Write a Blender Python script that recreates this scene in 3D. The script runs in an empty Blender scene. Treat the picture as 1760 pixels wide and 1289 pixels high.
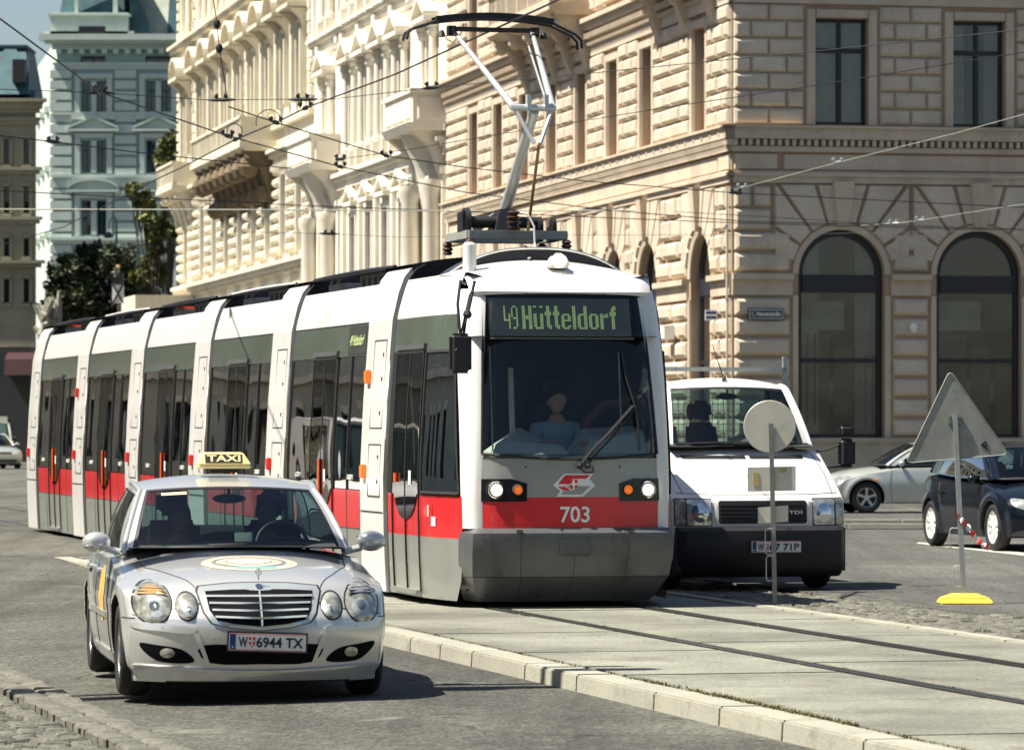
import bpy, bmesh, math, random
from mathutils import Vector, Matrix
from mathutils.bvhtree import BVHTree
PI = math.pi
random.seed(7)
R = random.Random(11)
scene = bpy.context.scene
COL = scene.collection
F = 7300.0; HOR = 732.0; CH = 1.86; P = 0.12     # focal length (px of the 1760 wide photo), horizon row, eye height, height of the track bed

def pix(px, py, D):
    return Vector(((px-880)*D/F, D, CH-(py-HOR)*D/F))
def gdep(py, z=0.0):
    return (CH-z)*F/(py-HOR)
def zdep(py, z):
    return (z-CH)*F/(HOR-py)

def curve(pts):
    xs = [p[0] for p in pts]; ys = [p[1] for p in pts]; n = len(xs)
    d = [(ys[i+1]-ys[i])/(xs[i+1]-xs[i]) for i in range(n-1)]
    m = [d[0]]+[0 if d[i-1]*d[i] <= 0 else 2*d[i-1]*d[i]/(d[i-1]+d[i]) for i in range(1, n-1)]+[d[-1]]
    def f(x):
        if x <= xs[0]: return ys[0]
        if x >= xs[-1]: return ys[-1]
        i = 0
        while x > xs[i+1]: i += 1
        h = xs[i+1]-xs[i]; t = (x-xs[i])/h
        return (2*t**3-3*t*t+1)*ys[i]+(t**3-2*t*t+t)*h*m[i]+(-2*t**3+3*t*t)*ys[i+1]+(t**3-t*t)*h*m[i+1]
    return f
def lerp(a, b, t): return a+(b-a)*t

# ------------------------------------------------------------------ materials
def nt(name):
    m = bpy.data.materials.new(name); m.use_nodes = True
    t = m.node_tree; t.nodes.clear()
    return m, t, t.nodes, t.links
def N(ns, typ, **kw):
    n = ns.new(typ)
    for k, v in kw.items():
        if k in n.inputs: n.inputs[k].default_value = v
        else: setattr(n, k, v)
    return n
def mat(name, col, rough=.6, metal=0.0, var=.12, vs=2.0, bump=0.0, bs=25.0, coat=0.0, emit=0, spec=.5, col2=None, speck=0.0, ss=60.0, dirt=0.0, dcol=(.05,.045,.035), ds=1.2, streak=False):
    m, t, ns, ln = nt(name)
    out = N(ns, 'ShaderNodeOutputMaterial'); b = N(ns, 'ShaderNodeBsdfPrincipled')
    ln.new(b.outputs[0], out.inputs[0])
    b.inputs['Roughness'].default_value = rough; b.inputs['Metallic'].default_value = metal
    b.inputs['Coat Weight'].default_value = coat; b.inputs['Coat Roughness'].default_value = .06
    b.inputs['Specular IOR Level'].default_value = spec
    tc = N(ns, 'ShaderNodeTexCoord')
    no = N(ns, 'ShaderNodeTexNoise', Scale=vs, Detail=5.0, Roughness=.6)
    ln.new(tc.outputs['Object'], no.inputs['Vector'])
    cr = N(ns, 'ShaderNodeValToRGB')
    c1 = [max(0, c*(1-var)) for c in col]+[1]; c2 = ([min(1, c*(1+var)) for c in col]+[1]) if col2 is None else list(col2)+[1]
    cr.color_ramp.elements[0].position = .35; cr.color_ramp.elements[1].position = .68
    cr.color_ramp.elements[0].color = c1; cr.color_ramp.elements[1].color = c2
    ln.new(no.outputs['Fac'], cr.inputs[0])
    cur = cr.outputs[0]
    if speck:
        n2 = N(ns, 'ShaderNodeTexNoise', Scale=ss, Detail=3.0, Roughness=.7); ln.new(tc.outputs['Object'], n2.inputs['Vector'])
        r2 = N(ns, 'ShaderNodeMapRange'); r2.inputs[1].default_value = .3; r2.inputs[2].default_value = .7
        r2.inputs[3].default_value = 1-speck; r2.inputs[4].default_value = 1+speck
        ln.new(n2.outputs['Fac'], r2.inputs[0])
        mx = N(ns, 'ShaderNodeMix', data_type='RGBA', blend_type='MULTIPLY'); mx.inputs[0].default_value = 1
        ln.new(cur, mx.inputs[6]); ln.new(r2.outputs[0], mx.inputs[7]); cur = mx.outputs[2]
    if dirt:
        n3 = N(ns, 'ShaderNodeTexNoise', Scale=ds, Detail=8.0, Roughness=.72); 
        if streak:
            mp = N(ns, 'ShaderNodeMapping'); mp.inputs['Scale'].default_value = (1.0, 1.0, .16); ln.new(tc.outputs['Object'], mp.inputs[0]); ln.new(mp.outputs[0], n3.inputs['Vector'])
        else: ln.new(tc.outputs['Object'], n3.inputs['Vector'])
        r3 = N(ns, 'ShaderNodeMapRange'); r3.inputs[1].default_value = .52; r3.inputs[2].default_value = .75; r3.inputs[3].default_value = 0; r3.inputs[4].default_value = dirt
        ln.new(n3.outputs['Fac'], r3.inputs[0])
        mx = N(ns, 'ShaderNodeMix', data_type='RGBA'); ln.new(r3.outputs[0], mx.inputs[0]); ln.new(cur, mx.inputs[6]); mx.inputs[7].default_value = list(dcol)+[1]; cur = mx.outputs[2]
    ln.new(cur, b.inputs['Base Color'])
    if bump:
        n4 = N(ns, 'ShaderNodeTexNoise', Scale=bs, Detail=6.0, Roughness=.65); ln.new(tc.outputs['Object'], n4.inputs['Vector'])
        bp = N(ns, 'ShaderNodeBump', Strength=min(1, bump*3), Distance=bump*.1); ln.new(n4.outputs['Fac'], bp.inputs['Height']); ln.new(bp.outputs[0], b.inputs['Normal'])
    if emit:
        ln.new(cur, b.inputs['Emission Color']); b.inputs['Emission Strength'].default_value = emit
    return m
def glass(name, tint, base=.06, k=.9, rough=.01):
    m, t, ns, ln = nt(name)
    out = N(ns, 'ShaderNodeOutputMaterial'); mx = N(ns, 'ShaderNodeMixShader')
    tr = N(ns, 'ShaderNodeBsdfTransparent'); tr.inputs[0].default_value = list(tint)+[1]
    gl = N(ns, 'ShaderNodeBsdfGlossy'); gl.inputs['Roughness'].default_value = rough
    fr = N(ns, 'ShaderNodeFresnel'); fr.inputs[0].default_value = 1.5
    ma = N(ns, 'ShaderNodeMath', operation='MULTIPLY_ADD'); ma.inputs[1].default_value = k; ma.inputs[2].default_value = base
    ma.use_clamp = True
    ln.new(fr.outputs[0], ma.inputs[0]); ln.new(ma.outputs[0], mx.inputs[0]); ln.new(tr.outputs[0], mx.inputs[1]); ln.new(gl.outputs[0], mx.inputs[2])
    tc = N(ns, 'ShaderNodeTexCoord'); no = N(ns, 'ShaderNodeTexNoise', Scale=.9, Detail=1.0); ln.new(tc.outputs['Object'], no.inputs[0])
    bp = N(ns, 'ShaderNodeBump', Strength=.25, Distance=.03); ln.new(no.outputs[0], bp.inputs['Height']); ln.new(bp.outputs[0], gl.inputs['Normal'])
    ln.new(mx.outputs[0], out.inputs[0])
    return m

# ------------------------------------------------------------------ mesh builder
class MB:
    def __init__(s, T=None): s.v = []; s.f = []; s.m = []; s.T = T; s.mi = 0
    def V(s, p):
        if s.T: p = s.T(p)
        s.v.append(tuple(p)); return len(s.v)-1
    def face(s, ids, m=None): s.f.append(tuple(ids)); s.m.append(s.mi if m is None else m)
    def poly(s, pts, m=None): s.face([s.V(p) for p in pts], m)
    def hexa(s, a, b, m=None):
        A = [s.V(p) for p in a]; B = [s.V(p) for p in b]
        s.face(A[::-1], m); s.face(B, m)
        for i in range(len(A)):
            j = (i+1) % len(A); s.face((A[i], A[j], B[j], B[i]), m)
    def box(s, x0, x1, y0, y1, z0, z1, m=None):
        s.hexa([(x0,y0,z0),(x1,y0,z0),(x1,y1,z0),(x0,y1,z0)], [(x0,y0,z1),(x1,y0,z1),(x1,y1,z1),(x0,y1,z1)], m)
    def blk(s, s0, s1, o0, o1, z0, z1, c=.03, m=None):     # raised block: back at o0, face at o1 pulled in by c (2nd axis is 'out')
        s.hexa([(s0,o0,z0),(s1,o0,z0),(s1,o0,z1),(s0,o0,z1)], [(s0+c,o1,z0+c),(s1-c,o1,z0+c),(s1-c,o1,z1-c),(s0+c,o1,z1-c)], m)
    def pil(s, s0, s1, o0, o1, z0, z1, c=.05, m=None):     # pillow: block with a mid ring, rounder
        o = lerp(o0, o1, .62)
        a = [s.V(p) for p in [(s0,o0,z0),(s1,o0,z0),(s1,o0,z1),(s0,o0,z1)]]
        k = c*.35
        b = [s.V(p) for p in [(s0+k,o,z0+k),(s1-k,o,z0+k),(s1-k,o,z1-k),(s0+k,o,z1-k)]]
        e = [s.V(p) for p in [(s0+c,o1,z0+c),(s1-c,o1,z0+c),(s1-c,o1,z1-c),(s0+c,o1,z1-c)]]
        for A, B in ((a, b), (b, e)):
            for i in range(4): s.face((A[i], A[(i+1) % 4], B[(i+1) % 4], B[i]), m)
        s.face(e, m)
    def tube(s, pts, r, seg=8, m=None, caps=True):
        pts = [Vector(p) for p in pts]; n = len(pts)
        rs = r if isinstance(r, (list, tuple)) else [r]*n
        rings = []; up = None
        for i, p in enumerate(pts):
            d = (pts[min(i+1, n-1)]-pts[max(i-1, 0)])
            if d.length < 1e-9: d = Vector((0,0,1))
            d.normalize()
            if up is None:
                up = Vector((0,0,1)) if abs(d.z) < .9 else Vector((1,0,0))
            a = d.cross(up).normalized(); b = a.cross(d).normalized(); up = b
            rings.append([s.V(p+a*math.cos(2*PI*k/seg)*rs[i]+b*math.sin(2*PI*k/seg)*rs[i]) for k in range(seg)])
        for i in range(n-1):
            for k in range(seg):
                j = (k+1) % seg; s.face((rings[i][k], rings[i][j], rings[i+1][j], rings[i+1][k]), m)
        if caps: s.face(rings[0][::-1], m); s.face(rings[-1], m)
    def bar(s, p, q, w, h, m=None):
        p = Vector(p); q = Vector(q); d = (q-p).normalized(); up = Vector((0,0,1)) if abs(d.z) < .9 else Vector((0,1,0))
        a = d.cross(up).normalized()*w/2; b = a.cross(d).normalized()*h/2
        s.hexa([p-a-b, p+a-b, p+a+b, p-a+b], [q-a-b, q+a-b, q+a+b, q-a+b], m)
    def lathe(s, prof, c=(0,0,0), axis='z', seg=24, m=None, sx=1.0, a0=0, a1=2*PI, closed=True):
        c = Vector(c); rings = []
        n = seg if closed else seg+1
        for r, h in prof:
            ring = []
            for k in range(n):
                a = a0+(a1-a0)*k/seg; u, w = r*math.cos(a)*sx, r*math.sin(a)
                q = {'z': (u,w,h), 'x': (h,u,w), 'y': (u,h,w)}[axis]
                ring.append(s.V(c+Vector(q)))
            rings.append(ring)
        for i in range(len(rings)-1):
            for k in range(seg):
                j = (k+1) % n; s.face((rings[i][k], rings[i][j], rings[i+1][j], rings[i+1][k]), m)
    def disc(s, c, r, axis='y', seg=24, m=None, sx=1.0):
        c = Vector(c)
        s.face([s.V(c+Vector({'z': (r*sx*math.cos(a), r*math.sin(a), 0), 'x': (0, r*sx*math.cos(a), r*math.sin(a)), 'y': (r*sx*math.cos(a), 0, r*math.sin(a))}[axis])) for a in [2*PI*k/seg for k in range(seg)]], m)
    def ball(s, c, r, seg=10, m=None, sc=(1,1,1)):
        c = Vector(c); rings = []
        for i in range(1, seg//2):
            t = PI*i/(seg//2)
            rings.append([s.V(c+Vector((r*sc[0]*math.sin(t)*math.cos(2*PI*k/seg), r*sc[1]*math.sin(t)*math.sin(2*PI*k/seg), r*sc[2]*math.cos(t)))) for k in range(seg)])
        a = s.V(c+Vector((0,0,r*sc[2]))); b = s.V(c-Vector((0,0,r*sc[2])))
        for k in range(seg):
            j = (k+1) % seg; s.face((a, rings[0][k], rings[0][j]), m); s.face((b, rings[-1][j], rings[-1][k]), m)
        for i in range(len(rings)-1):
            for k in range(seg):
                j = (k+1) % seg; s.face((rings[i][k], rings[i+1][k], rings[i+1][j], rings[i][j]), m)
    def grid(s, fn, nu, nv, m=None, th=None):
        g = [[s.V(fn(i/nu, j/nv)) for j in range(nv+1)] for i in range(nu+1)]
        for i in range(nu):
            for j in range(nv):
                s.face((g[i][j], g[i+1][j], g[i+1][j+1], g[i][j+1]), m(i/nu+.5/nu, j/nv+.5/nv) if callable(m) else m)
    def prism(s, out2, fn, d0, d1, m=None):
        s.hexa([fn(p, d0) for p in out2], [fn(p, d1) for p in out2], m)
    def build(s, name, mats, parent=None, bevel=0, bseg=2, smooth=True, ang=35, merge=0, solid=0, recalc=True):
        me = bpy.data.meshes.new(name)
        bm = bmesh.new(); vs = [bm.verts.new(v) for v in s.v]; bm.verts.ensure_lookup_table()
        for f, mi in zip(s.f, s.m):
            try: fc = bm.faces.new([vs[i] for i in f]); fc.material_index = mi
            except ValueError: pass
        if merge: bmesh.ops.remove_doubles(bm, verts=bm.verts, dist=merge)
        if recalc: bmesh.ops.recalc_face_normals(bm, faces=bm.faces)
        if solid: bmesh.ops.solidify(bm, geom=bm.faces[:], thickness=solid)
        if bevel:
            es = [e for e in bm.edges if len(e.link_faces) == 2 and e.calc_face_angle(0) > .5]
            bmesh.ops.bevel(bm, geom=es, offset=bevel, segments=bseg, affect='EDGES', clamp_overlap=True)
        bm.to_mesh(me); bm.free()
        if not isinstance(mats, (list, tuple)): mats = [mats]
        for m in mats: me.materials.append(m)
        if smooth:
            me.shade_smooth(); me.set_sharp_from_angle(angle=math.radians(ang))
        o = bpy.data.objects.new(name, me); COL.objects.link(o)
        if parent: o.parent = parent
        return o

def tag(o, label=None, cat=None, group=None, kind=None):
    if label: o['label'] = label
    if cat: o['category'] = cat
    if group: o['group'] = group
    if kind: o['kind'] = kind
    return o
def empty(name, loc=(0,0,0), rz=0, label=None, cat=None, group=None):
    o = bpy.data.objects.new(name, None); COL.objects.link(o); o.location = loc; o.rotation_euler = (0,0,rz); o.empty_display_size = .2
    return tag(o, label, cat, group)
def child(o): return [c for c in bpy.data.objects if c.parent == o]
def copy_tree(o, parent=None):
    kids = {}
    for c in bpy.data.objects:
        if c.parent: kids.setdefault(c.parent.name, []).append(c)
    def rec(x, p):
        c = x.copy(); COL.objects.link(c)
        if p is not None: c.parent = p
        for k in kids.get(x.name, []): rec(k, c)
        return c
    return rec(o, parent)
def inst(me_obj, name, parent, loc, rz=0):
    o = bpy.data.objects.new(name, me_obj.data); COL.objects.link(o); o.parent = parent; o.location = loc; o.rotation_euler = (0,0,rz)
    return o
def text_part(name, s, m, parent, c, right, up, h=None, w=None, ext=.002, bold=0.0, space=1.0):
    cu = bpy.data.curves.new(name, 'FONT'); cu.body = s; cu.size = 1; cu.extrude = 0.01; cu.offset = bold; cu.space_character = space; cu.resolution_u = 4
    o = bpy.data.objects.new(name, cu); COL.objects.link(o)
    bpy.context.view_layer.update()
    me = bpy.data.meshes.new_from_object(o.evaluated_get(bpy.context.evaluated_depsgraph_get()))
    bpy.data.objects.remove(o); bpy.data.curves.remove(cu)
    xs = [v.co.x for v in me.vertices]; ys = [v.co.y for v in me.vertices]
    cx, cy = (max(xs)+min(xs))/2, (max(ys)+min(ys))/2; W, H = max(xs)-min(xs), max(ys)-min(ys)
    sy = h/H if h else w/W; sx = w/W if w else sy
    right = Vector(right).normalized(); up = Vector(up).normalized(); nrm = right.cross(up).normalized(); c = Vector(c)
    for v in me.vertices:
        v.co = c+right*((v.co.x-cx)*sx)+up*((v.co.y-cy)*sy)+nrm*(ext if v.co.z > 0 else -ext)
    me.name = name; me.materials.clear(); me.materials.append(m)
    ob = bpy.data.objects.new(name, me); COL.objects.link(ob); ob.parent = parent
    return ob

def ellipse(cx, cz, rx, rz, n=28, a0=0, a1=2*PI):
    return [(cx+rx*math.cos(a0+(a1-a0)*k/n), cz+rz*math.sin(a0+(a1-a0)*k/n)) for k in range(n)]
def rrect(x0, x1, z0, z1, r, n=5):
    o = []
    for cx, cz, a in ((x1-r, z1-r, 0), (x0+r, z1-r, PI/2), (x0+r, z0+r, PI), (x1-r, z0+r, 1.5*PI)):
        o += [(cx+r*math.cos(a+PI/2*k/n), cz+r*math.sin(a+PI/2*k/n)) for k in range(n+1)]
    return o
def bvh_of(o):
    me = o.data
    return BVHTree.FromPolygons([v.co for v in me.vertices], [tuple(p.vertices) for p in me.polygons])
DIRS = {'front': (Vector((0,1,0)), lambda a, b: Vector((a,-3,b))), 'left': (Vector((1,0,0)), lambda a, b: Vector((-3,a,b))),
        'right': (Vector((-1,0,0)), lambda a, b: Vector((3,a,b))), 'top': (Vector((0,0,-1)), lambda a, b: Vector((a,b,5))),
        'back': (Vector((0,-1,0)), lambda a, b: Vector((a,12,b)))}
def patch(name, outl, bvh, view, m, parent, off=.004, res=.04, bulge=0, depth=.03, hole=None):
    d, org = DIRS[view]
    bm = bmesh.new()
    vs = [bm.verts.new((a, b, 0)) for a, b in outl]; f = bm.faces.new(vs)
    if hole:
        vh = [bm.verts.new((a, b, 0)) for a, b in hole]
        bm.faces.remove(f); n = len(vs)
        for i in range(n): bm.faces.new((vs[i], vs[(i+1) % n], vh[(i+1) % n], vh[i]))
    xs = [p[0] for p in outl]; ys = [p[1] for p in outl]
    for ax, lo, hi in ((0, min(xs), max(xs)), (1, min(ys), max(ys))):
        k = int((hi-lo)/res)
        for i in range(1, k+1):
            co = [0,0,0]; no = [0,0,0]; co[ax] = lo+(hi-lo)*i/(k+1); no[ax] = 1
            bmesh.ops.bisect_plane(bm, geom=bm.verts[:]+bm.edges[:]+bm.faces[:], plane_co=co, plane_no=no, dist=1e-5)
    cx, cy = (max(xs)+min(xs))/2, (max(ys)+min(ys))/2; rx, ry = max((max(xs)-min(xs))/2, 1e-4), max((max(ys)-min(ys))/2, 1e-4)
    last = None; miss = []
    for v in bm.verts:
        a, b = v.co.x, v.co.y
        h = bvh.ray_cast(org(a, b), d)
        t = max(0, 1-((a-cx)/rx)**2-((b-cy)/ry)**2)
        if h[0] is None: miss.append((v, a, b)); continue
        v.co = h[0]-d*(off+bulge*t); last = v.co.copy()
    for v, a, b in miss:
        q = org(a, b); p = last if last is not None else Vector((0,0,0))
        best = None
        for w in bm.verts:
            if any(w is x[0] for x in miss): continue
            dd = (org(a, b)-w.co); dd = (dd-d*dd.dot(d)).length
            if best is None or dd < best[0]: best = (dd, w.co)
        if best: q = q+d*((best[1]-q).dot(d))
        v.co = q
    if depth:
        be = [e for e in bm.edges if len(e.link_faces) == 1]
        r = bmesh.ops.extrude_edge_only(bm, edges=be)
        for v in r['geom']:
            if isinstance(v, bmesh.types.BMVert): v.co += d*depth
    bmesh.ops.recalc_face_normals(bm, faces=bm.faces)
    me = bpy.data.meshes.new(name); bm.to_mesh(me); bm.free(); me.materials.append(m)
    me.shade_smooth(); me.set_sharp_from_angle(angle=math.radians(40))
    o = bpy.data.objects.new(name, me); COL.objects.link(o); o.parent = parent
    return o
def pline(mb, pts, bvh, view, r=.004, n=12, off=0.0, seg=5, m=None):
    d, org = DIRS[view]; out = []
    for i in range(len(pts)-1):
        for k in range(n+1 if i == len(pts)-2 else n):
            a = lerp(pts[i][0], pts[i+1][0], k/n); b = lerp(pts[i][1], pts[i+1][1], k/n)
            h = bvh.ray_cast(org(a, b), d)
            if h[0] is not None: out.append(h[0]-d*off)
    if len(out) > 1: mb.tube(out, r, seg, m)
def evaluated(o):
    bpy.context.view_layer.update()
    me = bpy.data.meshes.new_from_object(o.evaluated_get(bpy.context.evaluated_depsgraph_get()))
    return me

# ------------------------------------------------------------------ camera, light
cam = bpy.data.cameras.new('camera'); co = bpy.data.objects.new('camera', cam); COL.objects.link(co); scene.camera = co
co.location = (0,0,CH); co.rotation_euler = (PI/2,0,0)
cam.sensor_width = 36; cam.lens = F/1760*36; cam.shift_y = (HOR-644.5)/1760; cam.clip_start = .5; cam.clip_end = 3000
cam.dof.use_dof = True; cam.dof.focus_distance = 36; cam.dof.aperture_fstop = 6.3
scene.view_settings.view_transform = 'Standard'; scene.view_settings.look = 'None'; scene.view_settings.exposure = 1.12; scene.view_settings.gamma = 1
SUN_EL = math.radians(59); to_sun = Vector((-.981*math.cos(SUN_EL), -.192*math.cos(SUN_EL), math.sin(SUN_EL))).normalized()
sl = bpy.data.lights.new('sun', 'SUN'); sl.energy = 5.0; sl.angle = math.radians(.5); sl.color = (1,.94,.82)
so = bpy.data.objects.new('sun', sl); COL.objects.link(so); so.rotation_euler = to_sun.to_track_quat('Z', 'Y').to_euler(); so.location = (-20,-5,40)
w = bpy.data.worlds.new('World'); scene.world = w; w.use_nodes = True
wn = w.node_tree.nodes; wl = w.node_tree.links; wn.clear()
sky = wn.new('ShaderNodeTexSky'); sky.sky_type = 'NISHITA'; sky.sun_disc = False; sky.sun_elevation = SUN_EL
sky.sun_rotation = math.atan2(to_sun.x, to_sun.y); sky.dust_density = 1.2; sky.air_density = 1.0
bg = wn.new('ShaderNodeBackground'); bg.inputs[1].default_value = .05; wo = wn.new('ShaderNodeOutputWorld')
wl.new(sky.outputs[0], bg.inputs[0]); wl.new(bg.outputs[0], wo.inputs[0])

# ------------------------------------------------------------------ material library
m_chrome = mat('chrome', (.75,.76,.76), .12, 1, .03)
m_alu = mat('aluminium', (.55,.56,.54), .38, .9, .1, 6)
m_black = mat('black_plastic', (.012,.012,.014), .55, 0, .2, 5)
m_blackgl = mat('black_gloss', (.01,.01,.013), .12, 0, .1)
m_rubber = mat('rubber', (.018,.018,.018), .8, 0, .25, 12)
m_dark = mat('dark_interior', (.02,.023,.026), .8, 0, .2, 4)
m_tyre = mat('tyre_rubber', (.014,.014,.014), .75, 0, .3, 20, bump=.1, bs=60)
m_rim = mat('alloy_rim', (.55,.55,.53), .3, .85, .1, 8)
m_white = mat('white_plate', (.78,.78,.74), .45, 0, .05, 4, dirt=.15, ds=20)
m_ink = mat('black_ink', (.015,.015,.02), .6, 0, .05)
m_eublue = mat('plate_blue', (.01,.04,.2), .5, 0, .05)
m_crest = mat('crest_red', (.5,.02,.02), .5, 0, .05)
m_lampglass = mat('lamp_glass', (.55,.56,.52), .05, .6, .3, 14, spec=.8)
m_lens = glass('clear_lens', (.92,.94,.93), .10, 1.0)
m_lampon = mat('lit_lamp', (1,.93,.7), .3, 0, .03, emit=2.2)
m_amber = mat('amber_lamp', (.85,.17,.02), .25, 0, .1, emit=.25)
m_red = mat('red_lamp', (.7,.03,.02), .3, 0, .1, 10)
m_skin = mat('skin', (.42,.25,.17), .6, 0, .08, 8)
m_hair = mat('dark_hair', (.02,.014,.01), .7, 0, .3, 30)
m_carglass = glass('car_glass', (.50,.64,.62), .03, .8)
m_carglass_dk = glass('dark_car_glass', (.10,.14,.15), .05, .9)
# ------------------------------------------------------------------ ground (lx, ly are metres across / along the tram track)
TX, TY, TH = .59, 40.6, math.radians(13.8)
ct, st = math.cos(TH), math.sin(TH)
def G(lx, ly, z=0.0): return Vector((TX+lx*ct-ly*st, TY+lx*st+ly*ct, z))
def Ginv(p): dx, dy = p[0]-TX, p[1]-TY; return dx*ct+dy*st, -dx*st+dy*ct
def ramp(ly):
    t = min(1, max(0, (ly-8)/9)); return P*t*t*(3-2*t)
def asphalt(name, c1, c2, patch_=.35):
    m, t, ns, ln = nt(name)
    out = N(ns, 'ShaderNodeOutputMaterial'); b = N(ns, 'ShaderNodeBsdfPrincipled', Roughness=.85); ln.new(b.outputs[0], out.inputs[0])
    b.inputs['Specular IOR Level'].default_value = .3
    tc = N(ns, 'ShaderNodeTexCoord')
    def noise(s, d=4., r=.6, dis=0):
        n = N(ns, 'ShaderNodeTexNoise', Scale=s, Detail=d, Roughness=r, Distortion=dis); ln.new(tc.outputs['Object'], n.inputs[0]); return n.outputs[0]
    def rng(src, a, b2, c, d):
        r = N(ns, 'ShaderNodeMapRange'); ln.new(src, r.inputs[0])
        for i, v in enumerate((a, b2, c, d)): r.inputs[i+1].default_value = v
        return r.outputs[0]
    def mix(f, a, c, bt='MIX', fac=None):
        x = N(ns, 'ShaderNodeMix', data_type='RGBA', blend_type=bt)
        if f is None: x.inputs[0].default_value = fac or 1
        else: ln.new(f, x.inputs[0])
        for i, v in ((6, a), (7, c)):
            if isinstance(v, tuple): x.inputs[i].default_value = v
            else: ln.new(v, x.inputs[i])
        return x.outputs[2]
    big = rng(noise(.16, 7, .66, 1.2), .36, .64, 0, 1)
    c = mix(big, tuple(c1)+(1,), tuple(c2)+(1,))
    vo = N(ns, 'ShaderNodeTexVoronoi', Scale=48.0); ln.new(tc.outputs['Object'], vo.inputs[0])
    sp = rng(vo.outputs['Color'], .1, .95, .35, 1.95)
    c = mix(None, c, sp, 'MULTIPLY', .85)
    c = mix(None, c, rng(noise(9, 5, .7), .3, .7, .7, 1.3), 'MULTIPLY')
    lp = rng(noise(.5, 9, .75, .8), .60, .66, 0, patch_)                 # worn light scars
    c = mix(lp, c, (.27,.26,.215,1))
    v2 = N(ns, 'ShaderNodeTexVoronoi', Scale=.55, feature='DISTANCE_TO_EDGE'); 
    wn_ = N(ns, 'ShaderNodeTexNoise', Scale=2.0, Detail=6.0); ln.new(tc.outputs['Object'], wn_.inputs[0])
    vm = N(ns, 'ShaderNodeVectorMath', operation='MULTIPLY_ADD'); vm.inputs[1].default_value = (.7,.7,.7); ln.new(wn_.outputs['Color'], vm.inputs[0]); ln.new(tc.outputs['Object'], vm.inputs[2])
    ln.new(vm.outputs[0], v2.inputs[0])
    ck = rng(v2.outputs['Distance'], .004, .014, .75, 0)
    gate = rng(noise(.3, 2), .5, .6, 0, 1); mm = N(ns, 'ShaderNodeMath', operation='MULTIPLY'); ln.new(ck, mm.inputs[0]); ln.new(gate, mm.inputs[1])
    c = mix(mm.outputs[0], c, (.025,.024,.02,1))
    mp = N(ns, 'ShaderNodeMapping'); mp.inputs['Rotation'].default_value = (0,0,-TH); mp.inputs['Scale'].default_value = (1.6,.07,1); ln.new(tc.outputs['Object'], mp.inputs[0])
    ns5 = N(ns, 'ShaderNodeTexNoise', Scale=1.0, Detail=4.0, Roughness=.6); ln.new(mp.outputs[0], ns5.inputs[0])
    c = mix(None, c, rng(ns5.outputs[0], .3, .7, .72, 1.25), 'MULTIPLY')
    os_ = rng(noise(1.7, 3, .5), .66, .72, 0, .6); c = mix(os_, c, (.02,.02,.018,1))
    ln.new(c, b.inputs['Base Color'])
    bp = N(ns, 'ShaderNodeBump', Strength=.6, Distance=.006); ln.new(vo.outputs['Distance'], bp.inputs['Height']); ln.new(bp.outputs[0], b.inputs['Normal'])
    return m
m_road = asphalt('asphalt', (.046,.046,.040), (.088,.087,.072), .42)
m_road2 = asphalt('asphalt_smooth', (.062,.062,.056), (.092,.091,.08), .15)
m_conc = mat('track_concrete', (.19,.19,.152), .85, 0, .35, .5, bump=.16, bs=45, speck=.4, ss=38, dirt=1.0, dcol=(.095,.09,.068), ds=.8)
m_kerb = mat('kerb_granite', (.32,.31,.25), .8, 0, .12, 1.5, bump=.15, bs=40, speck=.2, ss=90, dirt=.75, dcol=(.09,.085,.06), ds=3)
m_cob = mat('cobble_stone', (.17,.165,.13), .7, 0, .35, 5, bump=.4, bs=30, speck=.25, ss=50, dirt=.5, dcol=(.07,.065,.05), ds=2)
m_joint = mat('joint_dirt', (.055,.05,.036), .9, 0, .4, 12)
m_steel = mat('rail_steel', (.13,.13,.125), .35, .8, .15, 9)
m_rust = mat('rail_side', (.035,.028,.022), .7, .2, .3, 10)
m_paint = mat('road_paint', (.52,.51,.43), .7, 0, .15, 3, speck=.25, ss=40, dirt=.8, dcol=(.12,.115,.09), ds=4)

def rz(lx, ly):
    r = ramp(ly)
    if lx <= -6.19: return r-.05*(1 if ly < 14 else 0)
    if lx <= -2.715: return r
    if lx <= 3.35: return P-.07 if ly < 17 else P
    return P
mb = MB()
LX = [-900,-120,-30,-12,-6.2,-6.19,-4.5,-2.72,-2.70,0,2.0,3.35,3.36,8,20,60,900]
LY = [-45,-38]+list(range(-30, 8, 4))+[8,10,12,14,16,16.9,17,18,20,30,60,150,400,1800]
ids = [[mb.V(G(x, y, rz(x, y) if not (x == 3.35) else (P-.07 if y < 17 else P))) for y in LY] for x in LX]
for i in range(len(LX)-1):
    for j in range(len(LY)-1):
        mb.face((ids[i][j], ids[i+1][j], ids[i+1][j+1], ids[i][j+1]), 1 if LX[i] >= 3.3 else 0)
o = mb.build('road', [m_road, m_road2], smooth=False); tag(o, 'grey sunlit asphalt road with worn patches under the taxi and around the track', kind='structure')

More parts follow.
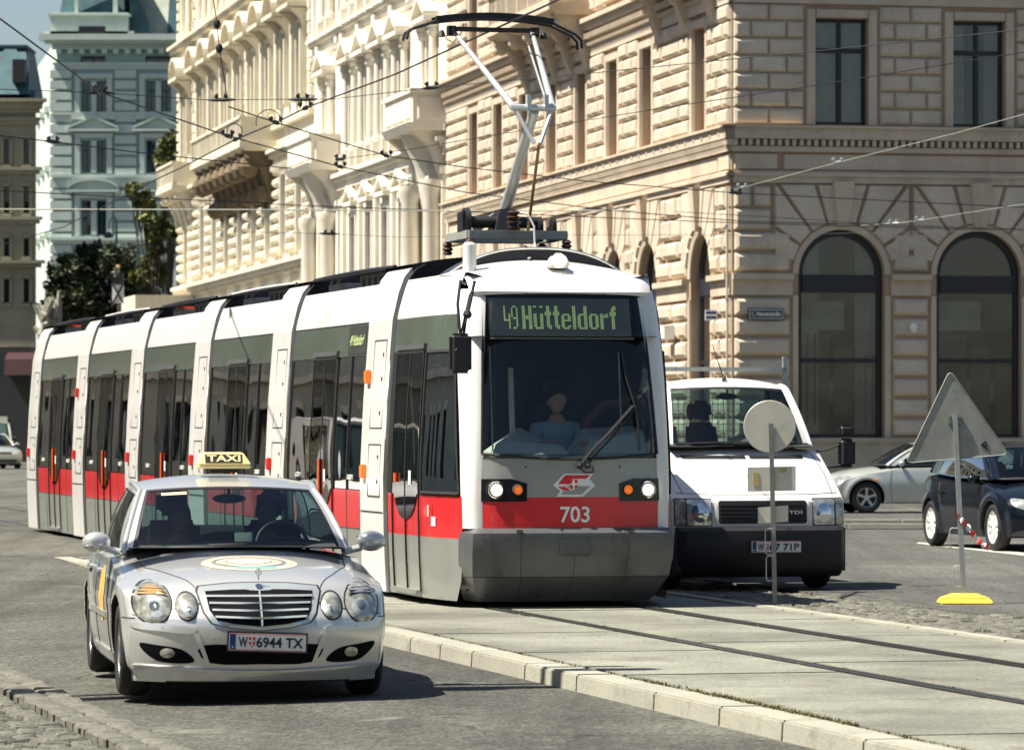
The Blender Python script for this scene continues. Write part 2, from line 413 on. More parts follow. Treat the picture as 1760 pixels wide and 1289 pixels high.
# concrete track slabs: three lanes (outside / between / outside the rails)
mb = MB()
def slab(x0, x1, y0, y1, z=P):
    g = .018; j = R.uniform(-.004, .004)
    a = [G(x0+g, y0+g, P-.09), G(x1-g, y0+g, P-.09), G(x1-g, y1-g, P-.09), G(x0+g, y1-g, P-.09)]
    mb.hexa(a, [q+Vector((0,0,.09+j)) for q in a])
for x0, x1, off, stp in ((-2.43,-.80,0.4,3.0), (-.645,.645,1.6,3.0), (.80,1.80,2.3,3.0)):
    y = -32+off
    while y < 17: slab(x0, x1, y, min(17, y+stp)); y += stp
o = mb.build('track_bed', m_conc, bevel=.012); tag(o, 'pale concrete slabs of the tram track bed with dark joints', kind='structure')
mb = MB()
for x0 in (-.735,.735):
    for a, b_, z, mm in ((-.062,-.006,.006,0), (.028,.052,.004,0), (-.006,.028,-.03,1), (-.078,-.062,-.012,1), (.052,.078,-.012,1)):
        if x0 > 0: a, b_ = -b_, -a
        mb.hexa([G(x0+a, -32, P-.1), G(x0+b_, -32, P-.1), G(x0+b_, 120, P-.1), G(x0+a, 120, P-.1)], [G(x0+a, -32, P+z), G(x0+b_, -32, P+z), G(x0+b_, 120, P+z), G(x0+a, 120, P+z)], mm)
o = mb.build('tram_rails', [m_steel, m_rust], smooth=False); tag(o, 'steel grooved tram rails set in the concrete track bed', kind='structure')
# kerb
mb = MB(); y = -32.0; rk = random.Random(5)
while y < 17:
    l = rk.choice((1.1,1.5,1.7,2.0,1.3)); e = min(17, y+l); g = .006
    for side, (x0, x1) in (('l', (-2.73,-2.455)),):
        za, zb = P+rk.uniform(-.004,.004), P+rk.uniform(-.004,.004)
        mb.hexa([G(x0, y+g, -.1), G(x1, y+g, -.1), G(x1, e-g, -.1), G(x0, e-g, -.1)], [G(x0+.012, y+g, za), G(x1, y+g, za), G(x1, e-g, zb), G(x0+.012, e-g, zb)])
    y = e
y = -32.0
while y < 17:
    e = min(17, y+rk.choice((.9,1.2,1.5)))
    mb.hexa([G(1.83, y+.006, -.1), G(2.02, y+.006, -.1), G(2.02, e-.006, -.1), G(1.83, e-.006, -.1)], [G(1.83, y+.006, P+.006), G(2.02, y+.006, P+.006), G(2.02, e-.006, P+.006), G(1.83, e-.006, P+.006)])
    y = e
o = mb.build('kerb', m_kerb, bevel=.012); tag(o, 'pale granite kerb stones along the raised track bed', kind='structure')
# cobbles
mb = MB(); rc = random.Random(3)
def stone(x0, x1, y0, y1, z, tilt=.006):
    c = min(x1-x0, y1-y0)*.16; q = [rc.uniform(-.012, .012) for _ in range(8)]
    zz = z+rc.uniform(-.007, .007)
    b0 = [(x0+q[0], y0+q[1]), (x1+q[2], y0+q[3]), (x1+q[4], y1+q[5]), (x0+q[6], y1+q[7])]
    cx, cy = (x0+x1)/2, (y0+y1)/2
    A = [mb.V(G(a, b_, zz-.07)) for a, b_ in b0]; B = [mb.V(G(a, b_, zz-.014)) for a, b_ in b0]
    C = [mb.V(G(a+(cx-a)*.22, b_+(cy-b_)*.22, zz+rc.uniform(-tilt, tilt))) for a, b_ in b0]
    for U, W_ in ((A, B), (B, C)):
        for i in range(4): mb.face((U[i], U[(i+1) % 4], W_[(i+1) % 4], W_[i]))
    mb.face(C)
for row in range(2):                                     # long edging setts beside the road
    y = -24.0+row*.1; x1 = -6.2-row*.2
    while y < 14: l = rc.uniform(.24,.36); stone(x1-.19, x1-.008, y, y+l-.012, .012); y += l
y = -24.0; k = 0
while y < 10:
    h = rc.uniform(.105,.135); x = -6.64-rc.uniform(0, .05)
    while x > -10.8:
        wd = rc.uniform(.13,.2); stone(x-wd, x-.012, y, y+h-.014, .0, .008); x -= wd
    y += h
y = -11.0
while y < 16:
    h = rc.uniform(.13,.17); x = 2.05
    lim = 3.2+.25*math.sin(y*1.3)+rc.uniform(-.05,.1) if y < 5 else 3.0
    while x < lim:
        wd = rc.uniform(.13,.21); stone(x, x+wd-.012, y, y+h-.014, P+.004+.01*math.sin(x*3+y), .01); x += wd
    y += h
o = mb.build('cobble_paving', m_cob, smooth=True, ang=50); tag(o, 'uneven grey cobble setts at the road edge and beside the track', kind='structure')
mb = MB(); mb.poly([G(-10.9,-24,-.045), G(-6.2,-24,-.045), G(-6.2,14,-.045), G(-10.9,14,-.045)])
mb.poly([G(2.02,-11,P-.05), G(3.36,-11,P-.05), G(3.36,16,P-.05), G(2.02,16,P-.05)])
mb.poly([G(2.03,-32,P-.03), G(3.36,-32,P-.03), G(3.36,-11,P-.03), G(2.03,-11,P-.03)])
mb.poly([G(2.03,16,P-.01), G(3.36,16,P-.01), G(3.36,17.2,P-.01), G(2.03,17.2,P-.01)])
mb.poly([G(-2.46,-32,P-.045), G(1.84,-32,P-.045), G(1.84,17,P-.045), G(-2.46,17,P-.045)])
o = mb.build('joint_fill', m_joint, smooth=False); tag(o, 'dark dirt in the joints', kind='structure')
# painted markings
mb = MB()
def quad(pp, z):
    mb.poly([Vector(((a-880)*gdep(b_, z)/F, gdep(b_, z), z+.004)) for a, b_ in pp])
quad([(20,938),(42,935),(64,944),(40,946)], .09); quad([(54,951),(76,949),(102,958),(80,961)], .08)
quad([(97,944),(120,942),(150,958),(138,960)], .09)
quad([(0,928),(18,932),(14,934),(0,931)], .10)
quad([(1575,934),(1580,932),(1760,950),(1760,955)], P)
quad([(1762,955),(1762,950),(1990,972),(1990,979)], P)
o = mb.build('road_markings', m_paint, smooth=False); tag(o, 'worn white painted road markings', kind='structure')
# kerb island across the side street (behind the van, before the parked silver car)
mb = MB()
for (pa, pb, pya, pyb, h_, d_) in ((1140,2100,909,911,.10,.28), (1140,2100,898,899,.06,.22)):
    a = Vector(((pa-880)*gdep(pya, P)/F, gdep(pya, P), P)); b_ = Vector(((pb-880)*gdep(pyb, P)/F, gdep(pyb, P), P))
    n = int((b_-a).length/1.4); d = (b_-a)/n; u = d.normalized(); pr = Vector((-u.y, u.x, 0))*d_
    for i in range(n):
        p0 = a+d*i+u*.01; p1 = a+d*(i+1)-u*.01; Z = Vector((0,0,h_))
        mb.hexa([p0, p1, p1+pr, p0+pr], [p0+Z, p1+Z, p1+pr+Z, p0+pr+Z])
o = mb.build('far_kerb', m_kerb, bevel=.015); tag(o, 'low stone kerb lines across the side street', kind='structure')
# weeds in the joint behind the kerb
mb = MB(); rw = random.Random(9)
def tuft(lx, ly, n, h):
    for _ in range(n):
        a = rw.uniform(0, 2*PI); r = rw.uniform(0, .045); b0 = G(lx+r*.6*math.cos(a), ly+r*2.2*math.sin(a), P-.01)
        hh = h*rw.uniform(.5, 1.2); t = Vector((math.cos(a)*hh*.6, math.sin(a)*hh*.6, hh)); s_ = Vector((-math.sin(a), math.cos(a), 0))*.004
        mb.poly([b0-s_, b0+s_, b0+t*.6+s_*.7, b0+t, b0+t*.6-s_*.7])
for y0, y1, dn, h in ((-15.8,-12.8,48,.035), (-13.2,-11.0,26,.028), (-11,-4,5,.02), (-4,3,2.5,.018), (-19,-15.8,10,.022)):
    for _ in range(int((y1-y0)*dn)): tuft(-2.442+rw.gauss(0,.018), rw.uniform(y0, y1), 9, h)
for _ in range(46):
    tuft(rw.choice((-.81,-.63,.63,.81)), rw.uniform(-16, -1), 5, .018); tuft(rw.uniform(-2.3,1.7), rw.choice((-8.6,-2.6,-5.4,-11.6)), 5, .018)
m_weed = mat('weed_leaf', (.10,.115,.02), .6, 0, .4, 9, col2=(.17,.15,.05))
o = mb.build('weeds', m_weed, smooth=False, recalc=False); tag(o, 'low green weeds growing in the joint behind the kerb', 'grass', kind='stuff')
# ------------------------------------------------------------------ people
def skin_mesh(name, chains, m, parent, sub=2):
    verts = []; edges = []; rad = []; idx = {}
    def vi(p, r):
        k = tuple(round(c, 4) for c in p)
        if k in idx: return idx[k]
        idx[k] = len(verts); verts.append(p); rad.append(r); return idx[k]
    for ch in chains:
        prev = None
        for p, r in ch:
            i = vi(p, r)
            if prev is not None and prev != i: edges.append((prev, i))
            prev = i
    me = bpy.data.meshes.new(name); me.from_pydata(verts, edges, []); o = bpy.data.objects.new('tmp', me); COL.objects.link(o)
    md = o.modifiers.new('s', 'SKIN'); md.use_smooth_shade = True
    sv = me.skin_vertices[0].data
    for i, r in enumerate(rad): sv[i].radius = r if isinstance(r, tuple) else (r, r)
    sv[0].use_root = True
    ss = o.modifiers.new('u', 'SUBSURF'); ss.levels = sub
    e = evaluated(o); bpy.data.objects.remove(o); bpy.data.meshes.remove(me)
    e.name = name; e.materials.clear(); e.materials.append(m)
    for pz in e.polygons: pz.use_smooth = True
    ob = bpy.data.objects.new(name, e); COL.objects.link(ob); ob.parent = parent
    return ob
def seated(label, loc, rz_, shirt, parent_col=None, hands=((.16,-.42,.30),(-.16,-.42,.30)), hair_len=0, head_turn=0, scale=1.0):
    """person facing -y, hip at origin"""
    root = empty('person', loc, rz_, label, 'person'); root.scale = (scale,)*3
    hp = (0,0,.0); ch = [[((0,0,0),(.15,.11)), ((0,.01,.16),(.135,.10)), ((0,.02,.34),(.155,.105)), ((0,.02,.46),(.12,.085)), ((0,.0,.53),.062), ((0,-.01,.59),.06)]]
    for s_ in (1,-1):
        hx, hy, hz = hands[0 if s_ > 0 else 1]
        el = (s_*.26, lerp(.02, hy, .42), lerp(.42, hz, .75)-.07)
        ch.append([((0,.02,.46),(.12,.085)), ((s_*.17,.02,.44),.062), (el, .042), ((lerp(el[0],hx,.8), lerp(el[1],hy,.8), lerp(el[2],hz,.8)), .027), ((hx,hy,hz),(.036,.02))])
        for k in range(4):
            a = (k-1.5)*.018
            ch.append([((hx,hy,hz),(.036,.02)), ((hx+a, hy-.055, hz+.012), .010), ((hx+a*1.1, hy-.085+abs(k-1.4)*.006, hz-.012), .009), ((hx+a*1.1, hy-.075, hz-.035), .008)])
        ch.append([((hx,hy,hz),(.036,.02)), ((hx-s_*.04, hy-.02, hz+.01), .011), ((hx-s_*.045, hy-.055, hz-.012), .009)])
        ch.append([((0,0,0),(.15,.11)), ((s_*.1,-.1,-.02),.085), ((s_*.15,-.42,.03),.062), ((s_*.15,-.46,-.36),.042)])
    b = skin_mesh('body', ch, m_skin, root)
    # head
    mb = MB()
    def hd(u, v):
        a = 2*PI*u+PI/2+head_turn; t = PI*v; x = math.sin(t)*math.cos(a); y = math.sin(t)*math.sin(a); z = math.cos(t)
        fr = max(0, -(y))
        w_ = .076*(1-.22*max(0, -z)**1.5); r = Vector((x*w_, y*.095, z*.118))
        # face: nose, brow, chin, eye sockets
        if fr > .3:
            nz = math.exp(-((x/.16)**2+((z+.12)/.22)**2)); r.y -= .022*nz*fr
            for sx in (-1, 1): r.y += .012*math.exp(-(((x-sx*.42)/.2)**2+((z-.06)/.13)**2))
            r.y -= .008*math.exp(-((z-.26)/.1)**2)*fr; r.y -= .012*math.exp(-(((z+.8)/.2)**2))*fr
            r.y -= .006*math.exp(-(((z+.48)/.06)**2+(x/.35)**2))
        return r+Vector((0,-.015,.695))
    mb.grid(hd, 32, 24)
    for s_ in (-1, 1): mb.ball((s_*.078,-.005,.685), .03, 8, sc=(.35,.7,1))
    mb.build('head', m_skin, root, merge=.0005, ang=180)
    mb = MB()
    def hr(u, v):
        a = 2*PI*u; t = PI*.56*v; fr = max(0, -math.sin(a))
        t *= 1-.34*fr
        if hair_len: t *= 1.15
        return Vector((math.sin(t)*math.cos(a)*.086, math.sin(t)*math.sin(a)*.104, math.cos(t)*.128))+Vector((0,-.008,.698))
    mb.grid(hr, 28, 10)
    mb.build('hair', m_hair, root, merge=.0005, ang=180)
    mb = MB()
    for s_ in (-1, 1):
        mb.ball((s_*.031,-.093,.702), .0065, 6)
    mb.build('eyes', m_ink, root)
    ch = [[((0,.0,.02),(.165,.125)), ((0,.01,.16),(.15,.115)), ((0,.02,.34),(.17,.12)), ((0,.02,.455),(.13,.09)), ((0,.01,.50),.065)]]
    for s_ in (1,-1):
        hx, hy, hz = hands[0 if s_ > 0 else 1]
        el = (s_*.26, lerp(.02, hy, .42), lerp(.42, hz, .75)-.07)
        ch.append([((0,.02,.455),(.13,.09)), ((s_*.17,.02,.44),.075), (tuple(lerp(a, b_, .75) for a, b_ in zip((s_*.17,.02,.44), el)), .055)])
    skin_mesh('shirt', ch, shirt, root)
    return root
# ------------------------------------------------------------------ tram
m_tw = mat('tram_white_paint', (.72,.705,.68), .28, 0, .05, 2, coat=.4, dirt=.4, dcol=(.42,.39,.33), ds=2.2, streak=True, bump=.06, bs=2.5)
m_tg = mat('tram_grey_paint', (.22,.23,.21), .32, 0, .10, 2, coat=.3, dirt=.7, dcol=(.15,.145,.12), ds=2)
m_tband = mat('tram_grey_glass_band', (.10,.125,.10), .10, 0, .12, 1.5, coat=.6)
m_tr = mat('tram_red_paint', (.60,.018,.022), .28, 0, .06, 2, coat=.4, dirt=.5, dcol=(.3,.04,.03), ds=3, streak=True)
m_tskirt = mat('tram_skirt_grey', (.095,.098,.10), .38, .1, .1, 3, coat=.2, dirt=.9, dcol=(.05,.048,.042), ds=3.2, streak=True)
m_tsgrey = mat('silver_grey_front', (.30,.31,.28), .35, .2, .06, 2, coat=.2)
m_tglass = glass('tram_window_glass', (.075,.08,.08), .10, 1.0)
m_twind = glass('tram_windscreen_glass', (.66,.76,.79), .02, .55)
m_tcab = glass('cab_side_glass', (.7,.72,.68), .06, .8)
m_roofdk = mat('tram_roof_black', (.016,.017,.022), .5, 0, .3, 4)
m_equip = mat('roof_equipment_grey', (.33,.34,.31), .55, .2, .12, 4, dirt=.4, ds=4)
m_orange = mat('orange_handrail', (.80,.13,.03), .4, 0, .08)
m_led = mat('led_green', (.33,.42,.17), .5, 0, .05, emit=.36)
m_dash = mat('pale_dashboard', (.58,.58,.52), .6, 0, .06, 3)
m_seat = mat('seat_red', (.30,.04,.04), .7, 0, .1)
m_copper = mat('brown_rod', (.22,.13,.07), .5, .3, .2, 8)
m_insul = mat('insulator_brown', (.07,.035,.025), .3, 0, .2, coat=.5)
m_ptube = mat('pantograph_tube', (.62,.64,.62), .35, .5, .08, 5)

tram = empty('tram', (TX, TY, P), TH, 'long red white and grey tram showing 49 Hütteldorf above the windscreen', 'tram')
sxz = curve([(0,1.165),(.7,1.195),(1.2,1.20),(2.0,1.165),(2.82,1.10),(3.1,1.03),(3.22,.985),(3.42,.88)])
tap = curve([(0,.795),(.5,.90),(1.0,.975),(1.4,1.0)])
def SX(y, z): return sxz(z)*(tap(y) if y < 1.4 else 1)
FL, MODP, PW = 3.0, 5.45, 1.17      # first portal front, pitch, portal width
BZ = [.06,.66,1.065,2.48,2.82,3.0,3.12,3.22]
# rake of the front
rake = curve([(.06,.16),(.30,.04),(.72,0),(1.43,.03),(2.0,.12),(2.6,.24),(3.05,.36)])
wf = curve([(.06,.78),(.30,.84),(.72,.875),(1.06,.88),(1.43,.87),(2.2,.83),(3.05,.76)])
def FY(x, z): 
    a = abs(x)/wf(z); return rake(z)+.035*a**2+.085*a**6
def YS(z): return max(.16, FY(wf(z), z)+.17)
def side_panel(mb, s, y0, y1, z0, z1, m, ny=1, nz=3, off=0):
    def pt(u, v):
        z = lerp(z0, z1, v); a = y0 if y0 >= 0 else YS(z)-y0-1; y = lerp(a, y1, u); return (s*(SX(y, z)+off), y, z)
    mb.grid(pt, ny, nz, m)
def door(s, yc, hw, parent, zt=2.46, dip=.82, head=True):
    # dark door glass with a rounded foot dipping into the red band, seam, header
    outl = [(yc-hw,1.07)]+[(yc-hw*.80*math.cos(PI*k/14), 1.06-(1.06-dip)*math.sin(PI*k/14)) for k in range(15)]+[(yc+hw,1.07),(yc+hw,zt),(yc-hw,zt)]
    bm = MB()
    n = len(outl)
    for a in range(2):
        lo, hi = (yc-hw, yc-.012) if a == 0 else (yc+.012, yc+hw)
        ys = [lerp(lo,hi,k/8) for k in range(9)]
        def zb(y):
            t = (y-yc)/(hw*.80)
            return 1.065-(1.065-dip)*math.sqrt(max(0,1-t*t)) if abs(t) < 1 else 1.065
        for i in range(8):
            for j in range(6):
                q = []
                for (yy, v) in ((ys[i], j/6), (ys[i+1], j/6), (ys[i+1], (j+1)/6), (ys[i], (j+1)/6)):
                    z = lerp(zb(yy), zt, v); q.append((s*(SX(yy, z)+.012), yy, z))
                bm.poly(q)
    g = bm.build('door_glass', m_tglass, parent, merge=.0004)
    bm = MB()
    for y in (yc-hw-.012, yc, yc+hw+.012):
        bm.tube([(s*(SX(y, z)+.010), y, z) for z in (.12,.5,.9,1.2,1.6,2.0,2.3,zt)], .010, 5)
    bm.tube([(s*(SX(y, zt+.01)+.012), y, zt+.01) for y in (yc-hw-.02, yc+hw+.02)], .012, 5)
    bm.build('door_seal', m_rubber, parent)
    if head:
        bm = MB(); bm.hexa([(s*(SX(yc, 2.5)-.02), yc-hw-.05, 2.50),(s*(SX(yc,2.5)+.035), yc-hw-.05, 2.50),(s*(SX(yc,2.5)+.035), yc+hw+.05, 2.50),(s*(SX(yc,2.5)-.02), yc+hw+.05, 2.50)],
                           [(s*(SX(yc, 2.56)-.02), yc-hw-.05, 2.55),(s*(SX(yc,2.56)+.03), yc-hw-.05, 2.55),(s*(SX(yc,2.56)+.03), yc+hw+.05, 2.55),(s*(SX(yc,2.56)-.02), yc+hw+.05, 2.55)])
        bm.build('door_header', m_tskirt, parent)
        bm = MB(); bm.box(min(s*1.10,s*1.23), max(s*1.10,s*1.23), yc-hw, yc+hw, .09, .13); bm.build('door_step', m_alu, parent)
    return g

def section(y0, y1, first=False, two=True, last=False):
    mb = MB()
    for s in (-1, 1):
        for k, m in ((0,0),(1,1),(3,2),(4,3),(5,3),(6,3)):
            side_panel(mb, s, -1 if first else y0, y1, BZ[k], BZ[k+1], m, 8 if first else 2, 3)
        # window posts behind the glass line
        if not first: side_panel(mb, s, y0, y0+.07, BZ[2], BZ[3], 4, 1, 3)
        side_panel(mb, s, y1-.07, y1, BZ[2], BZ[3], 4, 1, 3)
    # roof (shallow dark tray), floor, bulk
    ya_ = y0+.4 if first else y0
    mb.grid(lambda u, v: (lerp(-1,1,u)*SX(lerp(ya_,y1,v),3.22), lerp(ya_,y1,v), 3.22-.06*(1-(2*u-1)**2)*0-.12*min(1,4*min(u,1-u))), 12, 6 if first else 1, 5)
    mb.grid(lambda u, v: (lerp(-1,1,u)*SX(lerp(y0,y1,v),2.9)*.98, lerp(y0,y1,v), 2.60), 2, 4 if first else 1, 4)
    mb.grid(lambda u, v: (lerp(-1,1,u)*SX(lerp(y0,y1,v),.5)*.98, lerp(y0,y1,v), .30), 2, 4 if first else 1, 6)
    b = mb.build('section_body', [m_tg, m_tr, m_tband, m_tw, m_black, m_roofdk, m_dark], tram, recalc=False, ang=30)
    return b
def windows(b, y0, y1, n, s, skip=None):
    st_ = (y1-y0)/n
    for i in range(n):
        a, c = y0+st_*i+.012, y0+st_*(i+1)-.012
        mb = MB(); side_panel(mb, s, a, c, 1.075, 2.475, 0, 1, 6, -.004); mb.build('window', m_tglass, b, recalc=False)
        mb = MB()
        mb.tube([(s*(SX(c+.012, z)+.002), c+.012, z) for z in (1.07,1.4,1.8,2.2,2.48)], .012, 5); mb.build('window_seal', m_rubber, b)

def portal(y0, w_, head=False):
    mb = MB(); zt = 3.38
    prof = [(.05,1.19),(.66,1.215),(1.2,1.222),(2.0,1.185),(2.82,1.12),(3.1,1.055),(3.26,.995),(3.34,.93),(3.385,.84)]
    for s in (-1, 1):
        for i in range(len(prof)-1):
            (za, xa), (zb, xb) = prof[i], prof[i+1]
            mb.hexa([(s*(xa-.16), y0, za),(s*xa, y0, za),(s*xa, y0+w_, za),(s*(xa-.16), y0+w_, za)], [(s*(xb-.16), y0, zb),(s*xb, y0, zb),(s*xb, y0+w_, zb),(s*(xb-.16), y0+w_, zb)])
    p = mb.build('portal_frame', m_tw, tram, merge=.001, bevel=.008)
    mb = MB()                                             # dark articulation gap in front
    for s in (-1, 1):
        for i in range(len(prof)-1):
            (za, xa), (zb, xb) = prof[i], prof[i+1]
            mb.hexa([(s*(xa-.1), y0-.13, za),(s*(xa-.035), y0-.13, za),(s*(xa-.035), y0-.002, za),(s*(xa-.1), y0-.002, za)], [(s*(xb-.1), y0-.13, zb),(s*(xb-.035), y0-.13, zb),(s*(xb-.035), y0-.002, zb),(s*(xb-.1), y0-.002, zb)])
    mb.build('bellows', m_rubber, p)
    # dark curved roof over the portal
    mb = MB()
    mb.grid(lambda u, v: (lerp(-.93,.93,u), y0+.02+lerp(-.1,w_+.05,v), 3.385+.09*(1-abs(2*u-1)**2.2)), 16, 3)
    for v in (-.1, w_+.05):
        n = 14
        for k in range(n):
            u0, u1 = k/n, (k+1)/n
            mb.poly([(lerp(-.93,.93,u0), y0+.02+v, 3.10),(lerp(-.93,.93,u1), y0+.02+v, 3.10),(lerp(-.93,.93,u1), y0+.02+v, 3.385+.09*(1-abs(2*u1-1)**2.2)),(lerp(-.93,.93,u0), y0+.02+v, 3.385+.09*(1-abs(2*u0-1)**2.2))])
    mb.build('portal_roof', m_roofdk, p, recalc=False)
    mb = MB()                                             # hatch outlines
    for s in (-1, 1):
        def X(z): return s*(lerp(prof[1][1], prof[2][1], 1) if z < 1.2 else lerp(1.222, 1.185, (z-1.2)/.8) if z < 2 else lerp(1.185, 1.12, (z-2)/.82))
        for za, zb in ((1.02,1.55),(1.72,2.62)):
            for yy in (y0+.18, y0+w_-.4):
                mb.bar((X(za)+s*.001, yy, za), (X(zb)+s*.001, yy, zb), .008, .008)
            for z in (za, zb): mb.bar((X(z)+s*.001, y0+.18, z), (X(z)+s*.001, y0+w_-.4, z), .008, .010)
        for z in (.86,.84): mb.bar((X(z)+s*.001, y0+.03, .86), (X(z)+s*.001, y0+w_-.03, .86), .006, .008)
        for zz in (1.15,1.40,1.85,2.2,2.45): mb.bar((X(zz)+s*.002, y0+.30, zz), (X(zz)+s*.002, y0+.30, zz+.04), .012, .02)
    mb.build('hatch_gap', m_dark, p)
    return p
def side_lights(p, y0, w_, zs, colm=m_amber):
    for s in (-1, 1):
        for z in zs:
            x = SX(3, z)+.02; mb = MB(); xx = sorted((s*(x-.01), s*(x+.045)))
            mb.box(xx[0], xx[1], y0+w_*.72, y0+w_*.86, z-.07, z+.07)
            mb.build('side_lamp', colm, p, bevel=.012)

pys = [FL+MODP*i for i in range(6)]
ports = [portal(y, PW) for y in pys]
side_lights(ports[0], pys[0], PW, (1.27, 2.25))
for i in range(1, 6): side_lights(ports[i], pys[i], PW*.9, (1.3, 2.25) if i == 4 else (1.3,), m_red)
# middle sections
for i in range(5):
    y0 = pys[i]+PW; y1 = pys[i+1]-.13
    b = section(y0, y1)
    yc = (y0+y1)/2+.1
    hw = .62
    mb = MB()
    for s in (-1, 1):
        for yy in (y0+.03, (y0+yc-hw)/2+.02, yc+hw+.35, y1-.03): mb.tube([(s*(SX(yy, z)+.001), yy, z) for z in (.08,.4,.66,1.06)], .005, 4)
        for z in (.662,): mb.tube([(s*(SX(yy, z)+.001), yy, z) for yy in (y0+.02, y1-.02)], .004, 4)
        mb.tube([(s*(SX(yy, 2.82)+.001), yy, 2.82) for yy in (y0+.02, y1-.02)], .006, 4)
        for yy in (y0+.25, y1-.5): 
            for z in (.16,.58): mb.ball((s*SX(yy,z), yy, z), .012, 6)
    mb.build('panel_seam', m_dark, b)
    for s in (-1, 1):
        windows(b, y0+.02, yc-hw-.03, 2 if True else 1, s); windows(b, yc+hw+.03, y1-.02, 1, s)
        door(s, yc, hw, b)
        mb = MB(); mb.tube([(s*(SX(yc,z)+.03), yc, z) for z in (.86,1.1,1.38)], .014, 8); mb.build('handrail', m_orange, b)
        mb = MB(); side_panel(mb, s, yc-.30, yc-.19, 1.14, 1.27, 0, 1, 1, .018); mb.build('sticker', m_white, b, recalc=False)
        mb = MB()
        for yy in (y0+.55, y1-.7):
            for k in range(4):
                c = yy+k*.06
                mb.lathe([(.026,0),(.026,.003),(.018,.003),(.018,0)], (s*(SX(c,1.2)+.006), c, 1.20), 'x', 10)
        mb.build('seat_marks', m_white, b)
    # interior: seats, stanchions
    mb = MB()
    for s in (-1, 1):
        for yy in (y0+.5, y0+1.1, y1-.5):
            mb.box(s*.55-.42*(s<0)+.0, s*.55+.42*(s>0), yy-.2, yy+.2, .70, .78); mb.box(s*.55-.42*(s<0), s*.55+.42*(s>0), yy+.17, yy+.24, .74, 1.28)
    mb.build('seat_row', m_seat, b, bevel=.03)
    mb = MB()
    for yy in (yc-.7, yc+.7):
        for s in (-.45,.45): mb.tube([(s,yy,.3),(s,yy,2.6)], .018, 8)
    mb.build('stanchion', m_orange, b)
    # roof equipment
    mb = MB()
    mb.box(-.80,-.05, y0+.35, y0+2.0, 3.12, 3.40); mb.box(.1,.8, y0+.4, y0+2.2, 3.12, 3.38); mb.box(-.82,-.45, y1-1.2, y1-.5, 3.12, 3.33)
    for k in range(5): mb.box(-.815,-.80, y0+.5+k*.3, y0+.62+k*.3, 3.2, 3.34, 1)
    for k in range(3): mb.box(-.75+k*.2, -.62+k*.2, y0+.338, y0+.35, 3.26, 3.34, 1)
    mb.build('roof_box', [m_equip, m_roofdk], b, bevel=.015)
    mb = MB()
    for s in (-1, 1):
        mb.tube([(s*.86, y0-.1, 3.40),(s*.84, lerp(y0,y1,.25), 3.415),(s*.83, (y0+y1)/2, 3.42),(s*.84, lerp(y0,y1,.75), 3.415),(s*.86, y1+.1, 3.40)], .022, 6)
    mb.build('roof_rail', m_tw if i % 2 else m_roofdk, b)
    mb = MB()
    for s in (-1, 1):
        mb.box(min(s*.8,s*.9), max(s*.8,s*.9), y0-.05, y1+.05, 3.37, 3.40)
    mb.build('roof_fairing', m_roofdk, b, bevel=.01)
    mb = MB()
    for dx in (0,.07):
        mb.tube([(-.75+dx, y1-.05, 3.2)]+[(-.75+dx, y1-.05-.16*math.sin(t*PI/8)*1.4-.02*t, 3.2+.16*(1-math.cos(t*PI/4))/2*1.2) for t in range(1, 8)]+[(-.74+dx, y1-.5, 3.22)], .016, 6)
    mb.build('roof_cable', m_rubber, b)
    if i in (2, 4):
        mb = MB(); mb.box(-.80,-.5, y1-1.15, y1-.55, 3.33, 3.37); mb.build('orange_cover', m_orange, b, bevel=.01)
# head and tail section
def nose(y):     # tail is a mirrored head, same panels
    pass
def fpatch(name, outl, m, parent=tram, off=.0, res=.06, depth=.03):
    """patch on the tram front, outline in (x, z)"""
    bm = bmesh.new(); bm.faces.new([bm.verts.new((a, b_, 0)) for a, b_ in outl])
    xs = [p_[0] for p_ in outl]; ys = [p_[1] for p_ in outl]
    for ax, lo, hi in ((0, min(xs), max(xs)), (1, min(ys), max(ys))):
        k = int((hi-lo)/res)
        for i in range(1, k+1):
            c_ = [0,0,0]; n_ = [0,0,0]; c_[ax] = lo+(hi-lo)*i/(k+1); n_[ax] = 1
            bmesh.ops.bisect_plane(bm, geom=bm.verts[:]+bm.edges[:]+bm.faces[:], plane_co=c_, plane_no=n_, dist=1e-5)
    for v in bm.verts: a, b_ = v.co.x, v.co.y; v.co = (a, FY(a, b_)-off, b_)
    if depth:
        r = bmesh.ops.extrude_edge_only(bm, edges=[e for e in bm.edges if len(e.link_faces) == 1])
        for v in r['geom']:
            if isinstance(v, bmesh.types.BMVert): v.co.y += depth
    bmesh.ops.recalc_face_normals(bm, faces=bm.faces)
    me = bpy.data.meshes.new(name); bm.to_mesh(me); bm.free(); me.materials.append(m); me.shade_smooth(); me.set_sharp_from_angle(angle=math.radians(40))
    ob = bpy.data.objects.new(name, me); COL.objects.link(ob); ob.parent = parent; return ob
hb = section(.16, FL-.13, first=True)
front = MB()
def fz(u, v, za, zb): z = lerp(za, zb, v); x = lerp(-wf(z), wf(z), u); return (x, FY(x, z), z)
front.grid(lambda u, v: fz(u, v, .76, 1.06), 24, 3, 0)
front.grid(lambda u, v: fz(u, v, 1.06, 1.43), 24, 3, 1)
front.grid(lambda u, v: fz(u, v, 3.0, 3.05), 24, 1, 2)
fb = front.build('front_panel', [m_tr, m_tsgrey, m_black], tram, recalc=False)
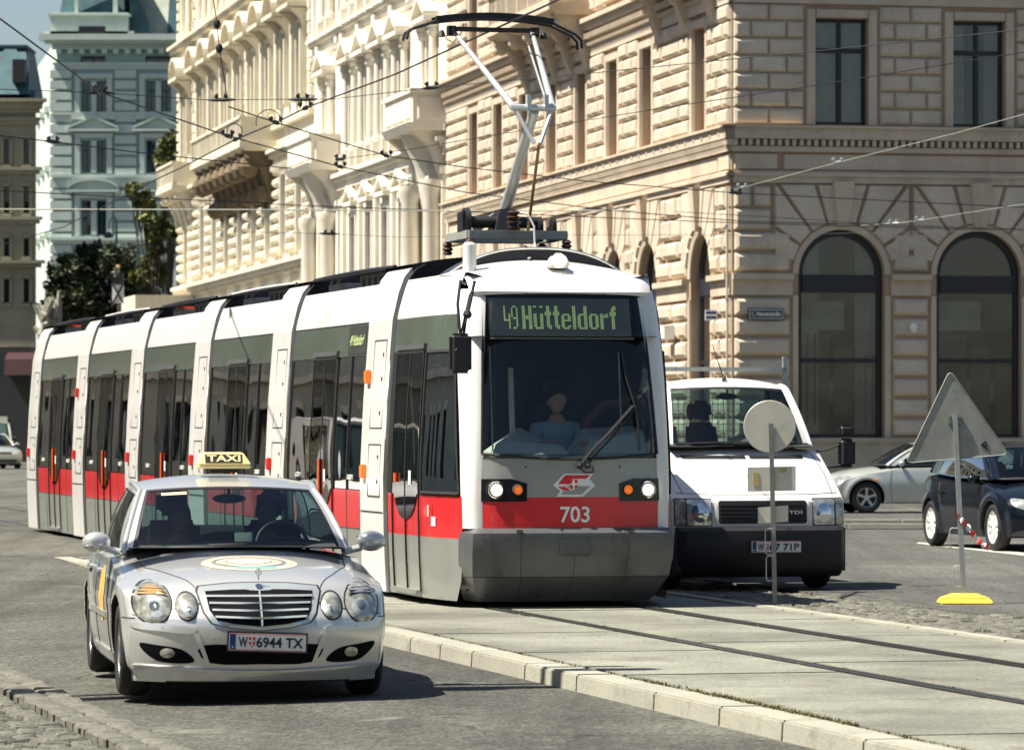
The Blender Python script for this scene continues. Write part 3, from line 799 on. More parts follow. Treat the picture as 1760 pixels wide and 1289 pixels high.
# A pillars
for s in (-1, 1):
    mb = MB(); zs = [.76,1.0,1.2,1.43,1.8,2.2,2.6,2.9,3.06]
    def ring(z):
        x0 = wf(z); y0 = FY(x0, z); y3 = max(.16, y0+.16); x3 = SX(y3, z)
        return [(s*(x0-.01), y0-.008, z), (s*(x0+.04), y0-.004, z), (s*(x0+.075), y0+.018, z), (s*lerp(x0+.075, x3, .6), lerp(y0+.018, y3, .45), z), (s*(x3+.006), y3+.03, z)]
    rg = [ring(z) for z in zs]
    for i in range(len(zs)-1):
        for k in range(4): mb.poly([rg[i][k], rg[i][k+1], rg[i+1][k+1], rg[i+1][k]])
    mb.build('front_pillar', m_tsgrey if False else m_tw, tram, merge=.0005, ang=60)
# windscreen: outline with curved lower edge
wo = [(-.865+.0,1.475)]+[(lerp(-.86,.86,k/16), 1.475-.05*(1-(2*k/16-1)**2)) for k in range(1,16)]+[(.865,1.475),(.845,1.9),(.82,2.4),(.785,2.985),(.4,3.01),(0,3.02),(-.4,3.01),(-.785,2.985),(-.82,2.4),(-.845,1.9)]
ws = fpatch('windscreen', wo, m_twind, tram, .004, .07, 0)
mb = MB()
pts = [(x, FY(x, z)-.006, z) for x, z in wo]; mb.tube(pts+[pts[0]], .016, 6, caps=False)
mb.tube([(x, FY(x,1.437)-.003, 1.437-.0) for x in [lerp(-.89,.89,k/16) for k in range(17)]], .006, 5)
mb.build('windscreen_seal', m_black, tram)
# roof cap over the cab
mb = MB()
def cap(u, v):
    x = lerp(-1, 1, u); yy = lerp(0, 1.35, v); y_e = (FY(wf(3.05), 3.05)+.02)*(1-v)+v*1.45; w_ = SX(y_e, 3.2)+.004
    X_ = x*w_; yb = (FY(x*wf(3.05), 3.05)-.03+.05*abs(x)**8)*(1-v)+v*1.45
    zc = curve([(0,3.03),(.08,3.12),(.3,3.24),(.6,3.33),(1,3.38)])(v)
    ed = curve([(0,3.035),(.05,3.09),(.14,3.17),(.25,3.20),(1,3.215)])(v)
    return (X_, yb, ed+(zc-ed)*(1-abs(x)**2.2))
mb.grid(cap, 24, 14)
mb.grid(lambda u, v: tuple(Vector(cap(u, 0)).lerp(Vector((lerp(-1,1,u)*(wf(2.99)+.085), FY(lerp(-1,1,u)*wf(2.99), 2.99)-.012+.03*abs(2*u-1)**8, 2.995+.02*(1-(2*u-1)**2))), v)), 24, 2)
mb.build('cab_roof', m_tw, tram, merge=.0005, ang=50)
mb = MB()                                                  # dark arch behind the cab roof
mb.grid(lambda u, v: (lerp(-1.0,1.0,u), 1.42+v*.5, 3.15+.34*(1-abs(2*u-1)**2.6)), 20, 1)
for k in range(20):
    u0, u1 = k/20, (k+1)/20; f_ = lambda u: 3.15+.34*(1-abs(2*u-1)**2.6)
    mb.poly([(lerp(-1,1,u0),1.42,3.0),(lerp(-1,1,u1),1.42,3.0),(lerp(-1,1,u1),1.42,f_(u1)),(lerp(-1,1,u0),1.42,f_(u0))])
mb.build('roof_arch', m_roofdk, tram, recalc=False)
mb = MB(); f_ = lambda u: 3.15+.34*(1-abs(2*u-1)**2.6)
mb.tube([(lerp(-1.0,1.0,k/20), 1.41, f_(k/20)+.005) for k in range(21)], .014, 6)
mb.build('arch_trim', m_alu, tram)
# skirt
mb = MB(); skz = [.055,.12,.30,.50,.66,.72,.765]; sky_ = [.30,.24,.02,-.055,-.075,-.07,-.02]; skw = [.88,.92,1.0,1.02,1.02,1.01,.95]
def skirt(i, u):
    x = lerp(-1, 1, u); a = abs(x); w_ = skw[i]
    return (math.copysign(min(1, a*1.08)*w_, x) if a < .9 else math.copysign(lerp(w_*.972, w_+.03, (a-.9)/.1), x), sky_[i]+.03*a**2+.10*a**7+(.28*((a-.9)/.1) if a > .9 else 0), skz[i])
n = 40; gi = [[mb.V(skirt(i, k/n)) for k in range(n+1)] for i in range(7)]
for i in range(6):
    for k in range(n): mb.face((gi[i][k], gi[i][k+1], gi[i+1][k+1], gi[i+1][k]))
mb.poly([skirt(6, k/n) for k in range(n+1)]+[(1.0,.3,.765),(-1.0,.3,.765)])
mb.build('front_skirt', m_tskirt, tram, recalc=False, ang=28)
mb = MB()
for u_ in (.26,.5,.74): mb.tube([Vector(skirt(i_, u_))+Vector((0,-.001,0)) for i_ in range(6)], .0022, 4)
for i_ in (2,): mb.tube([Vector(skirt(i_, k/n)) for k in range(n+1)], .004, 4)
for u_ in (.1,.2,.35,.65,.8,.9): mb.ball(skirt(4, u_), .011, 6); mb.ball(skirt(1, u_), .011, 6)
mb.build('skirt_seam', m_dark, tram)
mb = MB(); mb.box(-.17,.17,-.088,-.02,.495,.68); mb.build('coupler_cover', m_tskirt, tram, bevel=.03, bseg=3)
mb = MB(); mb.box(-.15,.15,-.095,-.08,.51,.665); mb.box(-.135,.135,-.099,-.09,.525,.65); mb.build('coupler_grille', m_tg if False else m_tskirt, tram, bevel=.006)
mb = MB()
for z in (.585,): pass
for s in (-1, 1):
    mb.box(s*.55-.03, s*.55+.03, -.075, -.05, .735, .75)
    for dx, dz in ((.62,1.35),): mb.ball((s*dx*.75, FY(s*dx*.75, dz)-.002, dz), .010, 6)
mb.build('skirt_clip', m_black, tram)
# light clusters
for s in (-1, 1):
    lo, hi = sorted((s*.905, s*.44))
    outl = [(s*.905,1.02),(s*.46,1.02),(s*.455,1.19),(s*.60,1.235),(s*.905,1.235)]
    if s < 0: pass
    c = fpatch('light_cluster', outl, m_blackgl, tram, .010, .08, .03)
    for x, r, nm, mm in ((.75,.078,'headlight',m_lampon), (.545,.046,'indicator',m_amber)):
        yy = FY(s*x, 1.13)-.012; mb = MB()
        mb.lathe([(r*1.22,.01),(r*1.22,-.012),(r*1.02,-.02),(r,-.004)], (s*x, yy, 1.13), 'y', 28)
        mb.build('lamp_bezel', m_black if nm == 'headlight' else m_rubber, c)
        mb = MB(); mb.lathe([(r,-.002),(r*.8,-.012),(r*.45,-.020),(.001,-.023)], (s*x, yy, 1.13), 'y', 28)
        h_ = mb.build(nm, mm, c)
        if nm == 'headlight':
            mb = MB(); mb.lathe([(r*.98,-.010),(r*.78,-.024),(r*.70,-.026),(r*.70,-.02)], (s*x, yy, 1.13), 'y', 28); mb.build('reflector', m_lampglass, h_)
# emblem: red and white arrow flag with a shield
def fp(pp, m, nm, off): return fpatch(nm, [(a, b_) for a, b_ in pp], m, fb, off, .2, .004)
em = fp([(-.20,1.175),(-.09,1.285),(.20,1.285),(.16,1.235),(.215,1.17),(.09,1.065),(-.17,1.065),(-.13,1.12)], m_white, 'emblem', .006)
fp([(-.155,1.185),(-.08,1.27),(.165,1.27),(.125,1.235),(-.02,1.235),(.03,1.185)], m_tr, 'emblem_red', .010)
fp([(-.075,1.165),(.165,1.165),(.08,1.085),(-.13,1.085),(-.10,1.12),(.02,1.12)], m_tsgrey, 'emblem_grey', .010)
fp([(-.155,1.16),(-.085,1.16),(-.03,1.125),(-.10,1.125)], m_tr, 'emblem_red', .010)
fp([(-.037,1.225),(.037,1.225),(.037,1.17),(0,1.12),(-.037,1.17)], m_tr, 'emblem_shield', .014)
fp([(-.008,1.222),(.008,1.222),(.008,1.13),(-.008,1.13)], m_white, 'emblem_cross', .018); fp([(-.035,1.192),(.035,1.192),(.035,1.176),(-.035,1.176)], m_white, 'emblem_cross', .018)
def ftext(name, s_, m, x, z, h, w_, bold=0.0, par=fb, off=.012):
    return text_part(name, s_, m, par, (x, FY(x, z)-off, z), (1,0,0), (0,0,1), h, w_, .002, bold)
ftext('fleet_number', '703', m_white, .01, .895, .155, .29, .015)
# destination display: LED letters from a dot matrix
db = MB(); x0d, x1d, z0d, z1d = -.73,.66,2.60,2.97
def dy(z): return rake(z)+.075
db.hexa([(x0d, dy(z0d), z0d),(x1d, dy(z0d), z0d),(x1d, dy(z1d), z1d),(x0d, dy(z1d), z1d)], [(x0d, dy(z0d)+.1, z0d),(x1d, dy(z0d)+.1, z0d),(x1d, dy(z1d)+.1, z1d),(x0d, dy(z1d)+.1, z1d)])
m_disp = mat('display_panel', (.03,.031,.03), .45, 0, .1, 3, emit=.4)
disp = db.build('destination_display', m_disp, tram)
GL = {'4': ["X...","X...","X...","X...","X..X","X..X","X..X","XXXX","...X","...X","...X","...X"], '9': [".XX.","X..X","X..X","X..X","X..X","X..X",".XXX","...X","...X","...X","...X",".XX."],
 'H': ["XX..XX"]*5+["XXXXXX"]*2+["XX..XX"]*5, 'u': ["X...X","X...X",".....",".....","X...X"]+["XX..XX"]*7 , 't': [".XX.",".XX.",".XX.","XXXX","XXXX",".XX.",".XX.",".XX.",".XX.",".XX.",".XXX","..XX"],
 'e': ["......"]*4+[".XXXX.","XX..XX","XX..XX","XXXXXX","XX....","XX....","XX..XX",".XXXX."], 'l': ["XX"]*12, 'd': ["....XX"]*4+[".XXXXX","XX..XX","XX..XX","XX..XX","XX..XX","XX..XX","XX..XX",".XXXXX"],
 'o': ["......"]*4+[".XXXX."]+["XX..XX"]*6+[".XXXX."], 'r': ["....."]*4+["XX.XX","XXXXX","XX...","XX...","XX...","XX...","XX...","XX..."], 'f': ["..XX",".XXX",".XX.","XXXX","XXXX",".XX.",".XX.",".XX.",".XX.",".XX.",".XX.",".XX."]}
GL['u'] = ["XX..XX","......","......","......"]+["XX..XX"]*7+[".XXXXX"]
seq = ['4',0,'9',2,'H',1,'u',1,'t',1,'t',1,'e',1,'l',1,'d',1,'o',1,'r',1,'f']
tot = sum((len(GL[c][0]) if isinstance(c, str) else c) for c in seq)
pw = 1.10/tot; ph = .225/12; mb = MB(); cx = -.60
for c in seq:
    if not isinstance(c, str): cx += c*pw; continue
    for r_, row in enumerate(GL[c]):
        for k, chx in enumerate(row):
            if chx == 'X':
                a = cx+k*pw; zt_ = 2.895-r_*ph; zb_ = zt_-ph*.80
                mb.poly([(a, dy(zb_)-.004, zb_),(a+pw*.86, dy(zb_)-.004, zb_),(a+pw*.86, dy(zt_)-.004, zt_),(a, dy(zt_)-.004, zt_)])
    cx += len(GL[c][0])*pw
    if c in '49': cx += pw*.6
mb.build('led_text', m_led, disp, recalc=False, smooth=False)
mb = MB(); mb.box(x0d-.02, x1d+.02, dy(2.58)-.01, dy(2.58)+.02, 2.575, 2.588); mb.build('display_rim', m_alu, disp)
# cab interior
mb = MB(); mb.hexa([(-.66,.42,1.44),(.80,.42,1.44),(.82,1.1,1.44),(-.72,1.1,1.44)], [(-.62,.50,1.60),(-.25,.50,1.60),(-.25,1.0,1.66),(-.66,1.0,1.66)]) 
mb = MB()
mb.box(-.70,.84,.20,.95,1.30,1.455)
mb.hexa([(-.70,.24,1.455),(.05,.24,1.455),(.10,.9,1.455),(-.74,.9,1.455)], [(-.66,.34,1.60),(-.02,.42,1.56),(.02,.9,1.56),(-.35,.75,1.74)])
mb.hexa([(.18,.24,1.455),(.82,.24,1.455),(.84,.9,1.455),(.12,.9,1.455)], [(.30,.42,1.60),(.80,.38,1.70),(.82,.9,1.74),(.28,.8,1.72)])
mb.build('dashboard', m_dash, tram, bevel=.02)
mb = MB(); mb.box(-1.0,1.0,1.32,1.36,.3,2.6); mb.box(-.3,.5,1.30,1.32,1.2,2.2,1); mb.build('cab_bulkhead', [m_dark, m_black], tram)
mb = MB()
mb.tube([(-.70,.40,1.5),(-.70,.52,2.5)], .007, 6); mb.tube([(.58,.40,1.7),(.58,.50,2.45)], .007, 6); mb.tube([(-.45,.6,1.5),(-.45,.7,2.3)], .028, 8)
mb.build('grab_pole', mat('pale_pole', (.5,.5,.38), .5), tram)
mb = MB(); mb.box(-.16,.32,1.06,1.16,1.2,2.0); mb.box(-.06,.22,1.04,1.12,2.01,2.22); mb.build('driver_seat', m_dark, tram, bevel=.05, bseg=3)
mb = MB(); mb.tube([(.32,.9,1.55),(.36,.85,1.8),(.5,.8,1.95),(.7,.78,1.98),(.8,.8,2.05)], .05, 8); mb.build('sun_blind_arm', mat('brown_arm', (.11,.04,.03), .6), tram)
# wiper
mb = MB()
def wp(x, z, o_=.03): return (x, FY(x, z)-o_, z)
mb.tube([wp(.06,1.36),wp(.18,1.50),wp(.35,1.66),wp(.62,1.93)], .018, 6); mb.tube([wp(.13,1.36),wp(.25,1.50),wp(.42,1.66),wp(.66,1.94)], .010, 6)
mb.tube([wp(.53,2.46,.02),wp(.56,2.2,.03),wp(.64,1.93,.035),wp(.66,1.7,.03),wp(.67,1.5,.02)], .011, 6); mb.ball(wp(.06,1.36), .035, 8); mb.ball(wp(.14,1.36), .03, 8)
mb.tube([wp(.07,1.34,.01),wp(.12,1.29,.012),wp(.20,1.30,.012),wp(.19,1.35,.012)], .006, 5)
mb.build('wiper', m_black, tram)
# driver-side details: door in the head section, cab side window
for s in (-1, 1):
    door(s, 2.02, .60, hb)
    mb = MB(); side_panel(mb, s, -1.05, 1.32, 1.10, 2.44, 0, 4, 6, .006); w1 = mb.build('cab_side_window', m_tcab, hb, recalc=False)
    mb = MB()
    loop = [(YS(1.09)+.04,1.09),(1.33,1.09),(1.33,2.46),(YS(2.46)+.04,2.46),(YS(1.09)+.04,1.09)]
    for i in range(4):
        (a, b_), (c, d_) = loop[i], loop[i+1]
        mb.tube([(s*(SX(lerp(a,c,k/6), lerp(b_,d_,k/6))+.006), lerp(a,c,k/6), lerp(b_,d_,k/6)) for k in range(7)], .016, 5)
    mb.build('window_seal', m_rubber, hb)
    mb = MB(); side_panel(mb, s, 1.32, 1.40, 1.065, 2.48, 0, 2, 4); side_panel(mb, s, 2.64, 2.87, 1.065, 2.48, 0, 2, 4); mb.build('window_post', m_black, hb, recalc=False)
    mb = MB(); side_panel(mb, s, .98, 1.16, .80, .98, 0, 1, 1, .004); mb.build('hatch_lid', m_tr, hb, recalc=False)
    mb = MB(); side_panel(mb, s, .88, 1.0, .62+.15, .71+.15, 0, 1, 1, .006); side_panel(mb, s, 1.08, 1.12, .86, .97, 0, 1, 1, .006); side_panel(mb, s, 1.72, 1.83, 1.16, 1.30, 0, 1, 1, .018); mb.build('sticker', m_white, hb, recalc=False)
mb = MB(); mb.tube([(-1.225,2.40,1.18),(-1.225,2.40,1.27)], .02, 10); mb.build('door_button', m_orange, hb)
# black mirror with bracket at the left corner
mb = MB(); mb.box(-1.20,-.99,.02,.14,2.24,2.62); mr = mb.build('side_mirror', m_black, tram, bevel=.035, bseg=3)
mb = MB(); mb.tube([(-.98,.36,3.1),(-1.08,.14,3.12),(-1.12,.08,2.9),(-1.10,.06,2.6)], .014, 6); mb.tube([(-.93,.33,2.95),(-1.02,.12,2.85),(-1.06,.08,2.62)], .014, 6)
mb.tube([(-.92,.3,3.05),(-1.0,.1,2.98),(-1.12,.05,2.5),(-1.16,0,2.45)], .010, 6); mb.ball((-1.03,.06,2.80), .045, 8); mb.tube([(-1.03,.06,2.8),(-.95,.1,3.12)], .018, 6)
mb.build('mirror_bracket', m_black, mr)
# side destination panel on the section behind the first portal
sp = MB(); y0 = pys[0]+PW
side_panel(sp, -1, y0+.12, y0+1.05, 2.50, 2.80, 0, 1, 1, .006); sd = sp.build('side_display', m_disp, tram, recalc=False)
text_part('led_text', '49 Hütteldorf', m_led, sd, (-SX(5,2.65)-.010, y0+.58, 2.65), (0,-1,0), (.22,0,1), .12, .7, .001)
# underside, running gear
mb = MB(); mb.box(-.95,.95,.4,31.6,.16,.30)
for i in range(6):
    for s in (-1, 1): mb.box(s*.55-.15, s*.55+.15, pys[i]+.2, pys[i]+1.0, .09, .2)
mb.build('underframe', m_dark, tram)
for i in range(6):
    for s in (-1, 1):
        mb = MB(); mb.lathe([(.05,-.05),(.30,-.05),(.33,-.04),(.33,.05),(.05,.05)], (s*.74, pys[i]+.58, .335), 'x', 24); mb.build('wheel', m_rust, tram)
# tail section
mb = MB(); yt = pys[5]+PW+.25
mb.grid(lambda u, v: (lerp(-1,1,u)*lerp(1.15,.9,v)*1.0, yt+.30*(1-abs(2*u-1)**3)-.2*v*v, lerp(.1,3.2,v)), 16, 10, lambda u, v: 0 if v < .3 or v > .8 else 1)
mb.build('tail_panel', [m_tw, m_tglass], tram)
# ---- cab roof furniture
mb = MB(); mb.lathe([(.001,.36),(.045,.355),(.066,.33),(.068,0),(.001,0)], (-.80,.95,3.17), 'z', 20); mb.build('roof_antenna', m_tw, tram)
mb = MB(); mb.hexa([(-.13,.60,3.27),(.13,.60,3.27),(.11,.85,3.27),(-.11,.85,3.27)], [(-.06,.63,3.42),(.06,.63,3.42),(.05,.8,3.40),(-.05,.8,3.40)]); rl = mb.build('roof_lamp', m_tw, tram, bevel=.03, bseg=3); 
rl.location.x = .02
mb = MB(); mb.lathe([(.06,.012),(.06,-.006),(.05,-.012),(.001,-.014)], (0,.60,3.345), 'y', 20); mb.build('lamp_face', m_lampon, rl)
# ---- pantograph
pg = MB(); PY = 2.75
def fr(mbx, *a, **k): pass
pg.bar((-.52,PY-.55,3.66),(.50,PY-.55,3.66), .07,.09); pg.bar((-.52,PY+.45,3.66),(.50,PY+.45,3.66), .07,.09)
pg.bar((-.50,PY-.55,3.66),(-.50,PY+.45,3.66), .07,.09); pg.bar((.48,PY-.55,3.66),(.48,PY+.45,3.66), .07,.09)
pan = pg.build('pantograph', m_equip, tram, bevel=.008)
mb = MB()
for x, y in ((-.50,PY-.55),(.50,PY-.55),(-.50,PY+.45),(.50,PY+.45)):
    mb.lathe([(.03,.0),(.055,.02),(.035,.04),(.06,.06),(.035,.085),(.055,.10),(.03,.125)], (x, y, 3.49), 'z', 12)
mb.lathe([(.03,0),(.07,.03),(.04,.05),(.08,.08),(.04,.10),(.08,.13),(.04,.15),(.07,.18),(.03,.2)], (-.08,PY-.66,3.70), 'z', 14)
mb.build('insulator', m_insul, pan)
mb = MB(); mb.tube([(-.42,PY-.25,3.80),(.30,PY-.25,3.80)], .06, 14); mb.lathe([(.10,-.03),(.14,-.03),(.14,.03),(.10,.03)], (-.47,PY-.25,3.80), 'x', 18)
mb.box(-.53,-.44,PY-.35,PY-.1,3.62,3.9); mb.hexa([(-.2,PY-.4,3.7),(.06,PY-.4,3.7),(.06,PY,3.7),(-.2,PY,3.7)], [(-.14,PY-.35,3.93),(.02,PY-.35,3.93),(.02,PY-.05,3.93),(-.14,PY-.05,3.93)])
for x in (.28,.42): mb.lathe([(.02,-.02),(.10,-.02),(.10,.02),(.02,.02)], (x, PY-.3, 3.76), 'x', 14); mb.box(x-.02,x+.02,PY-.4,PY-.1,3.6,3.76)
mb.tube([(.05+.05*k, PY-.58+.004*k, 3.52-.012*k) for k in range(9)], [.04,.032]*4+[.04], 8)
mb.build('drive_unit', m_black, pan, bevel=.006)
KN = Vector((.0, 1.55, 4.86)); LB = Vector((-.05, PY-.1, 3.86)); HD = Vector((.0, 3.3, 5.80))
mb = MB(); mb.tube([LB, lerp(LB, KN, .5), KN], [.062,.055,.050], 12); mb.bar((-.35,PY-.1,3.72), LB+Vector((-.02,0,.05)), .06, .07); mb.build('lower_arm', m_ptube, pan)
mb = MB(); mb.tube([KN+Vector((-.24,0,.03)), KN+Vector((.22,0,.03))], .034, 10)
for s in (-1, 1):
    a = KN+Vector((s*.20-.01,0,.03)); h_ = Vector((-.30 if s < 0 else .46, HD.y, HD.z)) if False else Vector((-.42 if s < 0 else .42, HD.y, HD.z))
    mb.tube([a, lerp(a, h_, .5), h_], [.036,.030,.022], 10)
    mb.tube([a, KN+Vector((s*.03, -.12, -.33))], .022, 8)
mb.tube([KN+Vector((.12,0,.1)), Vector((.36, HD.y-.05, HD.z-.12))], .011, 6)
for x in (-.06,.12): mb.box(KN.x+x-.02, KN.x+x+.02, KN.y-.04, KN.y+.04, KN.z, KN.z+.16)
mb.build('upper_arm', m_ptube, pan)
mb = MB(); mb.tube([KN+Vector((.02,-.12,-.33)), Vector((.12, PY-.45, 3.68))], .016, 8); mb.build('pull_rod', m_copper, pan)
mb = MB(); hp_ = [(-.93,-.165),(-.91,-.09),(-.86,-.05),(-.62,.03),(-.50,.055),(-.25,.075),(0,.08),(.25,.075),(.50,.055),(.62,.03),(.86,-.08),(.92,-.14),(.925,-.22)]
for dyy in (-.09,.09):
    mb.tube([(x, HD.y+dyy, HD.z+.06+z) for x, z in hp_], .015, 8)
    mb.bar((-.46,HD.y+dyy,HD.z+.02),(.46,HD.y+dyy,HD.z+.02), .025, .03)
    for k in range(12):
        a, b_ = -.62+1.24*k/12, -.62+1.24*(k+1)/12; za = .03+.05*(1-(a/.62)**2); zb = .03+.05*(1-(b_/.62)**2)
        mb.bar((a,HD.y+dyy,HD.z+.075+za),(b_,HD.y+dyy,HD.z+.075+zb), .06, .065)
for s in (-1, 1):
    mb.bar((s*.44,HD.y-.16,HD.z),(s*.44,HD.y+.16,HD.z), .03,.04); mb.box(s*.44-.04,s*.44+.04,HD.y-.05,HD.y+.05,HD.z-.05,HD.z+.05); mb.lathe([(.001,0),(.045,.01),(.02,.07),(.001,.08)], (s*.54,HD.y,HD.z-.07), 'z', 10)
mb.tube([(-.46,HD.y,HD.z+.0),(-.50,HD.y,HD.z-.08),(-.42,HD.y,HD.z-.12),(-.34,HD.y,HD.z-.03),(-.31,HD.y,HD.z+.08)], .006, 5)
mb.build('collector_head', m_black, pan)
mb = MB()
mb.tube([(-.02,PY-.66,3.88),(.06,PY-.70,3.86),(.12,PY-.72,3.74),(.12,PY-.75,3.56),(.04,1.7,3.42),(-.12,1.3,3.39)], .011, 6)
mb.build('feed_cable', m_tw, pan)
drv = seated('man in a pale blue shirt at the controls behind the tram windscreen', G(.08, .98, P+1.20), TH, mat('pale_blue_shirt', (.26,.33,.37), .8), hands=((.15,-.38,.33),(-.16,-.36,.33)), scale=1.14)
# ------------------------------------------------------------------ buildings
m_sA = mat('cream_stone', (.56,.475,.37), .85, 0, .13, .8, bump=.14, bs=14, speck=.14, ss=22, dirt=.55, dcol=(.31,.235,.17), ds=1.1, streak=True)
m_sA2 = mat('cream_stone_trim', (.55,.455,.345), .85, 0, .10, .8, bump=.06, bs=20, speck=.09, ss=25, dirt=.6, dcol=(.30,.20,.13), ds=1.0, streak=True)
m_joA = mat('ochre_joint_stone', (.40,.285,.19), .9, 0, .15, 1, speck=.1)
m_sB = mat('white_stucco', (.72,.67,.565), .85, 0, .06, .6, bump=.05, bs=16, speck=.05, dirt=.3, dcol=(.42,.36,.25), ds=.5)
m_sC = mat('pale_stucco', (.64,.585,.46), .85, 0, .10, .6, bump=.08, bs=14, speck=.08, dirt=.6, dcol=(.28,.22,.14), ds=1.0, streak=True)
m_brown = mat('shadow_brown_stone', (.15,.11,.065), .9, 0, .25, 1.5, speck=.2)
m_wfr = mat('dark_window_frame', (.018,.016,.022), .45, 0, .1)
m_wfr2 = mat('brown_window_frame', (.16,.10,.08), .5, 0, .1)
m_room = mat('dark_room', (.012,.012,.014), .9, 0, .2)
m_curt = mat('pale_blind_reflection', (.55,.54,.46), .8, 0, .25, 1.2)
m_brownp = mat('brown_panel', (.20,.12,.08), .8, 0, .2, 2)
m_pane = glass('window_pane', (.55,.6,.6), .08, 1.0)
m_plinth = mat('grey_plinth_stone', (.40,.355,.27), .8, 0, .1, 1.5, speck=.1, dirt=.5, dcol=(.15,.12,.09), ds=.8)
m_signblue = mat('enamel_blue', (.01,.018,.05), .3, 0, .05, coat=.5)

BX, BY, BRot = 5.385, 104.0, math.atan2(.1987,.980)
TL = lambda p: (-p[1], p[0], p[2])        # left face: (s, out, z)
TR = lambda p: (p[0], -p[1], p[2])        # right face
def cells(mb, s0, s1, z0, z1, ops, o=0.0, rev=.35, m=0, mr=0):
    """wall plane with rectangular openings and their reveals"""
    S = sorted({s0, s1} | {a for q in ops for a in q[:2]}); Z = sorted({z0, z1} | {a for q in ops for a in q[2:4]})
    S = [a for a in S if s0 <= a <= s1]; Z = [a for a in Z if z0 <= a <= z1]
    for i in range(len(S)-1):
        for j in range(len(Z)-1):
            cs, cz = (S[i]+S[i+1])/2, (Z[j]+Z[j+1])/2
            if any(q[0] < cs < q[1] and q[2] < cz < q[3] for q in ops): continue
            mb.poly([(S[i],o,Z[j]),(S[i+1],o,Z[j]),(S[i+1],o,Z[j+1]),(S[i],o,Z[j+1])], m)
    for a, b, c, d in [q[:4] for q in ops]:
        for (p, q) in (((a,c),(a,d)),((a,d),(b,d)),((b,d),(b,c)),((b,c),(a,c))):
            mb.poly([(p[0],o,p[1]),(q[0],o,q[1]),(q[0],o-rev,q[1]),(p[0],o-rev,p[1])], mr)
def win_proto(T, w, h, fm=None, blind=0, arch=False, cross=.68, fw=.09, pane_m=None):
    """window centred at s=0, bottom z=0; returns (frame object, pane object) data to instance"""
    fm = fm or m_wfr; mb = MB(T)
    def fr(s0, s1, z0, z1, o0=-.32, o1=-.22): mb.blk(s0, s1, o0, o1, z0, z1, .008)
    if arch:
        r = w/2; hs = h-r
        fr(-w/2, -w/2+fw*1.6, 0, hs); fr(w/2-fw*1.6, w/2, 0, hs); fr(-w/2+fw*1.6, w/2-fw*1.6, 0, fw); fr(-w/2+fw*1.6, w/2-fw*1.6, hs-.45, hs, -.32, -.18); fr(-w/2+fw*1.6, w/2-fw*1.6, hs*.46, hs*.46+.11)
        n = 20
        for k in range(n):
            a, b = PI*k/n, PI*(k+1)/n; ri = r-fw*1.8
            q = lambda rr, t, o: (rr*math.cos(t), o, hs+rr*math.sin(t))
            mb.hexa([q(ri,a,-.32),q(r,a,-.32),q(r,b,-.32),q(ri,b,-.32)], [q(ri,a,-.21),q(r,a,-.21),q(r,b,-.21),q(ri,b,-.21)])
    else:
        fr(-w/2, -w/2+fw, 0, h); fr(w/2-fw, w/2, 0, h); fr(-w/2+fw, w/2-fw, 0, fw); fr(-w/2+fw, w/2-fw, h-fw, h)
        fr(-w/2+fw, w/2-fw, h*cross, h*cross+fw*1.4, -.31, -.2); fr(-fw*.7, fw*.7, fw, h*cross, -.31, -.21); fr(-fw*.6, fw*.6, h*cross+fw*1.4, h-fw, -.31, -.21)
    mb2 = MB(T)
    if arch:
        r = w/2-.05; hs = h-w/2
        mb2.poly([(r*math.cos(PI*k/20), -.27, hs+r*math.sin(PI*k/20)) for k in range(21)]+[(-r,-.27,.03),(r,-.27,.03)])
    else: mb2.poly([(-w/2+.02,-.27,.02),(w/2-.02,-.27,.02),(w/2-.02,-.27,h-.02),(-w/2+.02,-.27,h-.02)])
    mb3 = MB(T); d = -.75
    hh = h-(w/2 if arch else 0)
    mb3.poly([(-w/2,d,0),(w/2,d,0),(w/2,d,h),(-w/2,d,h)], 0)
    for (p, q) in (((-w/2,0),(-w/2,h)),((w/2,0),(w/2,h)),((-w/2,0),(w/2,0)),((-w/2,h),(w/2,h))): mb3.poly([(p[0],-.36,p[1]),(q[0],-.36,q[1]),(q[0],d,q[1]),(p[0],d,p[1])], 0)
    if arch:
        for a_, b_, c_, d_, dd in ((-.46,-.08,.06,.50,.45),(-.02,.20,.1,.44,.5),(.26,.46,.04,.40,.46),(-.48,.48,.17,.27,.60),(-.46,.10,.52,.66,.55)):
            mb3.poly([(w*a_,-dd,h*c_),(w*b_,-dd,h*c_),(w*b_,-dd,h*d_),(w*a_,-dd,h*d_)], 1 if dd > .5 else 2)  # pale bands put pane reflections into the colour; brown pieces are room panels
    if blind == 1: mb3.poly([(-w/2+.06,-.42,.05),(w/2-.06,-.42,.05),(w/2-.06,-.42,h-.05),(-w/2+.06,-.42,h-.05)], 1)
    if blind == 2:
        for sg in (-1, 1):
            n = 6
            for k in range(n):
                a, b = sg*(w/2-.05-k*w*.045), sg*(w/2-.05-(k+1)*w*.045)
                mb3.poly([(a,-.42-.05*(k%2),.05),(b,-.42-.05*((k+1)%2),.05),(b,-.42-.05*((k+1)%2),h-.05),(a,-.42-.05*(k%2),h-.05)], 1)
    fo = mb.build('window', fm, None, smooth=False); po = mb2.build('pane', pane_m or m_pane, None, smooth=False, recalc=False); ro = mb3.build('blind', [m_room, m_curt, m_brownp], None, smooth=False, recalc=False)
    for x in (fo, po, ro): COL.objects.unlink(x)
    return fo, po, ro
def put_win(proto, parent, T, s, z):
    loc = T((s, 0, z))
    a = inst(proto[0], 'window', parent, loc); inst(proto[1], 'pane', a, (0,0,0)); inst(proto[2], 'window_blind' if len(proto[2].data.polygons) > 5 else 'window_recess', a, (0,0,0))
    return a
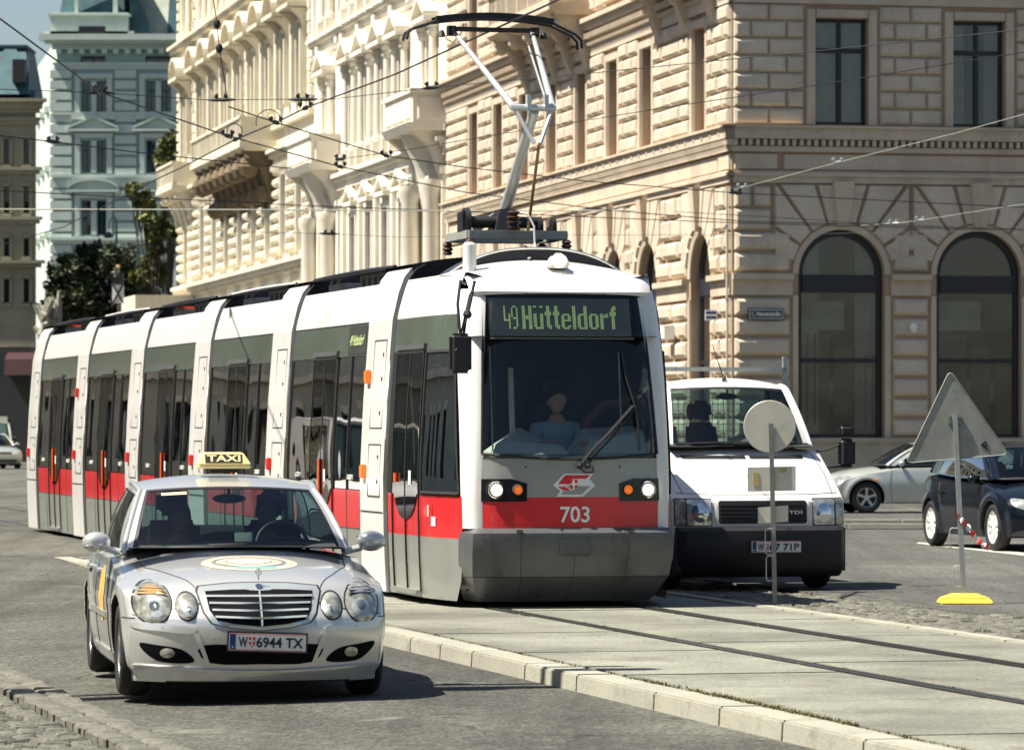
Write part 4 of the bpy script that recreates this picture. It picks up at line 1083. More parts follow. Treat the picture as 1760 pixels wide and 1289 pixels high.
def courses(mb, s0, s1, z0, z1, h, nb, out=.10, o=0.0, c=.06, gap=.03, m=0, brick=True, rr=R):
    """raised rusticated blocks in courses between s0 and s1"""
    n = max(1, round((z1-z0)/h)); h = (z1-z0)/n
    for j in range(n):
        if brick and j % 2: cuts = [s0]+[s0+(s1-s0)*(k+.5)/nb for k in range(nb)]+[s1]
        else: cuts = [s0+(s1-s0)*k/nb for k in range(nb+1)]
        for a, b in zip(cuts[:-1], cuts[1:]):
            if b-a < .12: continue
            mb.pil(a+gap/2, b-gap/2, o-.01, o+out*rr.uniform(.85,1.1), z0+j*h+gap/2, z0+(j+1)*h-gap/2, min(c, (b-a)*.3), m)
def cornice(mb, s0, s1, z, prof, m=0, o=0.0, ends=True):
    """prof: list of (dz0, dz1, out)"""
    for a, b, out in prof: mb.hexa([(s0-(out if ends else 0),o-.02,z+a),(s1+(out if ends else 0),o-.02,z+a),(s1+(out if ends else 0),o+out,z+a),(s0-(out if ends else 0),o+out,z+a)], [(s0-(out if ends else 0),o-.02,z+b),(s1+(out if ends else 0),o-.02,z+b),(s1+(out if ends else 0),o+out,z+b),(s0-(out if ends else 0),o+out,z+b)], m)
def dentils(mb, s0, s1, z, w, gap, h, out, o=0.0, m=0):
    s = s0
    while s < s1-w: mb.blk(s, s+w, o-.01, o+out, z, z+h, .006, m); s += w+gap
def bracket(mb, s, w, z0, z1, out, o=0.0, m=0):
    h = z1-z0; prof = []
    for k in range(13):
        t = k/12; prof.append((o+out*(.12+.88*t**1.6)+.06*out*math.sin(t*PI*2.3), z0+h*t))
    pts = prof+[(o-.01, z1), (o-.01, z0)]
    mb.hexa([(s-w/2, a, b) for a, b in pts], [(s+w/2, a, b) for a, b in pts], m)
    for e in (-1, 1):
        for (tt, r) in ((.88,.16),(.2,.10)):
            k = int(tt*12); c = prof[k]; rr = r*h
            mb.lathe([(.001,-.03),(rr*.5,-.035),(rr,-.01),(rr,.01),(.001,.01)], (s+e*w/2, c[0]-rr*.7, c[1]-rr*.3), 'x', 12, m) if mb.T is None else None
def pediment(mb, s, w, z, h, out, tri=True, o=0.0, m=0):
    n = 10
    if tri: top = [(s-w/2,z),(s,z+h),(s+w/2,z)]
    else: top = [(s-w/2*math.cos(PI*k/n), z+h*math.sin(PI*k/n)) for k in range(n+1)]
    mb.hexa([(s-w/2-.06,o-.01,z-.16),(s+w/2+.06,o-.01,z-.16),(s+w/2+.06,o+out,z-.16),(s-w/2-.06,o+out,z-.16)], [(s-w/2-.06,o-.01,z),(s+w/2+.06,o-.01,z),(s+w/2+.06,o+out,z),(s-w/2-.06,o+out,z)], m)
    for (a, b) in zip(top[:-1], top[1:]):
        mb.hexa([(a[0],o-.01,a[1]),(b[0],o-.01,b[1]),(b[0],o-.01,b[1]+.16),(a[0],o-.01,a[1]+.16)], [(a[0],o+out,a[1]),(b[0],o+out,b[1]),(b[0],o+out,b[1]+.16),(a[0],o+out,a[1]+.16)], m)
    mb.hexa([(p[0],o-.01,p[1]) for p in top], [(p[0],o+out*.35,p[1]) for p in top], m)
def balustrade(mb, s0, s1, z, h, o, m=0, step=.26, depth=.22):
    mb.hexa([(s0,o-depth,z),(s1,o-depth,z),(s1,o,z),(s0,o,z)], [(s0,o-depth,z+.14),(s1,o-depth,z+.14),(s1,o,z+.14),(s0,o,z+.14)], m)
    mb.hexa([(s0-.03,o-depth-.02,z+h-.12),(s1+.03,o-depth-.02,z+h-.12),(s1+.03,o+.04,z+h-.12),(s0-.03,o+.04,z+h-.12)], [(s0-.03,o-depth-.02,z+h),(s1+.03,o-depth-.02,z+h),(s1+.03,o+.04,z+h),(s0-.03,o+.04,z+h)], m)
    s = s0+.12; n = 0
    while s < s1-.05:
        w = .11 if n % 6 else .2
        mb.blk(s-w/2, s+w/2, o-depth+.03, o-.03, z+.14, z+h-.12, .01, m); s += step; n += 1
def balcony(b, T, s0, s1, z, out, nbk, m, mdark=None, h=1.05, bh=1.3, name='balcony'):
    mb = MB(T)
    mb.hexa([(s0,-.02,z-.34),(s1,-.02,z-.34),(s1,out*.85,z-.34),(s0,out*.85,z-.34)], [(s0-.1,-.02,z-.2),(s1+.1,-.02,z-.2),(s1+.1,out,z-.2),(s0-.1,out,z-.2)])
    mb.hexa([(s0-.12,-.02,z-.2),(s1+.12,-.02,z-.2),(s1+.12,out+.05,z-.2),(s0-.12,out+.05,z-.2)], [(s0-.12,-.02,z),(s1+.12,-.02,z),(s1+.12,out+.05,z),(s0-.12,out+.05,z)])
    balustrade(mb, s0, s1, z, h, out)
    for ss in (s0, s1-.2): mb.hexa([(ss,0,z),(ss+.2,0,z),(ss+.2,out,z),(ss,out,z)], [(ss,0,z+h-.05),(ss+.2,0,z+h-.05),(ss+.2,out,z+h-.05),(ss,out,z+h-.05)])
    for k in range(nbk):
        s = lerp(s0+.35, s1-.35, k/max(1, nbk-1)); bracket(mb, s, .42, z-.34-bh, z-.34, out*.85)
        mb.ball((s, out*.72, z-.55), .22, 10); mb.ball((s, out*.35, z-1.0), .16, 8)
    return mb.build(name, m, b, ang=40)

# ============ corner building
bA = empty('corner_building', (BX, BY, P), BRot, 'large rusticated sandstone corner building with round arched ground floor windows behind the van', 'building')
LA = 37.6; RA = 16.5; HA = 22.0
def Z(py, D=104.0): return CH-(py-HOR)*D/F-P
z_pl, z_sp, z_gt = 1.45, 5.47, 9.10      # plinth top, arch springing, top of ground storey
lw = [3.10+.0, 8.9, 12.95, 16.95, 20.95, 24.95, 28.95, 32.95]     # window centres of the left face
rw = [2.78, 6.31, 9.84, 13.4]
W1, H1 = 1.34, 2.62
Wr = {'L': [(c, 1.30) for c in lw], 'R': [(c, W1) for c in rw]}
body = MB()
for T, cs, Ls, key in ((TL, lw, LA, 'L'), (TR, rw, RA, 'R')):
    body.T = T
    ops = []
    for c in cs:
        hw = 1.1; ops.append((c-hw, c+hw, z_pl, z_sp+1.1))
        for zz in (9.14, 13.6, 17.6): ops.append((c-W1/2, c+W1/2, zz, zz+H1*(.98 if zz > 10 else 1)))
    cells(body, 0, Ls, 0, HA, ops, 0, .36, 0, 0)
    for c in cs:     # arch spandrels (fill the corners between arch and rectangle) and arch reveal
        r = 1.1; n = 12
        for sg in (-1, 1):
            for k in range(n):
                a, b = PI/2*k/n, PI/2*(k+1)/n
                p0 = (c+sg*r*math.cos(a), z_sp+r*math.sin(a)); p1 = (c+sg*r*math.cos(b), z_sp+r*math.sin(b))
                body.poly([(p0[0],.0,p0[1]),(c+sg*r,0,p0[1]),(c+sg*r,0,p1[1]),(p1[0],.0,p1[1])], 0)
                body.poly([(p0[0],0,p0[1]),(p1[0],0,p1[1]),(p1[0],-.36,p1[1]),(p0[0],-.36,p0[1])], 0)
body.T = None
body.poly([(0,LA,0),(RA,LA,0),(RA,LA,HA),(0,LA,HA)]); body.poly([(RA,0,0),(RA,LA,0),(RA,LA,HA),(RA,0,HA)])
body.build('wall', [m_joA], bA, smooth=False, recalc=False)
stone_ = MB()
rA = random.Random(21)
for T, cs, Ls, key in ((TL, lw, LA, 'L'), (TR, rw, RA, 'R')):
    stone_.T = T
    edges = [0.0]
    for c in cs: edges += [c-1.1-.16, c+1.1+.16]
    edges.append(Ls)
    piers = [(edges[i], edges[i+1]) for i in range(0, len(edges), 2)]
    for a, b in piers:
        if b-a < .2: continue
        nb = 2 if key == 'L' else 1
        if key == 'R' and b-a > 1.3: nb = 1
        courses(stone_, a+.02, b-.02, z_pl, z_sp-.55, .49, nb, .13, 0, .10, .07, 0, key == 'L', rA)
        # impost band
        cornice(stone_, a, b, z_sp-.52, [(0,.38,.08),(.38,.52,.20)], 1, ends=False)
        courses(stone_, a+.02, b-.02, z_sp+.03, z_sp+1.05, .50, nb, .13, 0, .10, .07, 0, key == 'L', rA)
    # voussoirs + keystone
    for c in cs:
        for sg in (-1, 1):
            for k in range(4):
                a0, a1 = math.radians(14+20*k), math.radians(14+20*(k+1)-1.5); r0 = 1.27; 
                zt = z_sp+2.22; hw = 1.72
                def ray(a, r): return (c+sg*r*math.cos(a), z_sp+r*math.sin(a))
                def clip(a):
                    r = min(hw/max(.01, math.cos(a)), (zt-z_sp)/max(.01, math.sin(a))); return ray(a, r)
                q = [ray(a0, r0), clip(a0)]
                if math.cos(a0)*(zt-z_sp) > hw*math.sin(a0) and math.cos(a1)*(zt-z_sp) < hw*math.sin(a1): q.append((c+sg*hw, zt))
                q += [clip(a1), ray(a1, r0)]
                mx = sum(p[0] for p in q)/len(q); mz = sum(p[1] for p in q)/len(q)
                stone_.hexa([(p[0],-.01,p[1]) for p in q], [(lerp(p[0],mx,.09),.11,lerp(p[1],mz,.09)) for p in q], 0)
        stone_.hexa([(c-.16,-.01,z_sp+1.16),(c+.16,-.01,z_sp+1.16),(c+.27,-.01,z_sp+2.28),(c-.27,-.01,z_sp+2.28)], [(c-.15,.20,z_sp+1.18),(c+.15,.20,z_sp+1.18),(c+.26,.30,z_sp+2.26),(c-.26,.30,z_sp+2.26)], 1)
        # smooth archivolt
        n = 18
        for k in range(n):
            a, b = PI*k/n, PI*(k+1)/n
            q = lambda rr, t, o: (c+rr*math.cos(t), o, z_sp+rr*math.sin(t))
            stone_.hexa([q(1.1,a,-.02),q(1.25,a,-.02),q(1.25,b,-.02),q(1.1,b,-.02)], [q(1.1,a,.03),q(1.25,a,.06),q(1.25,b,.06),q(1.1,b,.03)], 1)
        for sg in (-1, 1): stone_.blk(*sorted((c+sg*1.1, c+sg*1.25)), -.01, .05, z_pl, z_sp-.52, .01, 1)
    # plain blocks left over beside the voussoirs
    ed = [0.0]
    for c in cs: ed += [c-1.76, c+1.76]
    ed.append(Ls)
    for i in range(0, len(ed), 2):
        if ed[i+1]-ed[i] > .3: courses(stone_, ed[i]+.02, ed[i+1]-.02, z_sp+1.05, z_sp+2.18, .55, 2 if ed[i+1]-ed[i] > 1.2 else 1, .12, 0, .08, .04, 0, True, rA)
    # bands above the arches
    cornice(stone_, 0, Ls, 7.70, [(0,.16,.10),(.16,.24,.17)], 1)
    for i in range(int(Ls/3.5)):
        pass
    cornice(stone_, 0, Ls, 7.94, [(0,.05,.10)], 1)
    stone_.blk(.05, 1.15, -.01, .07, 8.02, 8.42, .02, 1)
    stone_.blk(1.3, Ls-.2, -.01, .045, 8.02, 8.42, .02, 1)
    cornice(stone_, 0, Ls, 8.46, [(0,.13,.13),(.31,.58,.22),(.58,.64,.30)], 1)
    dentils(stone_, -.18, Ls, 8.60, .10, .085, .16, .20, 0, 1)
    if True:
        s = .45
        while s < Ls: stone_.lathe([(.07,.0),(.055,.02),(.03,.02),(.001,.03)], (s, .22, 8.91), 'y', 10, 1); s += .86
    # upper storeys
    for zi, (z0, H_) in enumerate(((9.10, 3.0),(13.3, 3.6),(17.4, 3.2))):
        edges = [0.0]
        for c in cs: edges += [c-W1/2-.26, c+W1/2+.26]
        edges.append(Ls)
        for i in range(0, len(edges), 2):
            a, b = edges[i], edges[i+1]
            nb = 2
            courses(stone_, a+.02, b-.02, z0+.02, z0+H_, .425, nb, .10 if key == 'R' else .13, 0, .085, .022, 0, True, rA)
        for c in cs:
            zz = (9.14,13.6,17.6)[zi]; hh = H1
            for sg in (-1, 1): stone_.blk(*sorted((c+sg*(W1/2), c+sg*(W1/2+.23))), -.01, .09, zz-.02, zz+hh+.22, .015, 1)
            stone_.blk(c-W1/2, c+W1/2, -.01, .09, zz+hh, zz+hh+.22, .015, 1)
            if zi: stone_.blk(c-W1/2-.3, c+W1/2+.3, -.01, .18, zz-.2, zz-.04, .02, 1); cornice(stone_, c-.95, c+.95, zz+hh+.3, [(0,.1,.1),(.1,.2,.22)], 1, ends=False)
    cornice(stone_, 0, Ls, 12.10, [(0,.28,.10),(.28,.36,.16),(.72,.9,.30),(.9,1.02,.42)], 1)
    dentils(stone_, -.2, Ls, 12.56, .13, .13, .16, .30, 0, 1); dentils(stone_, -.05, Ls, 12.38, .09, .07, .10, .22, 0, 1)
    cornice(stone_, 0, Ls, 16.95, [(0,.2,.12),(.2,.3,.22)], 1)
    cornice(stone_, 0, Ls, 20.7, [(0,.3,.2),(.3,.6,.5),(.6,.85,.9)], 1)
    stone_.mi = 0
stone_.T = None
stone_.build('stonework', [m_sA, m_sA2], bA, bevel=0, ang=28)
pl = MB(); 
for T, Ls in ((TL, LA), (TR, RA)):
    pl.T = T; cornice(pl, 0, Ls, 0, [(0,.5,.16),(.5,z_pl-.12,.10),(z_pl-.12,z_pl,.17)], 0)
    pl.mi = 0
pl.T = None; pl.build('plinth', m_plinth, bA)
rf = MB(); rf.box(-.5, RA, -.5, LA, HA, HA+.3); rf.hexa([(-.3,-.3,HA+.3),(RA,-.3,HA+.3),(RA,LA,HA+.3),(-.3,LA,HA+.3)], [(2.5,2.5,HA+3.5),(RA-2,2.5,HA+3.5),(RA-2,LA-2,HA+3.5),(2.5,LA-2,HA+3.5)])
rf.build('roof', mat('slate_roof', (.06,.065,.07), .6, 0, .2, 2), bA)
for T, cs, key in ((TL, lw, 'L'), (TR, rw, 'R')):
    pa = win_proto(T, 2.2, z_sp+1.1-z_pl, m_wfr, 0, True); pa2 = win_proto(T, 2.2, z_sp+1.1-z_pl, m_wfr, 2, True)
    p1 = win_proto(T, W1, H1, m_wfr if key == 'R' else m_wfr2, 1); p2 = win_proto(T, W1, H1, m_wfr if key == 'R' else m_wfr2, 2)
    for i, c in enumerate(cs):
        put_win(pa if i % 2 else pa2, bA, T, c, z_pl)
        put_win(p1 if i % 2 == 0 else p2, bA, T, c, 9.14)
        for zz in (13.6, 17.6): put_win(p2, bA, T, c, zz)
balcony(bA, TL, 1.2, 7.6, 13.6, 1.15, 3, m_sA2, bh=1.5)
balcony(bA, TL, 15.6, 24.6, 13.6, 1.25, 5, m_sA2, bh=1.5)
# signs and small things on its wall
def wall_sign(name, label, T, s0, s1, z0, z1, o=.16, rev=False):
    r = empty(name, (0,0,0), 0, label, 'street sign'); r.matrix_world = Matrix.Translation((BX,BY,P)) @ Matrix.Rotation(BRot, 4, 'Z')
    mb = MB(T); mb.blk(s0, s1, o, o+.04, z0, z1, .005); mb.build('plate', m_signblue, r)
    mb = MB(T)
    for a, b, c, d in ((s0+.03,s1-.03,z0+.03,z0+.045),(s0+.03,s1-.03,z1-.045,z1-.03),(s0+.03,s0+.045,z0+.045,z1-.045),(s1-.045,s1-.03,z0+.045,z1-.045)): mb.blk(a, b, o+.038, o+.044, c, d, .001)
    mb.build('border', m_white, r)
    return r
sz = Z(540)
sg = wall_sign('street_name_sign', 'dark blue street name sign reading 1., Hansenstraße, on the shaded wall beside the corner', TR, .36, 1.27, sz-.14, sz+.14)
text_part('lettering', '1., Hansenstraße', m_white, sg, (.815, -.16-.042, sz), (1,0,0), (0,0,1), .13, .72, .003, .02)
r = empty('street_name_sign', (0,0,0), 0, 'small street name sign projecting on the sunlit face just round the corner', 'street sign'); r.matrix_world = Matrix.Translation((BX,BY,P)) @ Matrix.Rotation(BRot, 4, 'Z')
mb = MB(); mb.box(-.42,-.12,1.0,1.03, sz-.13, sz+.13); mb.build('plate', m_white, r); mb = MB(); mb.box(-.40,-.14,.985,1.0,sz-.09,sz-.03); mb.box(-.40,-.14,.985,1.0,sz+.03,sz+.09); mb.build('lettering', m_eublue, r)
mb = MB(); mb.tube([(-.10,1.0,sz),(-.02,1.0,sz)], .03, 8); mb.build('bracket', m_black, r)
r = empty('wall_box', (0,0,0), 0, 'small pale box with a stub bracket on the sunlit stone face near the corner', 'junction box'); r.matrix_world = Matrix.Translation((BX,BY,P)) @ Matrix.Rotation(BRot, 4, 'Z')
mb = MB(TL); mb.blk(5.4,5.9,.14,.40, sz-.5, sz-.14, .02); mb.build('box', m_white, r)
r = empty('wall_lamp', (0,0,0), 0, 'small round pale lamp on the shaded pier between two arched windows', 'wall lamp'); r.matrix_world = Matrix.Translation((BX,BY,P)) @ Matrix.Rotation(BRot, 4, 'Z')
mb = MB(TR); mb.ball((4.56,.22,Z(562)), .11, 12, sc=(1,.8,1.25)); mb.build('globe', m_white, r)
mb = MB(TR); mb.blk(4.5,4.62,.10,.16,Z(562)-.08,Z(562)+.08,.01); mb.build('mount', m_black, r)
r = empty('downpipe', (0,0,0), 0, 'thin rain pipe running up the corner of the sandstone building', 'pipe'); r.matrix_world = Matrix.Translation((BX,BY,P)) @ Matrix.Rotation(BRot, 4, 'Z')
mb = MB(); mb.tube([(-.17,-.17,.3),(-.17,-.17,7.6)], .03, 8); mb.build('pipe', m_sA2, r)
mb = MB()
for z in (1.2,3.0,4.8,6.6): mb.tube([(-.17,-.17,z),(-.17,-.17,z+.06)], .045, 8)
mb.build('clip', m_alu, r)

# ============ white building with pilasters, projecting bays and pediments
S0, S1, S2 = 37.8, 66.8, 110.5
def bld(name, label, s0, s1):
    return empty(name, (0,0,0), 0, label, 'building')
MT = Matrix.Translation((BX,BY,P)) @ Matrix.Rotation(BRot, 4, 'Z')
bB = bld('pediment_building', 'white stucco townhouse with pilasters, triangular pediments and two projecting bays', S0, S1); bB.matrix_world = MT
HB = 26.0
cB = [S0+2.9, S0+8.4, S0+12.0, S0+15.6, S0+19.2, S0+24.9]
LV = [(5.6,9.6),(12.1,15.0),(17.6,20.3),(22.2,24.4)]; WB = 1.25
mb = MB(TL); ops = [(c-WB/2, c+WB/2, a, b) for c in cB for a, b in LV]
cells(mb, S0, S1, 0, HB, ops, 0, .36)
mb.T = None; mb.poly([(0,S0,0),(16,S0,0),(16,S0,HB),(0,S0,HB)]); mb.poly([(0,S1,0),(16,S1,0),(16,S1,HB),(0,S1,HB)]); mb.poly([(0,S0,HB),(16,S0,HB),(16,S1,HB),(0,S1,HB)])
mb.build('wall', m_sB, bB, smooth=False, recalc=False)
mb = MB(TL)
for i in range(len(cB)+1): pass
for c in cB:
    for k, (a, b) in enumerate(LV):
        for sgn in (-1, 1):
            mb.blk(*sorted((c+sgn*WB/2, c+sgn*(WB/2+.2))), -.01, .10, a-.02, b+.2, .015)
            if k in (1, 2):     # flanking engaged columns
                mb.lathe([(.19,a-.1),(.19,a+.1),(.15,a+.14),(.13,b-.15),(.19,b-.05),(.19,b+.12)], (c+sgn*(WB/2+.38), .16, 0), 'z', 12)
                mb.blk(c+sgn*(WB/2+.38)-.2, c+sgn*(WB/2+.38)+.2, 0, .38, a-.75, a-.1, .02); mb.blk(c+sgn*(WB/2+.38)-.2, c+sgn*(WB/2+.38)+.2, 0, .36, b+.12, b+.35, .02)
        mb.blk(c-WB/2, c+WB/2, -.01, .10, b, b+.2, .015)
        if k == 1: pediment(mb, c, 2.5, b+.52, .62, .55, True)
        elif k == 0: pediment(mb, c, 1.9, b+.55, .45, .32, True)
        elif k == 2: pediment(mb, c, 2.2, b+.55, .42, .40, False)
        else: mb.blk(c-.95, c+.95, -.01, .3, b+.25, b+.42, .02)
for s in [S0+.45, S0+5.4, S0+6.6, S0+10.2, S0+13.8, S0+17.4, S0+21.2, S0+22.4, S0+27.2]+[S1-.45]:
    for z0, z1 in ((4.6,10.4),(16.4,21.0),(21.6,25.0)):
        mb.blk(s-.26, s+.26, -.01, .16, z0, z1, .02); mb.blk(s-.33, s+.33, 0, .24, z1-.3, z1, .03); mb.blk(s-.32, s+.32, 0, .22, z0, z0+.3, .03)
cornice(mb, S0, S1, 10.75, [(0,.3,.15),(.3,.45,.28),(.45,.6,.40)], ends=False)
cornice(mb, S0, S1, 11.55, [(0,.2,.12)], ends=False)
cornice(mb, S0, S1, 16.55, [(0,.22,.12),(.22,.36,.26),(.36,.48,.36)], ends=False)
cornice(mb, S0, S1, 21.25, [(0,.2,.15),(.2,.34,.3)], ends=False)
cornice(mb, S0, S1, 25.1, [(0,.3,.3),(.3,.55,.6),(.55,.8,.95)], ends=False)
cornice(mb, S0, S1, 4.2, [(0,.2,.2),(.2,.35,.3)], ends=False)
dentils(mb, S0, S1, 16.2, .18, .16, .2, .2)
mb.build('stucco_ornament', m_sB, bB, ang=30)
# projecting bays: rounded corbel, oriel parapet with panels
for s0, s1 in ((S0+.2, S0+5.6), (S1-6.6, S1-.6)):
    mb = MB(TL); zc = 11.55
    mb.hexa([(s0,0,zc),(s1,0,zc),(s1,1.15,zc),(s0,1.15,zc)], [(s0,0,zc+.28),(s1,0,zc+.28),(s1,1.3,zc+.28),(s0,1.3,zc+.28)])
    mb.hexa([(s0,0,zc+.28),(s1,0,zc+.28),(s1,1.15,zc+.28),(s0,1.15,zc+.28)], [(s0,0,zc+1.25),(s1,0,zc+1.25),(s1,1.15,zc+1.25),(s0,1.15,zc+1.25)])
    mb.hexa([(s0-.08,0,zc+1.25),(s1+.08,0,zc+1.25),(s1+.08,1.26,zc+1.25),(s0-.08,1.26,zc+1.25)], [(s0-.08,0,zc+1.4),(s1+.08,0,zc+1.4),(s1+.08,1.26,zc+1.4),(s0-.08,1.26,zc+1.4)])
    n = 4
    for k in range(n):
        a = s0+.15+(s1-s0-.3)*k/n; mb.blk(a+.06, a+(s1-s0-.3)/n-.06, 1.14, 1.2, zc+.42, zc+1.12, .03)
    mb.hexa([(s0+.01,.15,zc+.42)]*0+[(s0-.05,.2,zc+.42),(s0-.05,.95,zc+.42),(s0-.05,.95,zc+1.1),(s0-.05,.2,zc+1.1)], [(s0,.15,zc+.36),(s0,1.0,zc+.36),(s0,1.0,zc+1.16),(s0,.15,zc+1.16)])
    for k in range(3): bracket(mb, lerp(s0+.5, s1-.5, k/2), .5, zc-1.5, zc, 1.1)
    mb.lathe([(.12,zc-3.2),(.34,zc-2.5),(.5,zc-1.6),(.62,zc-1.0),(.95,zc-.35),(1.1,zc)], ((s0+s1)/2, 0, 0), 'z', 20)
    # big engaged columns under the bay
    for s in (s0+.6, s1-.6): mb.lathe([(.42,4.4),(.42,4.8),(.34,4.9),(.30,zc-2.2),(.42,zc-1.9),(.42,zc-1.6)], (s, .4, 0), 'z', 16)
    mb.build('oriel_balcony', m_sB, bB, ang=35)
pB = win_proto(TL, WB, 2.9, m_wfr2, 2); pB0 = win_proto(TL, WB, 4.0, m_wfr2, 2); pB3 = win_proto(TL, WB, 2.2, m_wfr2, 0); pB2 = win_proto(TL, WB, 2.7, m_wfr2, 0)
for c in cB:
    for k, pr in enumerate((pB0, pB, pB2, pB3)): put_win(pr, bB, TL, c, LV[k][0])

# ============ cream building with the long balustraded balcony
bC = bld('balcony_building', 'ornate cream townhouse farther down the street with arched pediments over a long dark balcony', S1, S2); bC.matrix_world = MT
HC = 28.5
cC = [S1+3.2, S1+7.6, S1+12.0, S1+16.4, S1+20.8, S1+25.2, S1+29.6, S1+34.0, S1+40.3]
LC = [(4.6,7.2),(8.9,12.2),(15.0,18.1),(21.0,23.6),(25.2,27.2)]; WC = 1.45
mb = MB(TL); cells(mb, S1, S2, 0, HC, [(c-WC/2, c+WC/2, a, b) for c in cC for a, b in LC], 0, .36)
mb.T = None; mb.poly([(0,S1,0),(16,S1,0),(16,S1,HC),(0,S1,HC)]); mb.poly([(0,S2,0),(16,S2,0),(16,S2,HC),(0,S2,HC)]); mb.poly([(0,S1,HC),(16,S1,HC),(16,S2,HC),(0,S2,HC)])
mb.build('wall', m_sC, bC, smooth=False, recalc=False)
mb = MB(TL); rC = random.Random(4)
e = [S1]
for c in cC: e += [c-WC/2-.3, c+WC/2+.3]
e.append(S2)
for i in range(0, len(e), 2):
    nb = 3 if e[i+1]-e[i] > 3 else 2 if e[i+1]-e[i] > 2 else 1
    courses(mb, e[i]+.03, e[i+1]-.03, 8.85, 12.7, .48, max(1, nb-0), .24, 0, .14, .06, 0, False, rC)
for c in cC:
    for k, (a, b) in enumerate(LC):
        for sgn in (-1, 1):
            mb.blk(*sorted((c+sgn*WC/2, c+sgn*(WC/2+.26))), -.01, .16, a-.02, b+.2, .02)
            if k == 2:
                mb.blk(*sorted((c+sgn*(WC/2+.3), c+sgn*(WC/2+.62))), -.01, .30, a, b-.3, .03)
                bracket(mb, c+sgn*(WC/2+.46), .34, b-.5, b+.5, .75)
            if k == 3: mb.lathe([(.18,a-.2),(.18,a),(.14,a+.1),(.12,b-.1),(.18,b),(.18,b+.2)], (c+sgn*(WC/2+.42), .18, 0), 'z', 10)
        mb.blk(c-WC/2, c+WC/2, -.01, .16, b, b+.2, .02)
        if k == 2: pediment(mb, c, 2.9, b+.7, .85, .85, False)
        if k == 3: pediment(mb, c, 2.4, b+.4, .4, .4, True)
        if k == 0: mb.blk(c-1.1, c+1.1, -.01, .25, b+.25, b+.45, .02)
for s in (S1+.3, S1+18.6, S2-.4, S2-6.9, S1+37.2):
    z = 14.4
    while z < 27.5: mb.blk(s-.45 if int(z*2) % 2 else s-.35, s+.45 if int(z*2) % 2 else s+.35, -.01, .2, z, z+.44, .04); z += .5
for s in [e[i] for i in range(2, len(e)-1, 2)]:
    mb.blk(s+.4, s+.75, -.01, .28, 15.0, 19.8, .03)
cornice(mb, S1, S2, 8.1, [(0,.16,.2),(.16,.34,.36),(.34,.5,.5)], ends=False); cornice(mb, S1, S2, 12.75, [(0,.25,.15),(.25,.45,.35),(.45,.6,.5)], ends=False)
cornice(mb, S1, S2, 7.3, [(0,.2,.12)], ends=False); cornice(mb, S1, S2, 14.2, [(0,.3,.25)], ends=False)
cornice(mb, S1, S2, 19.9, [(0,.3,.3),(.3,.5,.55),(.5,.65,.7)], ends=False); cornice(mb, S1, S2, 24.4, [(0,.3,.3)], ends=False); cornice(mb, S1, S2, 27.6, [(0,.3,.4),(.3,.9,.9)], ends=False)
dentils(mb, S1, S2, 12.45, .22, .2, .26, .3); dentils(mb, S1, S2, 19.55, .25, .25, .3, .4)
mb.build('stucco_ornament', m_sC, bC, ang=30)
balcony(bC, TL, S1+10.4, S1+27.0, 13.7, 1.55, 8, m_sC, bh=1.9, h=1.15)
balcony(bC, TL, S2-6.6, S2-.2, 13.4, 1.2, 4, m_sC, bh=1.9, h=1.15)
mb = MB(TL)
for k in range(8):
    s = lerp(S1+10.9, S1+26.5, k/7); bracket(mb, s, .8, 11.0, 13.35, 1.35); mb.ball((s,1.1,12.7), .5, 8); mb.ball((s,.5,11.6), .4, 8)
mb.build('shaded_console', m_brown, bC, ang=40)  # dark brown puts the shadow under the balcony into the console colour
protos = [win_proto(TL, WC, b-a, m_wfr2, bl) for (a, b), bl in zip(LC, (0,2,2,0,0))]
for c in cC:
    for k, pr in enumerate(protos): put_win(pr, bC, TL, c, LC[k][0])
mb = MB(); mb.box(-2.6,-.05,S2-.3,S2+.3,0,7.4); mb.box(-2.9,-.05,S2-5.6,S2+.5,7.4,8.1)
for s in (S2-5.2, S2-2.6): mb.lathe([(.3,0),(.3,.4),(.24,.5),(.22,6.9),(.32,7.1),(.32,7.4)], (-2.5, s, 0), 'z', 14)
mb.build('portico', m_sC, bC)

# ============ teal-tinted distant building and the one left of it
m_teal = mat('pale_teal_stucco', (.31,.42,.395), .85, 0, .10, .4, speck=.06, dirt=.3, dcol=(.20,.30,.28), ds=.4)
m_tealw = mat('pale_teal_trim', (.50,.57,.51), .85, 0, .06, .6, dirt=.4, dcol=(.3,.38,.35), ds=.9, streak=True)
m_troof = mat('teal_roof_metal', (.03,.085,.10), .5, .2, .3, .8)
m_rooft = mat('pale_roof_slates', (.34,.36,.30), .7, 0, .15, 1.5, speck=.15)
D_ = 280.0; mpp = D_/F
def Xp(px): return (px-880)*mpp
def Zp(py): return CH-(py-HOR)*mpp-P
bD = empty('teal_building', (0, D_, P), 0, 'tall pale teal townhouse with a mansard tower closing the street behind the trees', 'building')
TD = lambda p: (p[0], -p[1], p[2])
xl, xr = Xp(98), Xp(420); zt = Zp(68)
wins = []
for (cx, pair) in ((161,1),(272,1),(382,1)):
    for (y0, y1) in ((195,140),(297,242),(404,345),(505,450),(610,550)):
        for dx in (-13, 13): wins.append((Xp(cx+dx-7), Xp(cx+dx+8), Zp(y0), Zp(y1)))
    wins.append((Xp(cx-22), Xp(cx+20), Zp(112), Zp(97)))
mb = MB(TD); cells(mb, xl, xr, 0, zt, wins, 0, .4); 
